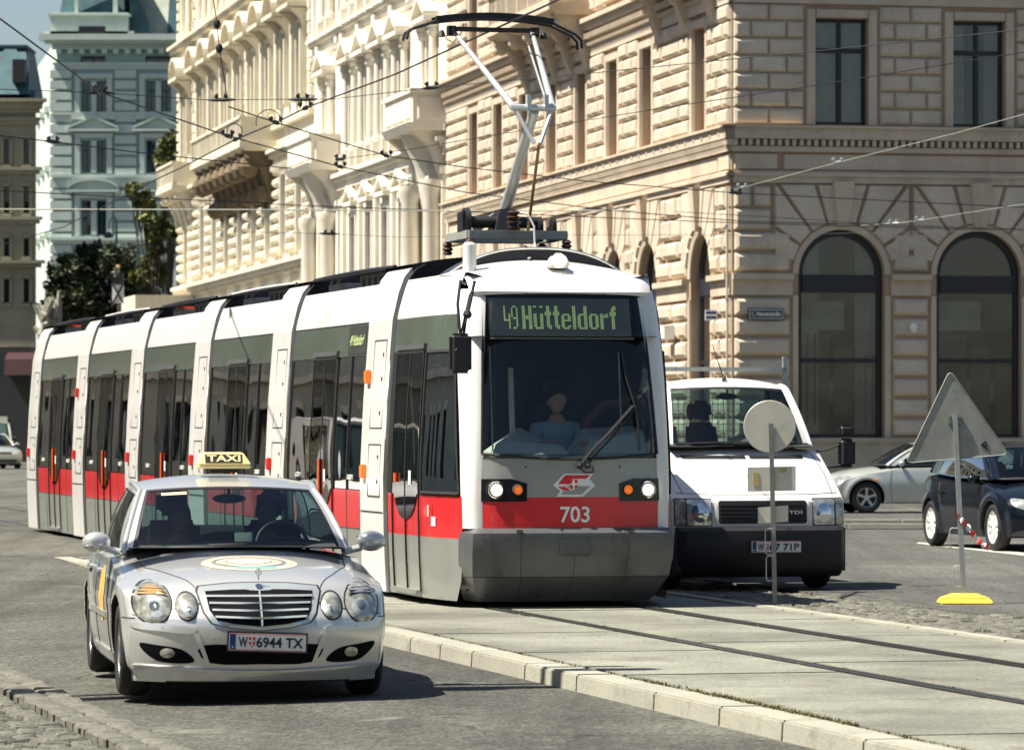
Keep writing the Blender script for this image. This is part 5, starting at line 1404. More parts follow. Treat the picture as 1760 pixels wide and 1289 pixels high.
mb.T = None; mb.poly([(xl,0,0),(xl-4.8,28,0),(xl-4.8,28,zt),(xl,0,zt)], 1); mb.poly([(xl,0,zt),(xr,0,zt),(xr,28,zt),(xl-4.8,28,zt)]); mb.poly([(xr,0,0),(xr,28,0),(xr,28,zt),(xr,0,zt)])
mb.build('wall', [m_teal, m_tealw], bD, smooth=False, recalc=False)
mb = MB(TD)
for cx in (161,272,382):
    c = Xp(cx)
    for (y0, y1) in ((195,140),(297,242),(404,345),(505,450)):
        a, b = Zp(y0), Zp(y1); w_ = 34*mpp
        for sgn in (-1, 1): mb.blk(*sorted((c+sgn*.86, c+sgn*1.25)), -.01, .22, a-.1, b+.2, .03)
        mb.blk(c-.17, c+.20, -.01, .2, a, b, .02); mb.blk(c-1.25, c+1.3, -.01, .25, b+.15, b+.5, .03); mb.blk(c-1.5, c+1.5, -.01, .3, a-.45, a-.1, .03)
        if y0 in (297,): pediment(mb, c, 3.3, b+.75, .75, .5, True)
        if y0 in (404,): pediment(mb, c, 3.3, b+.7, .6, .5, False)
for px in (105, 216, 327):
    z = 3.0
    while z < zt-2.5: mb.blk(Xp(px)-.75, Xp(px)+.75, -.01, .22, z, z+.62, .05); z += .72
for py, o_ in ((205,.3),(312,.35),(420,.45),(120,.25),(520,.4)): cornice(mb, xl, xr, Zp(py), [(0,.25,o_*.6),(.25,.45,o_)])
cornice(mb, xl, xr, Zp(86), [(0,.35,.3),(.35,.55,.75),(.55,.95,1.1)]); dentils(mb, xl, xr, Zp(94), .35, .4, .35, .6)
mb.blk(Xp(86), Xp(222), -3.0, .35, zt, Zp(22), .05); mb.blk(Xp(82), Xp(226), -3.0, .6, Zp(30), Zp(24), .05); cornice(mb, Xp(86), Xp(222), zt+.1, [(0,.4,.35)])
mb.T = None
s = 0.6
while s < 27:
    pass; s += 30
mb2z = 3.0
while mb2z < zt-2: mb.hexa([(xl-.3,.0,mb2z),(xl+.0,.0,mb2z),(xl-.0,1.5,mb2z),(xl-.4,1.5,mb2z)], [(xl-.3,.0,mb2z+.6),(xl,.0,mb2z+.6),(xl,1.5,mb2z+.6),(xl-.4,1.5,mb2z+.6)]); mb2z += .75
for k in range(5):
    yy = 3+k*5.2; x0 = xl-.171*yy
    for zz in (5,10,14.5,19,23): mb.hexa([(x0-.35,yy,zz),(x0,yy,zz),(x0,yy+2.4,zz),(x0-.5,yy+2.4,zz)], [(x0-.35,yy,zz+.4),(x0,yy,zz+.4),(x0,yy+2.4,zz+.4),(x0-.5,yy+2.4,zz+.4)])
mb.build('stucco_ornament', m_tealw, bD, ang=30)
mb = MB()
t0 = Zp(22)
mb.hexa([(Xp(100),1,t0),(Xp(212),1,t0),(Xp(222),9,t0),(Xp(90),9,t0)], [(Xp(118),3,t0+5),(Xp(200),3,t0+5),(Xp(200),8,t0+5),(Xp(118),8,t0+5)], 0)
mb.hexa([(Xp(222),1.5,zt+.2),(Xp(420),1.5,zt+.2),(Xp(420),12,zt+.2),(Xp(222),12,zt+.2)], [(Xp(222),5,zt+6),(Xp(420),5,zt+6),(Xp(420),9,zt+6),(Xp(222),9,zt+6)], 1)
mb.hexa([(Xp(222),.4,zt+.2),(Xp(256),.4,zt+.2),(Xp(256),3,zt+.2),(Xp(222),3,zt+.2)], [(Xp(222),.4,zt+5),(Xp(226),.4,zt+5),(Xp(226),3,zt+5),(Xp(222),3,zt+5)], 0)
mb.hexa([(Xp(284),1.3,zt+.2),(Xp(340),1.3,zt+.2),(Xp(340),3.8,zt+.2),(Xp(284),3.8,zt+.2)], [(Xp(288),3,zt+5),(Xp(340),3,zt+5),(Xp(340),5,zt+5),(Xp(288),5,zt+5)], 0)
mb.build('roof', [m_troof, m_rooft], bD, smooth=False)
mb = MB(TD); mb.blk(Xp(136), Xp(182), .34, .40, Zp(62), Zp(47), .02); mb.build('attic_opening', m_wfr, bD)
mb = MB(); mb.box(Xp(128), Xp(134), 0, 1, t0, t0+5); mb.box(Xp(194), Xp(202), 0, 1, t0, t0+5); mb.build('tower_post', m_tealw, bD)
pr = {}
for a, b, c, d in wins:
    k = (round(b-a,2), round(d-c,2))
    if k not in pr: pr[k] = win_proto(TD, b-a, d-c, m_troof if d-c > 1 else m_wfr, 0, fw=.07)
    put_win(pr[k], bD, TD, (a+b)/2, c)

D2 = 235.0; m2 = D2/F
bE = empty('cream_building', (0, D2, P), 0, 'cream townhouse with a dark mansard roof at the left edge of the photo', 'building')
def X2(px): return (px-880)*m2
def Z2(py): return CH-(py-HOR)*m2-P
we = [(X2(cx-4), X2(cx+5), Z2(b), Z2(a)) for cx in (-75,-45,-20,11,45) for a, b in ((240,282),(322,366),(410,440),(480,520))]
m_sE = mat('dull_cream_stucco', (.27,.25,.18), .85, 0, .12, .5, speck=.1, dirt=.3)
mb = MB(TD); cells(mb, X2(-130), X2(62), 0, Z2(183), we, 0, .36); mb.T = None; mb.poly([(X2(62),0,0),(X2(62)-1.7,14,0),(X2(62)-1.7,14,Z2(183)),(X2(62),0,Z2(183))]); mb.build('wall', m_sE, bE, smooth=False, recalc=False)
mb = MB(TD)
for py, o_ in ((183,.6),(215,.25),(300,.35),(385,.35),(460,.5),(195,.35)): cornice(mb, X2(-130), X2(62), Z2(py), [(0,.22,o_*.6),(.22,.4,o_)])
for a, b, c, d in we: mb.blk(a-.15, b+.15, -.01, .15, d+.05, d+.25, .02); mb.blk(a-.15, b+.15, -.01, .2, c-.25, c-.05, .02); mb.blk(a-.2, a, -.01, .1, c, d, .01); mb.blk(b, b+.2, -.01, .1, c, d, .01)
mb.build('stucco_ornament', m_sE, bE)
pE = {}
for a, b, c, d in we:
    k = round(d-c, 2)
    if k not in pE: pE[k] = win_proto(TD, b-a, d-c, m_wfr, 0, fw=.05)
    put_win(pE[k], bE, TD, (a+b)/2, c)
mb = MB()
zt2 = Z2(180)
mb.hexa([(X2(-130),.3,zt2),(X2(60),.3,zt2),(X2(52)-1.2,12,zt2),(X2(-130),12,zt2)], [(X2(-130),2.5,Z2(150)),(X2(52),2.5,Z2(150)),(X2(44)-.8,10,Z2(150)),(X2(-130),10,Z2(150))])
mb.grid(lambda u, v: (X2(lerp(-30,46,u))+(.9*(2*u-1)*-1)*v**2, 1+v*1.6+6*0, lerp(Z2(160), Z2(78), v)), 4, 6)
mb.hexa([(X2(-30),1,Z2(160)),(X2(46),1,Z2(160)),(X2(46),9,Z2(160)),(X2(-30),9,Z2(160))], [(X2(-22),3.2,Z2(75)),(X2(36),3.2,Z2(75)),(X2(36),7,Z2(75)),(X2(-22),7,Z2(75))])
mb.box(X2(-24), X2(38), 3, 7.2, Z2(76), Z2(69))
mb.build('roof', m_troof, bE, bevel=.08)
mb = MB(); mb.box(X2(18), X2(40), .9, 2, Z2(140), Z2(100)); mb.build('dormer', m_wfr, bE)
# ============ street front on the near left side and one behind the camera (outside the photo, seen in reflections)
m_sF = mat('brown_street_front', (.40,.40,.34), .9, 0, .15, .6, speck=.1)
for nm, lab, org, rot, Ln, Hn in (('street_front', 'grey plastered street front on the left side of the road, outside the photo', (-30,25,0), PI/2, 120, 19), ('street_front', 'grey plastered street front behind the photographer', (40,-32,0), PI, 90, 17)):
    b = empty(nm, org, rot, lab, 'building')
    ops = [(a, a+1.6, z, z+2.6) for a in [2+i*4.0 for i in range(int(Ln/4)-1)] for z in (1.2,5.6,9.6,13.4) if z+2.6 < Hn]
    mb = MB(TR); cells(mb, 0, Ln, 0, Hn, ops, 0, .3)
    for a, b2, c, d in ops: mb.poly([(a,-.3,c),(b2,-.3,c),(b2,-.3,d),(a,-.3,d)], 1); mb.blk(a-.15, b2+.15, 0, .12, d, d+.25, .02, 2)
    for z in (4.6, 8.8, Hn-.5): mb.blk(0, Ln, 0, .35, z, z+.3, .03, 2)
    mb.T = None; mb.poly([(0,0,Hn),(Ln,0,Hn),(Ln,12,Hn),(0,12,Hn)]); mb.poly([(0,12,0),(Ln,12,0),(Ln,12,Hn),(0,12,Hn)])
    mb.build('wall', [m_sF, m_room, m_sC], b, smooth=False, recalc=False)
# ------------------------------------------------------------------ cars
def car(name, label, cat, loc, rot, S, group=None):
    root = empty(name, loc, rot, label, cat, group)
    Top, Zb, Fp, Rp, Wp, Sz = (curve(S[k]) for k in ('top', 'zb', 'front', 'rear', 'plan', 'sec'))
    crown = curve(S['crown']); sw = S['sweep']; rs = S.get('rsweep', (.10,.12)); L = S['L']; Wm = max(p[1] for p in S['plan'])
    mb = MB(); nx, ny, nz = 36, 80, 24
    def pos(a, b, c):
        x0 = a*Wm; y0 = b*L; aa = abs(a)
        zt = Top(y0)-crown(y0)*aa**S.get('cp', 2.6); zb = Zb(y0)
        z = lerp(zb, zt, c)
        yf = Fp(z)+sw[0]*aa**2+sw[1]*aa**7; yr = L-Rp(z)-rs[0]*aa**2-rs[1]*aa**7
        y = lerp(yf, yr, b); w_ = Wp(y)*Sz(z)
        if 'bulge' in S: w_ += S['bulge'](y, z)
        return (a*w_, y, z)
    def ease(t, k=.55): return t+k*(-math.sin(2*PI*t)/(2*PI))      # denser sampling near both ends
    A = [2*ease(i/nx)-1 for i in range(nx+1)]; B = [ease(i/ny, .6) for i in range(ny+1)]; Cc = [ease(i/nz) for i in range(nz+1)]
    def sheet(P2, n, m):
        g = [[mb.V(P2(i, j)) for j in range(m+1)] for i in range(n+1)]
        for i in range(n):
            for j in range(m): mb.face((g[i][j], g[i+1][j], g[i+1][j+1], g[i][j+1]))
    sheet(lambda i, j: pos(A[i], B[j], 1), nx, ny); sheet(lambda i, j: pos(A[i], B[j], 0), nx, ny)
    sheet(lambda i, j: pos(A[i], 0, Cc[j]), nx, nz); sheet(lambda i, j: pos(A[i], 1, Cc[j]), nx, nz)
    sheet(lambda i, j: pos(-1, B[i], Cc[j]), ny, nz); sheet(lambda i, j: pos(1, B[i], Cc[j]), ny, nz)
    paint = S['paint']
    body = mb.build('body', [paint, m_black], None, merge=.0008, ang=180)
    # wheel wells by boolean
    ob = body; cuts = []
    for k, ya in enumerate(S['axles']):
        cb = MB()
        for s in (-1, 1):
            x0, x1 = sorted((s*(S['track']-.34), s*(S['track']+.5)))
            cb.lathe([(.001,x0),(S['arch'],x0),(S['arch'],x1),(.001,x1)], (0, ya, S['wr']+.0), 'x', 40)
        c = cb.build('cut', m_black, None, merge=.0005); md = body.modifiers.new('b', 'BOOLEAN'); md.operation = 'DIFFERENCE'; md.object = c; md.solver = 'EXACT'; cuts.append(c)
    me = evaluated(body); bpy.data.objects.remove(body)
    for c in cuts: bpy.data.objects.remove(c)
    me.name = 'body'; me.materials.clear(); me.materials.append(paint); me.materials.append(m_black)
    wr = S['wr']
    for p in me.polygons:
        c = p.center; p.material_index = 0
        for ya in S['axles']:
            if math.hypot(c.y-ya, c.z-wr) < S['arch']-.002 and abs(c.x) > S['track']-.36:
                if abs(abs(c.x)-(S['track']-.34)) < .01 or abs(math.hypot(c.y-ya, c.z-wr)-S['arch']) < .012: p.material_index = 1
        if c.z < Zb(c.y)+.015: p.material_index = 1
    for p in me.polygons:
        c = p.center
        for ya in S['axles']:
            r = math.hypot(c.y-ya, c.z-wr)
            if r < S['arch']+.004 and p.normal.x**2 < .25 and abs(p.normal.y*(c.y-ya)+p.normal.z*(c.z-wr))/max(r,.01) > .85: p.material_index = 1
    me.shade_smooth(); me.set_sharp_from_angle(angle=math.radians(38))
    body = bpy.data.objects.new('body', me); COL.objects.link(body); body.parent = root
    bv = bvh_of(body)
    # ---- greenhouse
    g = S['gh']; Vv = Vector
    def q3(a, b, t): return a.lerp(b, t)
    wb, wt, rt, rb = Vv(g['wb']), Vv(g['wt']), Vv(g['rt']), Vv(g['rb'])
    cb_, ct_, crt, crb = Vv(g['cb']), Vv(g['ct']), Vv(g['crt']), Vv(g['crb'])
    def bow(cn, c0, u, bulge=0):      # symmetric curve corner-centre-corner
        t = 2*u-1; x = cn.x*t; k = abs(t)**2.2
        return Vv((x, lerp(c0.y, cn.y, k), lerp(c0.z, cn.z, k)))
    def shield(u, v, b_, c0, t_, c1, bul):
        p = bow(b_, c0, u).lerp(bow(t_, c1, u), v); n = (c1-c0).cross(Vv((1,0,0))).normalized()
        if n.z < 0: n = -n
        return p+n*bul*4*v*(1-v)
    eps = .0
    ws_ = MB(); m_ = .045
    ws_.grid(lambda u, v: shield(lerp(m_/1.4, 1-m_/1.4, u), lerp(.01,.985,v), wb, cb_, wt, ct_, .03), 20, 12)
    wsh = ws_.build('windscreen', g.get('glass', m_carglass), root, recalc=False)
    rg = MB(); rg.grid(lambda u, v: shield(lerp(.04,.96,u), lerp(.02,.97,v), rb, crb, rt, crt, .03), 16, 10); rg.build('rear_window', g.get('glass', m_carglass), root, recalc=False)
    # black ceramic frame and rear glass surround
    fr = MB()
    def edge(u0, u1, v0, v1, b_, c0, t_, c1, off): fr.grid(lambda u, v: shield(lerp(u0,u1,u), lerp(v0,v1,v), b_, c0, t_, c1, .03)+Vv((0,0,off)), 16 if u1-u0 > .5 else 2, 2 if v1-v0 < .5 else 10)
    for (b_, c0, t_, c1) in ((wb, cb_, wt, ct_), (rb, crb, rt, crt)):
        edge(.03,.97,0,.03,b_,c0,t_,c1,.003); edge(.03,.97,.955,1,b_,c0,t_,c1,.003); edge(.03,.05,0,1,b_,c0,t_,c1,.003); edge(.95,.97,0,1,b_,c0,t_,c1,.003)
    fr.build('window_frame', m_black, root, recalc=False)
    # side surface
    rm = Vv(g['rm']) if 'rm' in g else None      # roof rail mid (x,y,z)
    bm_ = Vv(g['bm'])                           # belt mid
    def bez(a, m, b, t): c = m*2-(a+b)*.5; return a*(1-t)**2+c*2*t*(1-t)+b*t*t
    def side(s, t, v):
        lo = bez(wb, bm_, rb, t); hi = bez(wt, rm, rt, t); p = lo.lerp(hi, v); p.x += g.get('sb', .03)*4*v*(1-v); p.x *= s; return p
    tr = g['t']                                  # t marks: A end, B0, B1, C start
    pillar = MB(); 
    for s in (-1, 1):
        for t0, t1, v0, v1 in ((0, tr[0], 0, 1),(tr[3], 1, 0, 1),(tr[0], tr[3], .90, 1)):
            pillar.grid(lambda u, v: side(s, lerp(t0,t1,u), lerp(v0,v1,v)), 10 if t1-t0 > .3 else 3, 3 if v1-v0 < .3 else 10, 0)
        pillar.grid(lambda u, v: side(s, lerp(tr[1],tr[2],u), lerp(0,.9,v)), 2, 8, 1)
        pillar.grid(lambda u, v: shield(lerp(-.002, g.get('ap',.055), u) if s < 0 else lerp(1-g.get('ap',.055), 1.002, u), v, wb, cb_, wt, ct_, .03)+Vv((0,0,.006)), 3, 10, 0)
        pillar.grid(lambda u, v: shield(lerp(-.002, .07, u) if s < 0 else lerp(.93, 1.002, u), v, rb, crb, rt, crt, .03)+Vv((0,0,.006)), 3, 10, 0)
        # rounded fillers along A pillar and roof rail
        pillar.tube([shield(0 if s < 0 else 1, k/8, wb, cb_, wt, ct_, .03) for k in range(9)], .022, 8, 0)
        pillar.tube([side(s, k/12, 1) for k in range(13)], .020, 8, 0)
        pillar.tube([shield(0 if s < 0 else 1, k/8, rb, crb, rt, crt, .03) for k in range(9)], .022, 8, 0)
    pillar.build('roof_pillar', [paint, m_blackgl], root, recalc=False, ang=60)
    for s in (-1, 1):
        for t0, t1 in ((tr[0], tr[1]), (tr[2], tr[3])):
            sg_ = MB(); sg_.grid(lambda u, v: side(s, lerp(t0,t1,u), lerp(.0,.9,v)), 8, 6); sg_.build('side_window', g.get('sglass', m_carglass_dk), root, recalc=False)
        tm = MB(); tm.tube([side(s, lerp(tr[0], tr[3], k/10), .02)+Vv((s*.004,0,0)) for k in range(11)]+[side(s, tr[3], k/6*.9+.02)+Vv((s*.004,0,0)) for k in range(7)]+[side(s, lerp(tr[3], tr[0], k/10), .9)+Vv((s*.004,0,0)) for k in range(11)], g.get('trim', .009), 6)
        tm.build('window_trim', g.get('trimm', m_black), root)
    # roof
    rz0 = g['rh']
    def roof(u, v):
        e0 = side(-1, v, 1); e1 = side(1, v, 1); t = 2*u-1; p = e0.lerp(e1, u)
        c = lerp(ct_.z, crt.z, v)+4*v*(1-v)*(rz0-(ct_.z+crt.z)/2); cy = lerp(ct_.y, crt.y, v); k = abs(t)**2.2
        return Vv((p.x, lerp(cy, e0.y, k), lerp(c, e0.z, k)))
    rf_ = MB(); rf_.grid(roof, 20, 20); rfo = rf_.build('roof', paint, root, recalc=False, ang=60)
    # inner lining (dark)
    ln_ = MB(); ln_.grid(lambda u, v: roof(lerp(.03,.97,u), lerp(.01,.99,v))-Vv((0,0,.02)), 8, 8); ln_.build('headliner', m_dark if not g.get('light') else m_dash, root, recalc=False)
    # deck under the glass (door tops / dash level)
    dk = MB(); zz = min(wb.z, rb.z)
    hwid = lambda y: bez(wb, bm_, rb, min(1, max(0, (y-wb.y)/(rb.y-wb.y)))).x-.03
    def deck(u, v):
        y = lerp(cb_.y+.02, crb.y-.02, v); return Vv(((2*u-1)*hwid(y), y, max(Top(y)+.004, zz-.02)-.0))
    dk.grid(deck, 10, 14); dk.build('interior_deck', m_dark, root, recalc=False)
    # wheels
    for ya in S['axles']:
        for s in (-1, 1):
            wheel(root, s, S['track'], ya, wr, S['rim'], S.get('spokes', 5), S.get('tw', .205), S.get('rimm', m_rim), S.get('steer', 0) if ya == S['axles'][0] else 0, S.get('sw', .045))
    return root, body, bv
def wheel(root, s, xo, y, r, rr, n, tw, rimm, steer=0, spw=.045):
    w_ = MB(); h = tw/2; xc = -h
    w_.lathe([(rr,-h+.01),(rr+.02,-h),(r-.035,-h),(r-.012,-h+.018),(r,-h*.5),(r,h*.5),(r-.012,h-.018),(r-.035,h),(rr+.015,h),(rr,h-.012),(rr-.01,-h+.01)], (0,0,0), 'x', 44)
    o = w_.build('wheel', m_tyre, root, ang=50); o.location = (s*(xo-h), y, r); o.rotation_euler = (0,0,steer)
    q = MB(); xo_ = s*(h-.012)
    q.lathe([(rr-.005,xo_),(rr-.018,xo_-s*.006),(rr-.03,xo_-s*.05)], (0,0,0), 'x', 40); q.lathe([(.001,xo_-s*.006),(.055,xo_-s*.01),(.065,xo_-s*.05)], (0,0,0), 'x', 20)
    for k in range(n):
        a = 2*PI*k/n+.3; ca, sa = math.cos(a), math.sin(a); pc, ps = -sa, ca
        def pt(rad, wd, dx): return (xo_-s*dx, rad*ca+wd*pc, rad*sa+wd*ps)
        w0, w1 = spw*.8, spw
        q.hexa([pt(.04,-w0,.05),pt(.04,w0,.05),pt(rr-.015,w1,.045),pt(rr-.015,-w1,.045)], [pt(.04,-w0*.6,.012),pt(.04,w0*.6,.012),pt(rr-.015,w1*.7,.008),pt(rr-.015,-w1*.7,.008)])
    q.build('rim', rimm, o, ang=30)
    d = MB(); d.disc((s*(h-.075),0,0), rr-.005, 'x', 24); d.build('brake_disc', m_black, o, recalc=False)
    return o
def seat(parent, x, y, z, m=None, w=.25, head=True):
    mb = MB(); m = m or m_dark
    mb.hexa([(x-w,y,z),(x+w,y,z),(x+w,y+.14,z),(x-w,y+.14,z)], [(x-w*.8,y+.10,z+.55),(x+w*.8,y+.10,z+.55),(x+w*.8,y+.22,z+.55),(x-w*.8,y+.22,z+.55)])
    if head: mb.hexa([(x-.12,y+.10,z+.58),(x+.12,y+.10,z+.58),(x+.12,y+.20,z+.58),(x-.12,y+.20,z+.58)], [(x-.11,y+.11,z+.78),(x+.11,y+.11,z+.78),(x+.11,y+.20,z+.78),(x-.11,y+.20,z+.78)])
    return mb.build('seat', m, parent, bevel=.045, bseg=3)
def steering(parent, x, y, z, r=.185, tilt=.45):
    mb = MB(); n = 24; c = Vector((x,y,z))
    ring = [c+Vector((r*math.cos(2*PI*k/n), r*math.sin(2*PI*k/n)*math.sin(tilt), r*math.sin(2*PI*k/n)*math.cos(tilt))) for k in range(n+1)]
    mb.tube(ring, .016, 8, caps=False); mb.ball(c, .07, 10, sc=(1,.5,.8))
    for a in (0, PI, -PI/2): mb.tube([c, c+Vector((r*math.cos(a), r*math.sin(a)*math.sin(tilt), r*math.sin(a)*math.cos(tilt)))], .018, 6)
    return mb.build('steering_wheel', m_black, parent)
def plate(parent, c, right, up, w_, h_, txt, txt2, m=m_white):
    """number plate: blue band, text, crest, text"""
    c = Vector(c); right = Vector(right).normalized(); up = Vector(up).normalized(); n = right.cross(up).normalized()
    def pl_(nm, a0, a1, b0, b1, o0, o1, mm, par):
        q = MB(); q.hexa([c+right*a+up*b+n*o0 for a, b in ((a0,b0),(a1,b0),(a1,b1),(a0,b1))], [c+right*a+up*b+n*o1 for a, b in ((a0,b0),(a1,b0),(a1,b1),(a0,b1))]); return q.build(nm, mm, par)
    p = pl_('number_plate', -w_/2-.012, w_/2+.012, -h_/2-.012, h_/2+.012, -.01, .002, m_black, parent)
    pl_('plate_face', -w_/2, w_/2, -h_/2, h_/2, .002, .004, m, p); pl_('country_band', -w_/2+.004, -w_/2+.045, -h_/2+.006, h_/2-.006, .004, .006, m_eublue, p)
    for b in (-h_/2+.003, h_/2-.007): pl_('plate_border', -w_/2, w_/2, b, b+.004, .0045, .006, m_crest, p)
    text_part('plate_text', 'A', m_white, p, c+right*(-w_/2+.025)+up*(-h_/2+.022)+n*.008, right, up, .018, .014, .001)
    text_part('plate_text', txt[0], m_ink, p, c+right*(-w_/2+.095)+n*.007, right, up, h_*.62, .062, .001, .02)
    sh = [(-.021,.035),(.021,.035),(.021,-.008),(0,-.038),(-.021,-.008)]; cc = c+right*(-w_/2+.155)
    q = MB(); q.hexa([cc+right*a+up*b+n*.004 for a, b in sh], [cc+right*a+up*b+n*.007 for a, b in sh]); q.build('crest', m_crest, p)
    q = MB(); q.hexa([cc+right*a+up*b+n*.007 for a, b in ((-.004,-.03),(.004,-.03),(.004,.034),(-.004,.034))], [cc+right*a+up*b+n*.0085 for a, b in ((-.004,-.03),(.004,-.03),(.004,.034),(-.004,.034))])
    q.hexa([cc+right*a+up*b+n*.007 for a, b in ((-.02,.004),(.02,.004),(.02,.012),(-.02,.012))], [cc+right*a+up*b+n*.0085 for a, b in ((-.02,.004),(.02,.004),(.02,.012),(-.02,.012))]); q.build('crest_cross', m_white, p)
    x0 = -w_/2+.185; x1 = w_/2-.02
    text_part('plate_text', txt2, m_ink, p, c+right*((x0+x1)/2)+n*.007, right, up, h_*.62, x1-x0, .001, .02)
    return p
def mirror(root, s, x, y, z, m, m2=None, sc=1.0, dx=.13, dz=.075):
    mb = MB(); mb.ball((s*x, y, z), 1, 14, sc=(dx*sc, .085*sc, dz*sc)); o = mb.build('side_mirror', m, root, ang=180)
    mb = MB(); mb.tube([(s*(x-dx*sc*.6), y+.02, z-dz*.6), (s*(x-dx*sc-.10), y+.05, z-dz*1.1)], .025, 8); mb.build('mirror_stalk', m2 or m_black, o)
    return o

# ---------------- taxi
m_silver = mat('silver_car_paint', (.64,.64,.61), .24, .5, .03, 1.5, coat=.8, dirt=.12, dcol=(.38,.36,.3), ds=2)
TXX, TXY, TXR = -1.685, 28.6, math.radians(9.6)
def tbul(y, z):
    b = 0
    for ya in (.86, 3.71):
        r = math.hypot(y-ya, z-.34); b += .022*math.exp(-((r-.40)/.07)**2) if z > .2 else 0
    b += .010*math.exp(-((z-.62)/.05)**2)*(1 if .9 < y < 4.4 else 0)
    return b
ST = dict(L=4.85, paint=m_silver,
 top=[(0,.60),(.05,.70),(.12,.80),(.22,.845),(.5,.905),(.9,.955),(1.3,.99),(1.5,1.0),(1.9,.985),(3.7,1.0),(4.1,1.06),(4.6,1.075),(4.78,1.04),(4.85,.98)],
 crown=[(0,.03),(.15,.09),(.5,.125),(1.2,.11),(1.7,.07),(4.2,.07),(4.85,.10)],
 zb=[(0,.13),(.4,.115),(.6,.165),(4.2,.17),(4.85,.28)],
 front=[(.115,.12),(.22,.05),(.34,.015),(.47,.0),(.55,.012),(.62,.06),(.72,.095),(.80,.14),(.95,.30)],
 rear=[(.2,.15),(.4,0),(.6,.0),(.75,.05),(1.07,.12)], sweep=(.17,.17),
 plan=[(0,.80),(.25,.86),(.5,.885),(.9,.905),(2.4,.915),(4.0,.90),(4.85,.82)],
 sec=[(.17,.94),(.3,.975),(.5,1.0),(.68,1.0),(.85,.975),(.95,.945),(1.07,.88)], bulge=tbul,
 axles=(.86,3.71), track=.905, arch=.375, wr=.325, rim=.215, spokes=7, sw=.03, tw=.215,
 gh=dict(wb=(.80,1.68,.975), cb=(0,1.42,1.0), wt=(.635,2.30,1.39), ct=(0,2.16,1.42), rt=(.60,3.42,1.40), crt=(0,3.50,1.43), rb=(.69,4.05,1.055), crb=(0,4.12,1.085), ap=.036,
   rm=(.65,2.85,1.44), bm=(.845,2.8,.98), rh=1.505, sb=.03, t=(.075,.47,.51,.84)))
taxi, tbody, tbv = car('taxi', 'silver taxi saloon with a yellow TAXI roof sign, driving in front of the tram', 'taxi', (TXX, TXY, 0), TXR, ST)
front_offs = 0
def P2(nm, outl, m, off=.004, bul=0, par=None, view='front', res=.04, depth=.02, hole=None, bv=None): return patch(nm, outl, bv or tbv, view, m, par or tbody, off, res, bul, depth, hole)
def smooth(pts, n=6):      # closed Catmull-Rom through the points
    out = []; N_ = len(pts)
    for i in range(N_):
        p0, p1, p2, p3 = pts[i-1], pts[i], pts[(i+1) % N_], pts[(i+2) % N_]
        for k in range(n):
            t = k/n; out.append(tuple(.5*((2*p1[j])+(-p0[j]+p2[j])*t+(2*p0[j]-5*p1[j]+4*p2[j]-p3[j])*t*t+(-p0[j]+3*p1[j]-3*p2[j]+p3[j])*t**3) for j in (0,1)))
    return out
m_hlin = mat('headlamp_inside', (.40,.395,.34), .2, .5, .5, 16)
m_hlproj = mat('projector_lens', (.10,.13,.13), .05, .2, .4, 10, coat=1)
for s in (-1, 1):
    for cx, cz, rx, rz_, nm in ((.715,.665,.122,.135,'headlight'),(.492,.645,.068,.088,'headlight')):
        P2('headlight_seal', ellipse(s*cx, cz, rx+.012, rz_+.012), m_black, .002, .02)
        h_ = P2(nm, ellipse(s*cx, cz, rx, rz_), m_hlin, .012, .035, res=.02)
        c_ = (s*(cx-.01), cz-.02)
        P2('projector_ring', ellipse(c_[0], c_[1], rx*.62, rz_*.56, 24), m_lampglass, .028, .030, h_, res=.03, depth=.01)
        P2('projector', ellipse(c_[0], c_[1], rx*.42, rz_*.38, 20), m_hlproj, .036, .03, h_, res=.03, depth=.01)
        if rx > .1:
            P2('indicator_lens', [(s*cx+(rx*.86)*math.cos(a), cz+rz_*.86*math.sin(a)) for a in [PI*.12+PI*.76*k/12 for k in range(13)]], mat('amber_lens', (.62,.36,.13), .15, .4, .1) if s < 0 else m_lampglass, .022, .03, h_, res=.03, depth=.01)
            for k in range(3):
                z0 = cz+rz_*(.42+.14*k); hw = rx*math.sqrt(max(0, 1-((z0-cz)/rz_)**2))*.86
                P2('lens_rib', [(s*cx-hw,z0),(s*cx+hw,z0),(s*cx+hw,z0+.004),(s*cx-hw,z0+.004)], m_black, .045, .0, h_, res=.03, depth=.012)
# grille
m_trim = mat('polished_trim', (.62,.66,.64), .22, .6, .06, 4, coat=.5); m_deep = mat('deep_black', (.004,.004,.006), .8, 0, .1, spec=.1)
go = [(-.40,.775),(-.415,.74),(-.375,.60),(-.33,.535),(-.2,.505),(0,.485),(.2,.505),(.33,.535),(.375,.60),(.415,.74),(.40,.775),(.2,.795),(0,.80),(-.2,.795)]
P2('grille_seal', [(x*1.035, lerp(z, .64, -.03)) for x, z in go], m_black, .003)
gr_ = P2('grille', go, m_trim, .012, .02)
gi_ = [(-.365,.745),(-.345,.62),(-.30,.555),(-.18,.528),(0,.51),(.18,.528),(.30,.555),(.345,.62),(.365,.745),(.18,.755),(0,.757),(-.18,.755)]
P2('grille_opening', gi_, m_deep, .020, .02, gr_)
for k in range(4):
    z0 = .708-.045*k; hw = lerp(.36, .31, k/3)
    P2('grille_slat', [(-hw,z0),(0,z0-.004*k),(hw,z0),(hw,z0+.013),(0,z0+.013-.004*k),(-hw,z0+.013)], m_trim, .034, .014, gr_, depth=.02)
P2('grille_bar', [(-.006,.515),(.006,.515),(.006,.755),(-.006,.755)], m_trim, .040, .01, gr_)
mb = MB(); mb.lathe([(.018,-.002),(.022,-.002),(.022,.002),(.018,.002)], (0,.20,.872), 'y', 20)
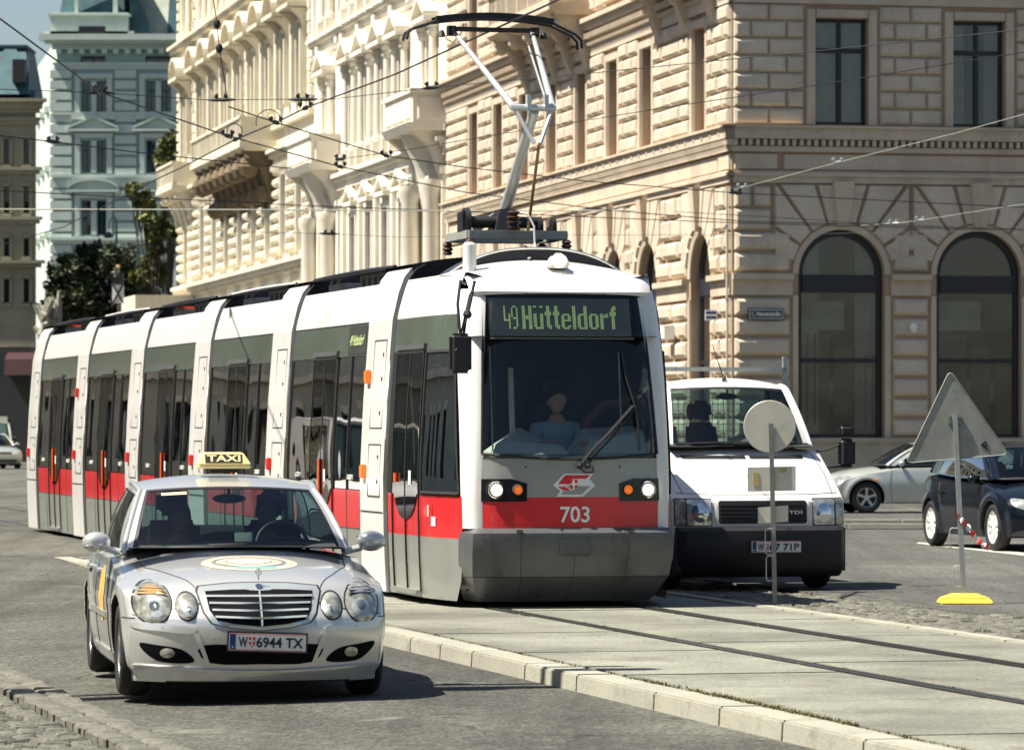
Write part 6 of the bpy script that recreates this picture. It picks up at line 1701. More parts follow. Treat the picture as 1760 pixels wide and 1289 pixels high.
for k in range(3):
    a = PI/2+2*PI*k/3; mb.bar((0,.20,.872), (.02*math.cos(a),.20,.872+.02*math.sin(a)), .006, .004)
mb.tube([(0,.20,.85),(0,.21,.82)], .006, 6); mb.build('bonnet_ornament', m_chrome, tbody)
P2('grille_badge', ellipse(0,.778,.024,.014,16), m_chrome, .034, .004, gr_)
# bumper: lower openings, fog lights, mouldings, sensors
P2('lower_grille', smooth([(-.40,.385),(0,.38),(.40,.385),(.345,.265),(0,.255),(-.345,.265)], 3), m_deep, .003)
for s in (-1, 1):
    P2('fog_light_recess', smooth([(s*.45,.27),(s*.53,.355),(s*.70,.385),(s*.80,.395),(s*.77,.335),(s*.66,.268)], 4), m_deep, .003)
    fo_ = P2('fog_light', ellipse(s*.625,.330,.048,.034,20), m_hlin, .008, .008, res=.02)
    P2('bumper_moulding', [(s*.30,.475),(s*.50,.52),(s*.83,.545),(s*.83,.50),(s*.52,.475),(s*.35,.44)] if False else smooth([(s*.44,.505),(s*.62,.53),(s*.84,.535),(s*.84,.495),(s*.66,.478),(s*.48,.462)], 3), m_silver, .012, .003, depth=.015)
    P2('bumper_blade', [(s*.42,.47),(s*.46,.47),(s*.37,.26),(s*.345,.26)], m_silver, .014, .002, depth=.02)
    P2('parking_sensor', ellipse(s*.32,.43,.010,.010,12), m_lampglass, .004); P2('parking_sensor', ellipse(s*.66,.505,.010,.010,12), m_lampglass, .016)
P2('lower_lip', smooth([(-.80,.245),(-.4,.222),(0,.21),(.4,.222),(.80,.245),(.80,.232),(.4,.207),(0,.195),(-.4,.207),(-.80,.232)], 3), m_silver, .02, 0, depth=.03)
mb = MB()
pline(mb, [(-.845,.595),(-.60,.535)], tbv, 'front', .003) if False else None
for s in (-1, 1):
    pline(mb, [(s*.845,.585),(s*.80,.57)], tbv, 'front', .004); pline(mb, [(s*.60,.615),(s*.565,.625)], tbv, 'front', .005); pline(mb, [(s*.43,.655),(s*.405,.662)], tbv, 'front', .006)
    pline(mb, [(s*.405,.20+.0),(s*.55,.55),(s*.70,1.05),(s*.735,1.5)], tbv, 'top', .004, 16)
    sd_ = 'left' if s < 0 else 'right'
    pline(mb, [(1.72,.24),(1.66,.62),(1.74,.95)], tbv, sd_, .0045); pline(mb, [(2.80,.24),(2.80,.97)], tbv, sd_, .0045); pline(mb, [(3.32,.62),(3.55,.80),(3.74,.98)], tbv, sd_, .0045)
    pline(mb, [(1.72,.24),(2.80,.24),(3.25,.26)], tbv, sd_, .0045); pline(mb, [(.30,.56),(.50,.56)], tbv, sd_, .004)
pline(mb, [(-.74,1.50),(-.4,1.40),(0,1.37),(.4,1.40),(.74,1.50)], tbv, 'top', .008, 8)
mb.build('panel_gap', m_black, tbody)
for s in (-1, 1):
    v_ = 'left' if s < 0 else 'right'
    P2('side_moulding', [(1.78,.50),(3.30,.50),(3.30,.54),(1.78,.54)], m_silver, .012, .003, view=v_, res=.1)
    for y_ in (2.55, 3.45):
        h_ = P2('door_handle', rrect(y_, y_+.19,.80,.828,.012), m_silver, .03, .005, view=v_, depth=.04)
    P2('door_decal', ellipse(2.2,.66,.24,.20,28), mat('orange_decal', (.70,.42,.12), .4, 0, .1) if s < 0 else m_crest, .0035, 0, view=v_, res=.06, depth=0)
    P2('sill', [(1.32,.20),(3.22,.20),(3.22,.27),(1.32,.27)], m_silver, .018, .004, view=v_, res=.1)
m_dec1 = mat('pale_orange_decal', (.66,.585,.47), .3, 0, .08, 6, coat=.5); m_dec2 = mat('teal_decal', (.22,.50,.43), .3, 0, .2, 30, coat=.5)
P2('bonnet_decal', ellipse(.0,.80,.335,.30,36), m_dec1, .003, view='top', res=.05, depth=0, hole=ellipse(.0,.80,.26,.22,36)); P2('bonnet_decal', ellipse(0,.82,.23,.18,30), m_dec1, .003, view='top', res=.05, depth=0, hole=ellipse(0,.82,.16,.11,30))
P2('bonnet_decal', ellipse(0,.83,.15,.10,24), mat('peach_decal', (.67,.56,.46), .3), .003, view='top', res=.05, depth=0)
tb2 = P2('decal_lettering', rrect(-.13,.17,.555,.635,.03), m_dec2, .0045, view='top', res=.05, depth=0)
plate(tbody, (.035,-.035,.405), (1,0,-.035), (.035,0,1), .52, .115, 'W', '6944 TX')
mirror(taxi, -1, .985, 1.80, 1.035, m_silver, m_silver, 1, .105, .075); mirror(taxi, 1, .985, 1.80, 1.035, m_silver, m_silver, 1, .105, .075)
for s in (-1, 1):
    mb = MB(); mb.ball((s*1.02,1.727,1.005), 1, 10, sc=(.075,.014,.012)); mb.build('mirror_indicator', m_lampglass, taxi)
# roof sign
ts = MB(); ts.hexa([(-.245,2.50,1.565),(.245,2.50,1.565),(.245,2.72,1.565),(-.245,2.72,1.565)], [(-.19,2.55,1.675),(.17,2.55,1.675),(.17,2.67,1.675),(-.19,2.67,1.675)])
ts.hexa([(-.245,2.50,1.535),(.245,2.50,1.535),(.245,2.72,1.535),(-.245,2.72,1.535)], [(-.245,2.50,1.565),(.245,2.50,1.565),(.245,2.72,1.565),(-.245,2.72,1.565)])
m_tsign = mat('yellow_sign_plastic', (.78,.66,.34), .35, 0, .05, 3)
tsg = ts.build('taxi_sign', m_tsign, taxi, bevel=.012, bseg=3)
sl_ = Vector((0,.05,.11)).normalized(); n_ = Vector((0,-.11,.05)).normalized(); cc = Vector((-.005,2.525,1.62))+n_*.001
mb = MB(); mb.hexa([cc+Vector((a,0,0))+sl_*b for a, b in ((-.165,-.038),(.165,-.038),(.165,.038),(-.165,.038))], [cc+n_*.003+Vector((a,0,0))+sl_*b for a, b in ((-.165,-.038),(.165,-.038),(.165,.038),(-.165,.038))])
mb.build('sign_panel', m_ink, tsg)
text_part('sign_text', 'TAXI', m_tsign, tsg, cc+n_*.006, (1,0,0), sl_, .062, .30, .001, .03)
mb = MB(); mb.box(-.13,.13,2.54,2.68,1.50,1.535); mb.build('sign_foot', m_black, tsg)
tsg.scale = (.82,.9,.86); tsg.location = (0,.26,.228)
# interior
for x in (-.37,.37): seat(taxi, x, 2.55, .62)
mb = MB(); mb.hexa([(-.62,3.45,.9),(.62,3.45,.9),(.62,3.6,.9),(-.62,3.6,.9)], [(-.58,3.55,1.1),(.58,3.55,1.1),(.58,3.66,1.1),(-.58,3.66,1.1)]); mb.build('rear_bench', m_dark, taxi, bevel=.04)
steering(taxi, .37, 2.02, 1.00)
mb = MB(); mb.grid(lambda u, v: (lerp(-.7,.7,u), lerp(1.50,1.95,v), 1.0+.03*math.sin(PI*v)+.06*math.exp(-((lerp(-.7,.7,u)-.37)/.2)**2)*v), 20, 6); mb.build('dashboard', m_dark, taxi, recalc=False)
mb = MB(); mb.ball((.0,2.18,1.335), 1, 12, sc=(.125,.02,.035)); mb.tube([(0,2.18,1.36),(0,2.2,1.40)], .012, 6); mb.build('rear_view_mirror', m_black, taxi)
mb = MB(); mb.hexa([(.0,1.75,1.03),(.13,1.75,1.03),(.13,1.77,1.03),(0,1.77,1.03)], [(.0,1.79,1.10),(.13,1.79,1.10),(.13,1.81,1.10),(0,1.81,1.10)]); mb.build('taximeter', m_equip, taxi, bevel=.006)
mb = MB(); mb.poly([(-.5,2.085,1.378),(-.32,2.06,1.388),(-.32,2.04,1.37),(-.5,2.065,1.36)]); mb.build('windscreen_sticker', m_tsign, taxi, recalc=False)
mb = MB(); mb.tube([(-.52,1.585,1.005),(-.2,1.47,1.02),(.05,1.45,1.025)], .010, 6); mb.tube([(.02,1.46,1.02),(.3,1.50,1.02),(.62,1.60,1.0)], .010, 6); mb.build('wiper', m_black, taxi)
rtx = Matrix.Rotation(TXR, 4, 'Z')
def at(root, v, ang):
    return Vector(root.location)+Matrix.Rotation(ang, 3, 'Z') @ Vector(v)
m_darkcloth = mat('dark_jacket', (.035,.04,.045), .85, 0, .1)
seated('taxi driver at the wheel, head and shoulders behind the windscreen', at(taxi, (.31,2.50,.53), TXR), TXR, m_darkcloth, hands=((.14,-.36,.42),(-.10,-.38,.42)), head_turn=.2)
seated('passenger with dark hair sitting beside the taxi driver', at(taxi, (-.33,2.52,.50), TXR), TXR, m_darkcloth, hands=((.14,-.3,.12),(-.14,-.3,.12)), hair_len=1, head_turn=.5)

# ---------------- white van (flatbed truck cab)
m_vw = mat('van_white_paint', (.74,.73,.69), .25, 0, .03, 2, coat=.5, dirt=.1, dcol=(.5,.47,.4), ds=2)
VX, VY, VR = 2.66, 44.8, math.radians(13.0)
SV = dict(L=2.1, paint=m_vw,
 top=[(0,.92),(.05,.99),(.12,1.05),(.35,1.22),(.6,1.37),(.78,1.455),(.95,1.47),(2.1,1.45)],
 crown=[(0,.02),(.3,.05),(.8,.04),(2.1,.03)], zb=[(0,.30),(2.1,.30)],
 front=[(.3,.10),(.45,.06),(.70,.03),(.9,.05),(1.0,.08),(1.5,.3)], rear=[(.3,0),(1.5,0)], sweep=(.07,.10), rsweep=(0,.02),
 plan=[(0,.90),(.3,.925),(1,.93),(2.1,.93)], sec=[(.3,.98),(.6,1.0),(1.0,.99),(1.47,.955)],
 axles=(.85,), track=.91, arch=.40, wr=.335, rim=.2, spokes=8, sw=.03, tw=.205, rimm=m_equip,
 gh=dict(wb=(.80,.98,1.47), cb=(0,.80,1.475), wt=(.685,1.46,2.07), ct=(0,1.36,2.10), rt=(.70,2.07,2.09), crt=(0,2.09,2.11), rb=(.83,2.09,1.47), crb=(0,2.10,1.47),
   rm=(.71,1.78,2.12), bm=(.865,1.55,1.47), rh=2.20, sb=.03, t=(.10,.90,.91,.93), glass=m_carglass, sglass=m_carglass))
van, vbody, vbv = car('van', 'white flatbed van with a black bumper parked to the right of the tram', 'van', (VX, VY, P), VR, SV); van.scale = (1.03,1.03,1.03)
def PV(nm, outl, m, off=.004, bul=0, par=None, view='front', res=.05, depth=.02, hole=None): return patch(nm, outl, vbv, view, m, par or vbody, off, res, bul, depth, hole)
mb = MB()
def bump(u, v):
    x = lerp(-1,1,u); a = abs(x); z = [.14,.17,.30,.50,.62,.655][min(5, int(v*5+.01))]; yo = [.12,.03,-.07,-.08,-.07,-.01][min(5, int(v*5+.01))]
    w_ = .955
    return (x*w_ if a < .92 else math.copysign(w_*.92+(a-.92)*.45, x), yo+.07*a**2+.05*a**6+(max(0, a-.92)*4.5), z)
mb.grid(bump, 30, 5); bpv = mb.build('bumper', m_black, van, recalc=False, ang=40, solid=0)
mb = MB(); mb.box(-.90,.90,.10,.5,.2,.64); mb.build('bumper_core', m_black, bpv)
P_grl = PV('grille', rrect(-.47,.47,.69,.925,.03), m_black, .012, 0, depth=.03)
PV('grille_frame', rrect(-.50,.50,.665,.95,.03), m_vw, .006)
for k in range(5): PV('grille_slat', [(-.455,.715+.04*k),(.455,.715+.04*k),(.455,.728+.04*k),(-.455,.728+.04*k)], m_rubber, .022, 0, P_grl, depth=.015)
def surf(bv, view, a, b, off):
    d, og = DIRS[view]; h = bv.ray_cast(og(a, b), d); return h[0]-d*off
text_part('badge', 'TDI', m_chrome, P_grl, surf(vbv, 'front', .34,.805,.03), (1,0,0), (0,0,1), .035, .14, .002, .02)
for s in (-1, 1):
    PV('headlight_seal', rrect(*sorted((s*.535, s*.905)), .665,.95,.02), m_black, .004)
    h_ = PV('headlight', rrect(*sorted((s*.545, s*.79)), .675,.94,.02), m_lampglass, .016, .006, depth=.03)
    PV('lens_reflector', ellipse(s*.66,.80,.085,.10,20), m_chrome, .020, .02, h_)
    PV('indicator', rrect(*sorted((s*.80, s*.895)), .675,.94,.015), m_hlin, .014, .006, depth=.03)
    PV('lens_bar', [(s*.79,.675),(s*.80,.675),(s*.80,.94),(s*.79,.94)], m_black, .022, 0, h_)
PV('air_slot', rrect(-.66,.02,1.345,1.385,.012), m_black, .004); PV('air_slot', rrect(.06,.66,1.345,1.385,.012), m_black, .004)
PV('bonnet_emblem', [(.0,1.17),(.03,1.215),(.06,1.17)], m_dec2, .004); PV('bonnet_emblem', [(-.05,1.12),(-.01,1.12),(-.03,1.16)], m_dec2, .004); PV('bonnet_emblem', [(.07,1.12),(.11,1.12),(.09,1.16)], m_dec2, .004)
mb = MB(); pline(mb, [(-.86,1.0),(-.5,.985),(0,.985),(.5,.985),(.86,1.0)], vbv, 'front', .005, 8); 
for s in (-1, 1): pline(mb, [(s*.80,1.0),(s*.82,1.2),(s*.78,1.42)], vbv, 'front', .005, 8); pline(mb, [(1.05,.32),(1.0,.9),(1.05,1.44)], vbv, 'right' if s > 0 else 'left', .005); pline(mb, [(2.0,.32),(2.0,1.44)], vbv, 'right' if s > 0 else 'left', .005)
mb.build('panel_gap', m_black, vbody)
plate(bpv, (.10,-.105,.455), (1,0,0), (0,0,1), .52, .115, 'W', '67 71P')
mb = MB(); mb.tube([(-.70,.90,1.50),(-.2,.82,1.52),(.25,.82,1.515)], .012, 6); mb.tube([(-.1,.80,1.505),(.3,.83,1.51),(.75,.95,1.50)], .012, 6); mb.build('wiper', m_black, van)
for x in (-.62,-.18,.52): seat(van, x, 1.62, 1.18, w=.2)
mb = MB(); mb.ball((.0,1.38,2.0), 1, 12, sc=(.12,.02,.035)); mb.tube([(0,1.38,2.0),(0,1.4,2.1)], .01, 6); mb.build('rear_view_mirror', m_black, van)
steering(van, .5, 1.22, 1.55, .2, .9)
mb = MB(); mb.grid(lambda u, v: (lerp(-.78,.78,u), lerp(.84,1.15,v), 1.475+.03*math.sin(PI*v)), 12, 4); mb.build('dashboard', m_dark, van, recalc=False)
mb = MB(); mb.hexa([(.05,.95,1.50),(.45,.95,1.50),(.5,1.1,1.50),(0,1.1,1.50)], [(.15,.98,1.53),(.38,1.0,1.57),(.4,1.08,1.54),(.2,1.08,1.60)]); mb.build('paper_heap', m_white, van, smooth=False)
mb = MB(); mb.ball((-.27,1.85,1.84), 1, 10, sc=(.05,.05,.10)); mb.ball((-.10,1.85,1.78), 1, 8, sc=(.04,.04,.05)); o_ = mb.build('red_jacket', m_red, van); 
# flatbed: headboard frame, mesh, bed, rear wheels
m_galv = mat('galvanised_bar', (.42,.44,.42), .45, .6, .1, 8, dirt=.3, ds=5)
mb = MB(); mb.bar((-.95,2.3,2.30),(.93,2.3,2.30), .05,.045); mb.bar((.91,2.3,.95),(.91,2.3,2.44), .05,.05); mb.bar((-.93,2.3,.95),(-.93,2.3,2.44), .05,.05)
for k in range(28): x = -.85+1.7*k/27; mb.bar((x,2.3,1.2),(x,2.3,2.0), .006,.006)
for k in range(12): z = 1.2+.8*k/11; mb.bar((-.9,2.3,z),(.9,2.3,z), .006,.006)
mb.build('headboard', m_galv, van)
mb = MB(); mb.box(-.95,.95,2.25,5.1,.80,.90); mb.box(-.95,-.91,2.3,5.1,.90,1.25); mb.box(.91,.95,2.3,5.1,.90,1.25); mb.box(-.95,.95,5.06,5.1,.90,1.25); mb.box(-.4,-.3,.6,5,.5,.8); mb.box(.3,.4,.6,5,.5,.8); mb.build('flatbed', m_galv, van)
for s in (-1, 1): wheel(van, s, .88, 4.05, .335, .2, 8, .205, m_equip)
# mirror on arms
mb = MB(); mb.box(1.12,1.30,.98,1.10,1.25,1.56); vm_ = mb.build('side_mirror', m_black, van, bevel=.04, bseg=3)
mb = MB(); mb.box(1.12,1.29,.98,1.10,1.57,1.70); mb.build('mirror_cap', m_black, vm_, bevel=.035, bseg=3)
mb = MB(); mb.tube([(.88,1.08,1.42),(1.0,1.05,1.44),(1.14,1.03,1.50)], .012, 6); mb.tube([(.88,1.08,1.28),(1.02,1.06,1.25),(1.2,1.04,1.27)], .012, 6); mb.ball((.90,1.08,1.36), .05, 8, sc=(.6,1,1.3)); mb.build('mirror_arm', m_black, vm_)
mb = MB(); mb.tube([(0,1.5,2.18),(-.10,1.6,2.55)], [.008,.003], 5); mb.lathe([(.03,0),(.02,.03),(.008,.05)], (0,1.5,2.17), 'z', 10); mb.build('aerial', m_black, van)

# ---------------- hatchbacks and others
def hatch(paint, L=4.15, sc=1.0):
    return dict(L=L, paint=paint,
 top=[(0,.60),(.06,.70),(.18,.78),(.5,.87),(.9,.92),(1.15,.95),(1.4,.96),(3.2,.97),(3.9,1.0),(L,.96)],
 crown=[(0,.04),(.2,.09),(.6,.10),(1.2,.08),(L-.4,.05),(L,.06)], zb=[(0,.22),(.4,.19),(3.4,.2),(L,.28)],
 front=[(.2,.10),(.3,.02),(.45,0),(.6,.03),(.75,.09),(.95,.3)], rear=[(.2,.1),(.45,0),(.7,.02),(1.0,.06)], sweep=(.12,.14),
 plan=[(0,.78),(.3,.84),(.7,.865),(2,.875),(3.5,.86),(L,.76)], sec=[(.2,.94),(.35,.98),(.6,1.0),(.8,.975),(.95,.93)],
 bulge=lambda y, z: .03*math.exp(-((math.hypot(y-.83, z-.32)-.39)/.06)**2)+.02*math.exp(-((math.hypot(y-3.35, z-.32)-.39)/.06)**2),
 axles=(.83,3.35), track=.865, arch=.36, wr=.315, rim=.205, spokes=5, sw=.038, tw=.195,
 gh=dict(wb=(.72,1.28,.945), cb=(0,1.08,.965), wt=(.56,2.0,1.36), ct=(0,1.85,1.385), rt=(.54,3.55,1.33), crt=(0,3.68,1.36), rb=(.66,3.95,.99), crb=(0,4.05,1.0), rm=(.60,2.7,1.42), bm=(.78,2.6,.955), rh=1.445, sb=.03, t=(.06,.45,.49,.86)))
def finish_hatch(root, body, bv, paint, lamp=True):
    pp = lambda nm, outl, m, off=.004, bul=0, par=None, view='front', res=.06, depth=.02: patch(nm, outl, bv, view, m, par or body, off, res, bul, depth)
    mb = MB()
    for s in (-1, 1):
        v = 'left' if s < 0 else 'right'
        pline(mb, [(1.35,.22),(1.30,.6),(1.36,.93)], bv, v, .005); pline(mb, [(2.42,.22),(2.42,.94)], bv, v, .005); pline(mb, [(3.05,.55),(3.2,.75),(3.3,.94)], bv, v, .005); pline(mb, [(1.35,.22),(2.9,.22)], bv, v, .005)
        for y_ in (2.2, 3.0): pp('door_handle', rrect(y_, y_+.17,.77,.80,.012), paint, .03, .004, view=v, depth=.03)
        pp('headlight', smooth([(s*.42,.60),(s*.60,.71),(s*.80,.74),(s*.81,.64),(s*.62,.57)], 4), m_lampglass, .01, .02)
        pp('tail_light', smooth([(s*.58,.62),(s*.58,.88),(s*.74,.88),(s*.74,.62)], 2), m_red, .01, .01, view='back')
        pp('side_reflector', rrect(.95,1.04,.66,.69,.01), m_amber, .008, view=v)
        mirror(root, s, .93, 1.52, 1.0, paint, m_black, .8)
    pp('grille', rrect(-.36,.36,.60,.69,.02), m_black); pp('lower_grille', rrect(-.6,.6,.28,.38,.03), m_black)
    mb.build('panel_gap', m_black, body)
    for x in (-.34,.34): seat(root, x, 2.25, .68, w=.22)
    mb = MB(); mb.box(-.58,.58,3.1,3.25,.9,1.12); mb.build('rear_bench', m_dark, root, bevel=.04)
    steering(root, .34, 1.75, .98, .17)
# silver hatchback parked facing left, in front of the corner building
gD = gdep(880, P)
m_golf = mat('silver_grey_paint', (.46,.49,.46), .3, .35, .04, 2, coat=.6)
r_, b_, v_ = car('parked_car', 'silver hatchback parked by the corner building behind the van', 'car', (((1402-880)*gD/F), gD-.5, P), math.radians(-83), hatch(m_golf)); finish_hatch(r_, b_, v_, m_golf)
# black hatchback, front to the right towards the viewer
m_bk = mat('black_car_paint', (.005,.008,.014), .14, 0, .1, 1.5, coat=.22, spec=.3)
m_rimb = mat('bright_rim', (.85,.85,.82), .35, .3, .05)
SB = hatch(m_bk, 4.42); SB.update(axles=(.93,3.615), wr=.335, rim=.235, arch=.375, spokes=10, sw=.022, rimm=m_rimb, track=.885)
SB['top'] = [(0,.66),(.06,.76),(.2,.85),(.5,.93),(.9,.98),(1.2,1.0),(1.4,1.0),(3.4,1.03),(4.1,1.06),(4.42,1.0)]
SB['bulge'] = lambda y, z: .03*math.exp(-((math.hypot(y-.93, z-.335)-.41)/.06)**2)+.025*math.exp(-((math.hypot(y-3.615, z-.335)-.41)/.06)**2)
SB['plan'] = [(0,.78),(.3,.86),(.8,.895),(2,.905),(3.6,.895),(4.42,.78)]
SB['gh'] = dict(wb=(.745,1.25,.985), cb=(0,1.0,1.01), wt=(.58,2.1,1.43), ct=(0,1.9,1.455), rt=(.56,3.75,1.39), crt=(0,3.9,1.42), rb=(.68,4.15,1.07), crb=(0,4.25,1.09), rm=(.62,2.8,1.485), bm=(.80,2.7,1.01), rh=1.515, sb=.03, t=(.06,.45,.49,.84), trim=.014, trimm=m_chrome)
rw_ = Vector(((1598-880)*gdep(938,P)/F, gdep(938,P))); fw_ = Vector(((1705-880)*gdep(944,P)/F, gdep(944,P)))
angb = -math.radians(52)
def place(angle, lx, ly, X, Y): c, s = math.cos(angle), math.sin(angle); return (X-(lx*c-ly*s), Y-(lx*s+ly*c))
# rotation: local -y points along (sin, -cos); the left flank (x<0) faces the camera
angb = math.radians(13)
pb = place(angb, -.885, 3.615, rw_.x, rw_.y)
r_, b_, v_ = car('black_car', 'shiny black hatchback with many-spoke alloy wheels, behind the triangular sign', 'car', (pb[0], pb[1], P), angb, SB); finish_hatch(r_, b_, v_, m_bk)
# far vehicles at the left edge
m_van2 = mat('dull_grey_van_paint', (.22,.25,.23), .35, .2, .06, 2, coat=.3)
def boxvan(name, label, loc, rot, paint, L=4.9, H=1.95, W_=.93, cat='van'):
    S_ = dict(L=L, paint=paint, top=[(0,.8),(.1,.95),(.6,1.08),(.95,1.12),(L,1.12)], crown=[(0,.03),(1,.03),(L,.03)], zb=[(0,.25),(L,.25)], front=[(.25,.05),(.5,0),(1.1,.15)], rear=[(.25,.02),(1.1,0)], sweep=(.1,.12), rsweep=(.0,.04), plan=[(0,.84),(.5,W_),(L,W_)], sec=[(.25,.96),(.6,1.0),(1.12,.98)],
      axles=(.85,L-1.05), track=.91, arch=.38, wr=.33, rim=.2, spokes=6, sw=.04, tw=.2,
      gh=dict(wb=(.82,1.1,1.11), cb=(0,.95,1.13), wt=(.72,1.75,H-.12), ct=(0,1.65,H-.08), rt=(.74,L-.12,H-.12), crt=(0,L-.08,H-.08), rb=(.86,L-.04,1.11), crb=(0,L-.02,1.11), rm=(.745,L*.6,H-.08), bm=(.90,L*.5,1.11), rh=H, sb=.02, t=(.05,.30,.34,.60)))
    r, b, v = car(name, label, cat, loc, rot, S_)
    for s in (-1, 1):
        patch('headlight', rrect(*sorted((s*.5,s*.8)),.66,.86,.03), v, 'front', m_lampglass, b, .01, .08, .01); patch('tail_light', rrect(*sorted((s*.72,s*.86)),.7,1.05,.02), v, 'back', m_red, b, .01, .08)
        mirror(r, s, 1.0, 1.45, 1.2, m_black, m_black, .9)
    patch('grille', rrect(-.4,.4,.66,.8,.02), v, 'front', m_black, b)
    return r
d1 = gdep(806, P)
rv = boxvan('grey_van', 'dull grey van with a side ladder behind the silver car at the left edge', ((-12-880)*(d1+14)/F, d1+14, P), math.radians(8), m_van2)
mb = MB()
for x in (3.1,3.5): mb.bar((.93,x,1.1),(.80,x,1.9), .03,.03)
for k in range(4): z = 1.2+.17*k; mb.bar((.92-.02*k,3.1,z),(.92-.02*k,3.5,z), .025,.025)
mb.build('ladder', m_galv, rv)
m_suv = mat('grey_silver_suv_paint', (.36,.39,.36), .3, .3, .05, 2, coat=.5)
SC = hatch(m_suv, 4.15); SC['paint'] = m_suv
r_, b_, v_ = car('silver_car', 'silver grey car standing in front of the grey van at the left edge', 'car', ((6-880)*d1/F, d1, P), math.radians(20), SC); finish_hatch(r_, b_, v_, m_suv)
d3 = 215.0
m_cream = mat('cream_bus_paint', (.52,.48,.36), .4, 0, .08, 1, coat=.3)
bs_ = empty('bus', ((-12-880)*d3/F, d3, P), math.radians(14), 'tall cream double-deck bus partly cut off by the left edge', 'bus')
mb = MB(); mb.hexa([(-1.25,0,.35),(1.25,0,.35),(1.25,9,.35),(-1.25,9,.35)], [(-1.2,.15,5.8),(1.2,.15,5.8),(1.2,9,5.8),(-1.2,9,5.8)]); bb_ = mb.build('body', m_cream, bs_, bevel=.35, bseg=4)
for s in (-1, 1):
    for k in range(6): mb = MB(); mb.hexa([(s*1.215,.6+k*1.35,3.9),(s*1.245,.6+k*1.35,3.9),(s*1.245,1.75+k*1.35,3.9),(s*1.215,1.75+k*1.35,3.9)], [(s*1.20,.6+k*1.35,5.0),(s*1.23,.6+k*1.35,5.0),(s*1.23,1.75+k*1.35,5.0),(s*1.20,1.75+k*1.35,5.0)]); mb.build('window', m_blackgl, bb_)
    mb = MB(); mb.lathe([(.2,-.15),(.5,-.15),(.5,.15),(.2,.15)], (s*1.1,2,.5), 'x', 20); mb.lathe([(.2,-.15),(.5,-.15),(.5,.15),(.2,.15)], (s*1.1,7,.5), 'x', 20); mb.build('wheel', m_tyre, bs_)
mb = MB(); mb.box(-1.0,1.0,.02,.09,1.3,2.9); mb.box(-1.0,1.0,.05,.12,3.7,4.9); mb.build('windscreen', m_blackgl, bb_); mb = MB(); mb.box(-.9,-.6,-.02,.1,.7,.9); mb.box(.6,.9,-.02,.1,.7,.9); mb.build('headlight', m_lampon, bb_)

boxvan('white_van', 'white delivery van parked on the left side of the street, outside the photo', (-9.6, 60.0, 0), math.radians(14), m_vw, 5.4, 2.45, 1.0)
m_teal_car = mat('teal_car_paint', (.03,.10,.12), .2, .2, .05, 2, coat=.7)
r_, b_, v_ = car('parked_car', 'unseen teal hatchback added for reflections in front of the white van, outside the photo', 'car', (-8.3, 53.0, 0), math.radians(14), hatch(m_teal_car)); finish_hatch(r_, b_, v_, m_teal_car)  # added out of view, only to be mirrored in the tram windows
# ------------------------------------------------------------------ roadside signs
m_back = mat('weathered_sign_back', (.28,.29,.26), .55, .35, .15, 2.5, bump=.05, bs=40, speck=.12, ss=60, dirt=.5, dcol=(.14,.14,.12), ds=4)
m_yel = mat('yellow_base', (.72,.52,.05), .6, 0, .08, 6, dirt=.5, dcol=(.3,.24,.08), ds=8)
m_galv2 = mat('dark_galvanised_post', (.20,.21,.20), .5, .5, .15, 8, dirt=.4, ds=6)
m_brush = mat('pale_brushed_disc', (.55,.53,.45), .5, .3, .1, 3, dirt=.5, dcol=(.28,.27,.23), ds=5)
def spix(px, py, D, z=None): return ((px-880)*D/F, D, CH-(py-HOR)*D/F)
D = gdep(1040, P); k = D/F
rs_ = empty('round_sign', ((1332-880)*k, D, P), 0, 'back of a round road sign on a thin grey post beside the track', 'road sign')
pole_top = (-7*k, 0, CH-(728-HOR)*k-P)
mb = MB(); mb.hexa([(-.022,-.015,0),(.022,-.015,0),(.022,.015,0),(-.022,.015,0)], [(pole_top[0]-.022,-.015,pole_top[2]),(pole_top[0]+.022,-.015,pole_top[2]),(pole_top[0]+.022,.015,pole_top[2]),(pole_top[0]-.022,.015,pole_top[2])]); 
mb.build('post', m_galv2, rs_)
mb = MB(); mb.lathe([(.001,.0),(.25,.0),(.255,.006),(.25,.014),(.001,.014)], (pole_top[0]-.01, .02, CH-(733-HOR)*k-P), 'y', 40); mb.build('disc', m_brush, rs_, ang=30)
def rp(nm, x0, x1, y0, y1, yo, m=m_brush, tilt=0):
    q = MB(); a, b_ = (x0-1332)*k, (x1-1332)*k; z0, z1 = CH-(y1-HOR)*k-P, CH-(y0-HOR)*k-P
    q.hexa([(a,yo,z0),(b_,yo,z0+tilt),(b_,yo,z1+tilt),(a,yo,z1)], [(a,yo+.004,z0),(b_,yo+.004,z0+tilt),(b_,yo+.004,z1+tilt),(a,yo+.004,z1)]); return q.build(nm, m, rs_)
rp('supplementary_plate', 1285, 1368, 803, 845, .02, m_brush, .01); rp('supplementary_plate', 1303, 1355, 872, 900, .02, m_brush, .02)
m_tape = mat('brown_tape', (.42,.30,.13), .5, 0, .1)
rp('tape_strip', 1295, 1304, 812, 835, .014, m_tape); rp('tape_strip', 1340, 1352, 805, 812, .014, m_tape)
def handle(mb, x, z, h_, s=-1): mb.tube([(x, -.01, z+h_/2),(x+s*.07, -.01, z+h_/2),(x+s*.085, -.01, z+h_/2-.02),(x+s*.085, -.01, z-h_/2+.02),(x+s*.07, -.01, z-h_/2),(x, -.01, z-h_/2)], .006, 6)
mb = MB(); handle(mb, -.01, .62, .25); handle(mb, -.0, .36, .24); mb.build('wire_handle', m_galv, rs_)
D = gdep(1037, P); k = D/F
rt_ = empty('triangle_sign', ((1657-880)*k, D, P), 0, 'back of a triangular road sign on a post in a yellow foot', 'road sign')
def q_(px, py): return ((px-1657)*k, CH-(py-HOR)*k-P)
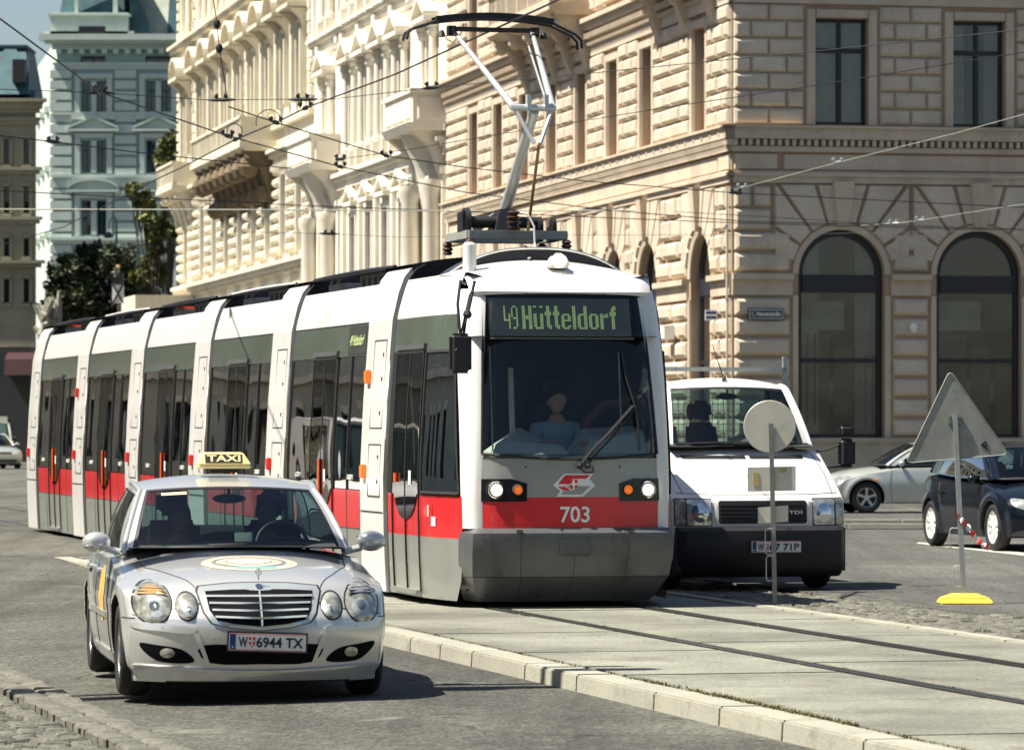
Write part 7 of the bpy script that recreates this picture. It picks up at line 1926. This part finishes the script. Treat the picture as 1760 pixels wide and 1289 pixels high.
tp = q_(1641, 713)
mb = MB(); mb.hexa([(-.024,-.016,.05),(.024,-.016,.05),(.024,.016,.05),(-.024,.016,.05)], [(tp[0]-.024,-.016,tp[1]),(tp[0]+.024,-.016,tp[1]),(tp[0]+.024,.016,tp[1]),(tp[0]-.024,.016,tp[1])]); mb.build('post', m_galv, rt_)
T3 = [q_(1633,636), q_(1557,796), q_(1734,781)]; out = []
for i in range(3):
    p0, p1, p2 = Vector(T3[i-1]), Vector(T3[i]), Vector(T3[(i+1) % 3]); a = p1+(p0-p1).normalized()*.07; c = p1+(p2-p1).normalized()*.07
    for j in range(6): t = j/5; out.append(tuple(a*(1-t)**2+p1*2*t*(1-t)+c*t*t))
mb = MB(); mb.hexa([(x,.020,z) for x, z in out], [(x,.026,z) for x, z in out]); tri = mb.build('triangle_plate', m_back, rt_)
mb = MB()
ed = [(x,.018,z) for x, z in out]; mb.tube(ed+[ed[0]], .007, 6, caps=False); mb.build('plate_rim', m_back, tri)
mb = MB(); mb.box(tp[0]-.065,tp[0]+.065,-.004,.018,tp[1]-.09,tp[1]-.01)
for dx in (-.05,.05):
    for dz in (-.025,-.075): mb.lathe([(.001,-.012),(.011,-.012),(.011,0)], (tp[0]+dx,-.004,tp[1]+dz), 'y', 8)
mb.build('clamp', m_galv2, tri)
c_ = Vector(q_(1692,765)); mb = MB()
for a, b_ in (((-.03,0),(.015,.04)),((.015,.04),(.02,-.035)),((-.03,0),(.02,-.03)),((-.01,.01),(.035,-.05))): mb.bar((c_.x+a[0],.017,c_.y+a[1]),(c_.x+b_[0],.017,c_.y+b_[1]), .008,.012)
mb.build('scrawl', m_ink, tri)
mb = MB(); handle(mb, -.055, .64, .20); handle(mb, -.02, .27, .20); mb.build('wire_handle', m_galv, rt_)
mb = MB(); x0, x1 = (1612-1657)*k, (1704-1657)*k
mb.hexa([(x0,-.20,.0),(x1,-.20,0),(x1,.20,0),(x0,.20,0)], [(x0+.02,-.17,.055),(x1-.02,-.17,.055),(x1-.02,.17,.055),(x0+.02,.17,.055)]); mb.hexa([(x0+.02,-.17,.055),(x1-.02,-.17,.055),(x1-.02,.17,.055),(x0+.02,.17,.055)], [(x0+.14,-.06,.10),(x1-.14,-.06,.10),(x1-.14,.06,.10),(x0+.14,.06,.10)])
mb.build('foot', m_yel, rt_, bevel=.012)
bt = empty('barrier_tape', (rt_.location.x, D, P), 0, 'torn red and white barrier tape hanging from the post of the triangular sign', 'barrier tape')
tpts = [q_(1644,885), q_(1652,893), q_(1663,905), q_(1672,918), q_(1682,930), q_(1691,938), q_(1699,942)]
mb = MB(); rr_ = random.Random(2); prev = None; N_ = 36
for i in range(N_+1):
    t = i/N_*(len(tpts)-1); j = min(len(tpts)-2, int(t)); p = Vector(tpts[j]).lerp(Vector(tpts[j+1]), t-j); w_ = .019+.008*math.sin(i*1.1); yo = -.03+.02*math.sin(i*.7)
    cur = [(p.x-.6*w_, yo, p.y-w_), (p.x+.6*w_, yo-.015*math.cos(i), p.y+w_)]
    if prev: mb.poly([prev[0], cur[0], cur[1], prev[1]], (i//4) % 2)
    prev = cur
mb.build('tape_band', [m_red, m_white], bt, recalc=False, smooth=False)
# tall post with a signal head left of the photo: its shadow crosses the road
tl = empty('signal_post', (-5.05, 29.25, 0), 0, 'traffic signal post left of the taxi, outside the photo', 'traffic light')
mb = MB(); mb.tube([(0,0,0),(0,0,10.25)], [.17,.15], 12); mb.build('post', m_galv, tl)
mb = MB(); mb.box(-.15,.15,-.22,-.06,7.5,8.3); mb.build('signal_head', m_black, tl, bevel=.02)
for i, mm in enumerate((m_red, m_amber, m_dec2)): mb = MB(); mb.lathe([(.10,0),(.10,-.08),(.09,-.02),(.001,-.02)], (0,-.22,8.15-.25*i), 'y', 16); mb.build('lamp', mm, tl)

# ------------------------------------------------------------------ overhead wires
m_wire = mat('overhead_wire', (.02,.02,.025), .5, .3, .1); m_wirel = mat('pale_wire', (.50,.50,.42), .4, .2, .05)
def wp_(px, py, z): d = zdep(py, z); return ((px-880)*d/F, d, z)
wires = [
 ('dark contact wire running from the upper left corner across to the arched windows', [(-40,8),(0,33),(171,159),(391,234),(585,287),(800,331),(1050,362),(1280,381),(1523,387),(1800,396)], 6.0, .010, [171,391,585], m_wire),
 ('contact wire from the hanging insulators down to the street sign corner', [(393,184),(474,211),(664,268),(800,288),(1010,312),(1265,332),(1500,344),(1800,359)], 6.0, .009, [474,664,1265], m_wire),
 ('contact wire rising from the left edge past the pantograph to the top', [(-30,433),(0,422),(110,390),(272,307),(315,287),(405,240),(475,211),(525,186),(680,128),(961,0),(1010,-24)], 6.0, .010, [405,525], m_wire),
 ('thin span wire crossing at the height of the upper windows', [(-20,153),(0,154),(171,160),(352,172),(571,171),(742,151),(1000,128),(1280,100),(1397,89),(1800,47)], 6.7, .0065, [171,380,520,742], m_wire),
 ('thin span wire crossing below it over the sandstone corner', [(585,274),(711,256),(900,224),(1160,183),(1397,148),(1634,110),(1800,84)], 6.5, .0065, [585], m_wire),
 ('span wire on the left side running to the small balcony', [(-20,231),(0,234),(91,244),(258,265),(345,274),(500,290)], 6.3, .010, [91], m_wire),
 ('slightly sagging wire crossing the left houses above the tree', [(-20,327),(0,328),(209,339),(405,347),(505,353),(800,364),(1050,375),(1280,384),(1800,398)], 6.1, .010, [], m_wire),
 ('pale sunlit wire stretched level across the left half', [(-20,359),(0,360),(450,361),(800,363),(1090,362)], 6.0, .014, [], m_wirel),
 ('short pale guy wire with fittings over the street corner', [(1254,329),(1275,323),(1435,281),(1640,230),(1800,186)], 6.2, .0055, [1275,1440], m_wirel),
 ('pale guy wire over the right arched window', [(1480,388),(1540,384),(1581,379),(1740,354),(1800,346)], 6.0, .0055, [1535,1581], m_wirel),
 ('thin level wire just above the tram roof on the right', [(967,404),(1100,404),(1280,404),(1523,400),(1800,396)], 5.9, .005, [], m_wire),
 ('faint thin wire over the white house above the tram', [(430,399),(565,402),(690,408),(860,404)], 5.9, .005, [565], m_wire),
 ('lower dark wire over the arched windows at the right', [(1160,364),(1300,372),(1440,381),(1523,386)], 5.95, .006, [], m_wire),
 ('steep feeder wire hanging from the top with two insulators', [(364,-20),(373,42),(377,84),(390,166)], None, .008, [], m_wire),
]
for lab, pts, z, r, fit, mm in wires:
    o = empty('overhead_wire', (0,0,0), 0, lab, 'wire', 'overhead tram wires')
    if z is None: P3 = [Vector(pix(a, b_, 61.0+4*(b_<90)*0)) for a, b_ in pts]
    else: P3 = [Vector(wp_(a, b_, z)) for a, b_ in pts]
    mb = MB(); mb.tube(P3, r, 6, caps=True); mb.build('wire', mm, o)
    if z is None:
        mb = MB()
        for p in P3[1:3]: mb.ball(p, .055, 8, sc=(1,1,1.3))
        mb.build('insulator', m_black, o)
    for fx in fit:
        i = max(0, min(len(pts)-2, next((j for j in range(len(pts)-1) if pts[j][0] <= fx <= pts[j+1][0]), 0)))
        t = (fx-pts[i][0])/(pts[i+1][0]-pts[i][0]); p = P3[i].lerp(P3[i+1], t); d = (P3[i+1]-P3[i]).normalized()
        sc_ = p.y/60
        mb = MB(); mb.tube([p-d*.22, p-d*.1, p+d*.1, p+d*.22], [.012,.032,.032,.012], 6)
        for e in (-1, 1): mb.ball(p+Vector((e*.07,0,.05)), .035, 6); mb.bar(p+Vector((e*.07,0,.0)), p+Vector((e*.05,0,.09)), .02,.02)
        mb.build('clamp', m_black if mm is m_wire else m_galv, o)
for cx, cy, r, lab in ((403,226,13,'small wire loop joining two wires at the left'),(462,211,22,'wider wire loop joining two wires near the cream house')):
    d_ = zdep(cy, 6.0); o = empty('wire_loop', (0,0,0), 0, lab, 'wire'); mb = MB(); mb.tube([Vector(pix(cx+r*math.cos(a), cy-r*1.0*math.sin(a), d_)) for a in [PI*(-.08+1.16*k/16) for k in range(17)]], .007, 5); mb.build('loop', m_wire, o)

# ------------------------------------------------------------------ trees, monument, distant post
m_leaf = mat('dark_leaf', (.025,.040,.012), .6, 0, .5, 1.2, col2=(.055,.075,.018)); m_leaf2 = mat('light_green_leaf', (.09,.115,.02), .6, 0, .4, 1.2, col2=(.19,.20,.05))  # second leaf colour is a lighter green, for the two slender trees
m_bark = mat('bark', (.07,.05,.035), .9, 0, .3, 4)
def tree(label, loc, h_, blobs, leafm, n, ls, seed, trunk_r=.25, limbs=7):
    rr = random.Random(seed); t = empty('tree', loc, 0, label, 'tree')
    mb = MB(); tips = []
    c0 = Vector((0,0,0)); top = Vector((rr.uniform(-.2,.2), 0, h_*.72)); mb.tube([c0, c0.lerp(top,.35)+Vector((.08,0,0)), c0.lerp(top,.7), top], [trunk_r, trunk_r*.8, trunk_r*.5, trunk_r*.2], 10)
    for (bx, by, bz, br) in blobs:
        a = c0.lerp(top, rr.uniform(.35,.75)); b_ = Vector((bx,by,bz)); mb.tube([a, a.lerp(b_,.5)+Vector((0,0,-.15*br)), b_], [trunk_r*.35, trunk_r*.2, .03], 6)
        for _ in range(4):
            e = b_+Vector((rr.gauss(0,1),rr.gauss(0,1),rr.gauss(0,.8)))*br*.5; mb.tube([b_.lerp(a,.3), e], [.04,.012], 5)
    mb.build('trunk', m_bark, t)
    mb = MB(); tot = sum(b_[3]**2 for b_ in blobs)
    for (bx, by, bz, br) in blobs:
        k_ = int(n*br*br/tot); ncl = max(5, int(k_/26))
        for _ in range(ncl):
            d = Vector((rr.gauss(0,1),rr.gauss(0,1),rr.gauss(0,1))).normalized()*br*rr.uniform(.35,1.05)**.7; d.z *= .85
            cc_ = Vector((bx,by,bz))+d; cr = br*rr.uniform(.12,.26)
            for _ in range(26):
                p = cc_+Vector((rr.gauss(0,1),rr.gauss(0,1),rr.gauss(0,1)))*cr*.7
                u = Vector((rr.gauss(0,1),rr.gauss(0,1),rr.gauss(0,.6))).normalized(); v = u.cross(Vector((rr.gauss(0,1),rr.gauss(0,1),rr.gauss(0,1)))).normalized()
                s_ = ls*rr.uniform(.6,1.3); mb.poly([p-u*s_, p-v*s_*.5, p+u*s_, p+v*s_*.5])
    mb.build('crown', leafm, t, recalc=False, smooth=False)
    return t
def Lb(px, py, D, D0, px0, r, dy=0): 
    return ((px-880)*D/F-(px0-880)*D0/F, D-D0+dy, CH-(py-HOR)*D/F-P, r)
D0 = 236.0; m3 = D0/F
rb_ = random.Random(8); bl = []
for px, py, r in ((120,470,34),(160,445,34),(205,455,36),(250,480,30),(110,520,36),(150,515,42),(200,520,44),(250,530,34),(90,560,22),(130,575,44),(190,590,50),(245,590,40),(100,495,20),(140,430,14)):
    bl.append(Lb(px, py, D0, D0, 180, r*m3, rb_.uniform(-1,1)))
tree('broad dark green tree above the rear of the tram', ((180-880)*m3, D0, P), 11, bl, m_leaf, 24000, .17, 4, .3)
D0 = 224.0; m3 = D0/F
bl = [Lb(px, py, D0, D0, 262, r*m3, rb_.uniform(-.6,.6)) for px, py, r in ((235,330,16),(248,348,18),(262,375,20),(270,400,18),(268,430,17),(255,455,20),(250,340,12),(225,322,9),(280,385,12),(265,470,20),(240,480,16))]
tree('slender light green tree beside the cream house corner', ((262-880)*m3, D0, P), 13.5, bl, m_leaf2, 5200, .17, 6, .18)
D0 = 232.0; m3 = D0/F
bl = [Lb(px, py, D0, D0, 290, r*m3, rb_.uniform(-.6,.6)) for px, py, r in ((290,250,17),(285,275,19),(298,292,14),(275,262,11),(303,262,13),(295,232,9),(300,330,16),(300,400,20))]
tree('upper light green tree crown against the teal house', ((290-880)*m3, D0, P), 16.5, bl, m_leaf2, 3600, .17, 9, .18)
# carved monument group left of the tree
mo = empty('monument', ((82-880)*.0308, 225.0, P), 0, 'pale carved stone monument group left of the dark tree', 'monument')
mb = MB(); kk = .0308; rm_ = random.Random(12)
mb.box(-1.1,1.1,-.8,.8,0,2.4); mb.box(-1.3,1.3,-1,1,2.4,2.7); mb.hexa([(-.7,-.5,2.7),(.8,-.5,2.7),(.8,.5,2.7),(-.7,.5,2.7)], [(-.1,-.3,6.5),(.6,-.3,6.5),(.6,.3,6.5),(-.1,.3,6.5)])
for _ in range(90):
    t = rm_.random(); a_ = Vector((rm_.uniform(-.8,1.0)*(1-t*.6), rm_.uniform(-.6,.1), 2.7+t*5.2)); mb.tube([a_, a_+Vector((rm_.gauss(0,.3), rm_.gauss(0,.15), rm_.uniform(.1,.8)))], [rm_.uniform(.1,.3), rm_.uniform(.03,.14)], 6)
mb.tube([(.2,0,6),(.55,-.1,7.6),(.6,-.1,8.9)], [.35,.22,.08], 8)
mb.build('carved_group', mat('weathered_marble', (.26,.25,.20), .85, 0, .2, 2, dirt=.6, dcol=(.1,.1,.07), ds=1.5), mo)
# signal with crossed plate on a post in front of the tree
D0 = 150.0; k = D0/F; sp_ = empty('signal_mast', ((203-880)*k, D0, P), 0, 'white tram signal plate with a black X on a dark post before the tree', 'signal')
def zz_(py): return CH-(py-HOR)*k-P
mb = MB(); mb.tube([(0,.05,0),(0,.05,zz_(456))], .04, 8); mb.build('post', m_galv2, sp_)
mb = MB(); mb.box(-10*k,10*k,-.02,.02,zz_(521),zz_(489)); px_ = mb.build('plate', m_white, sp_)
mb = MB()
for a, b_ in (((-9,521),(9,489)),((9,521),(-9,489))): mb.bar((a[0]*k,-.03,zz_(a[1])),(b_[0]*k,-.03,zz_(b_[1])), .02,.06)
mb.build('cross_mark', m_ink, px_)
mb = MB(); mb.box(-9*k,9*k,-.08,.08,zz_(488),zz_(470)); mb.build('signal_box', m_black, sp_); mb = MB(); mb.ball((0,-.02,zz_(459)), .08, 8); mb.build('lamp', m_tape, sp_); mb = MB(); mb.disc((-5*k,-.09,zz_(474)), .06, 'y', 12); mb.build('signal_lens', m_lampglass, sp_)
# street lamp in front of the teal house
D0 = 245.0; k = D0/F; lp_ = empty('street_lamp', ((200-880)*k, D0, P), 0, 'curved street lamp against the teal house', 'street lamp')
mb = MB(); mb.tube([(0,0,0),(0,0,zz_(400)),(-.02,0,zz_(378)),(-.2,0,zz_(370)),(-.4,0,zz_(380)),(-.45,0,zz_(395))], [.12,.07,.06,.05,.05,.04], 8); mb.build('post', m_troof, lp_)
mb = MB(); mb.lathe([(.001,.25),(.1,.2),(.3,0),(.25,-.12),(.001,-.16)], (-.45,0,zz_(405)), 'z', 14); mb.build('lamp_shade', m_troof, lp_)
# dark box standing in for a passage's shade, red awning, behind the far vehicles
D0 = 205.0; k = D0/F; aw = empty('shaded_passage', ((20-880)*k, D0, P), 0, 'dark box standing in for a shaded passage, with a dark maroon awning, far left', 'passage')
mb = MB(); mb.box(-4.2,.9,0,4,0,zz_(596)); mb.build('passage_shade', m_dark, aw)
mb = MB(); mb.hexa([(-.2,-1.4,zz_(640)-.15),(1.2,-1.4,zz_(640)-.15),(1.2,0,zz_(640)),(-.2,0,zz_(640))], [(-.2,-1.2,zz_(618)),(1.2,-1.2,zz_(618)),(1.2,0,zz_(606)),(-.2,0,zz_(606))]); mb.build('awning', mat('maroon_cloth', (.035,.007,.009), .8, 0, .1), aw)
mb = MB()
for x in (-3.4,-2.2,-1.0): mb.box(x,x+.8,-.05,.0,1.0,2.2)
mb.build('passage_hatch', m_curt, aw)
t2 = empty('pipe_post', (-5.3, 29.6, 0), 0, 'thin grey pipe post beside the signal post, outside the photo', 'post')
mb = MB(); mb.tube([(0,0,0),(0,0,10.45)], .07, 10); mb.build('post', m_galv, t2); mb = MB(); mb.ball((0,0,10.45), .07, 8); mb.build('cap', m_black, t2)
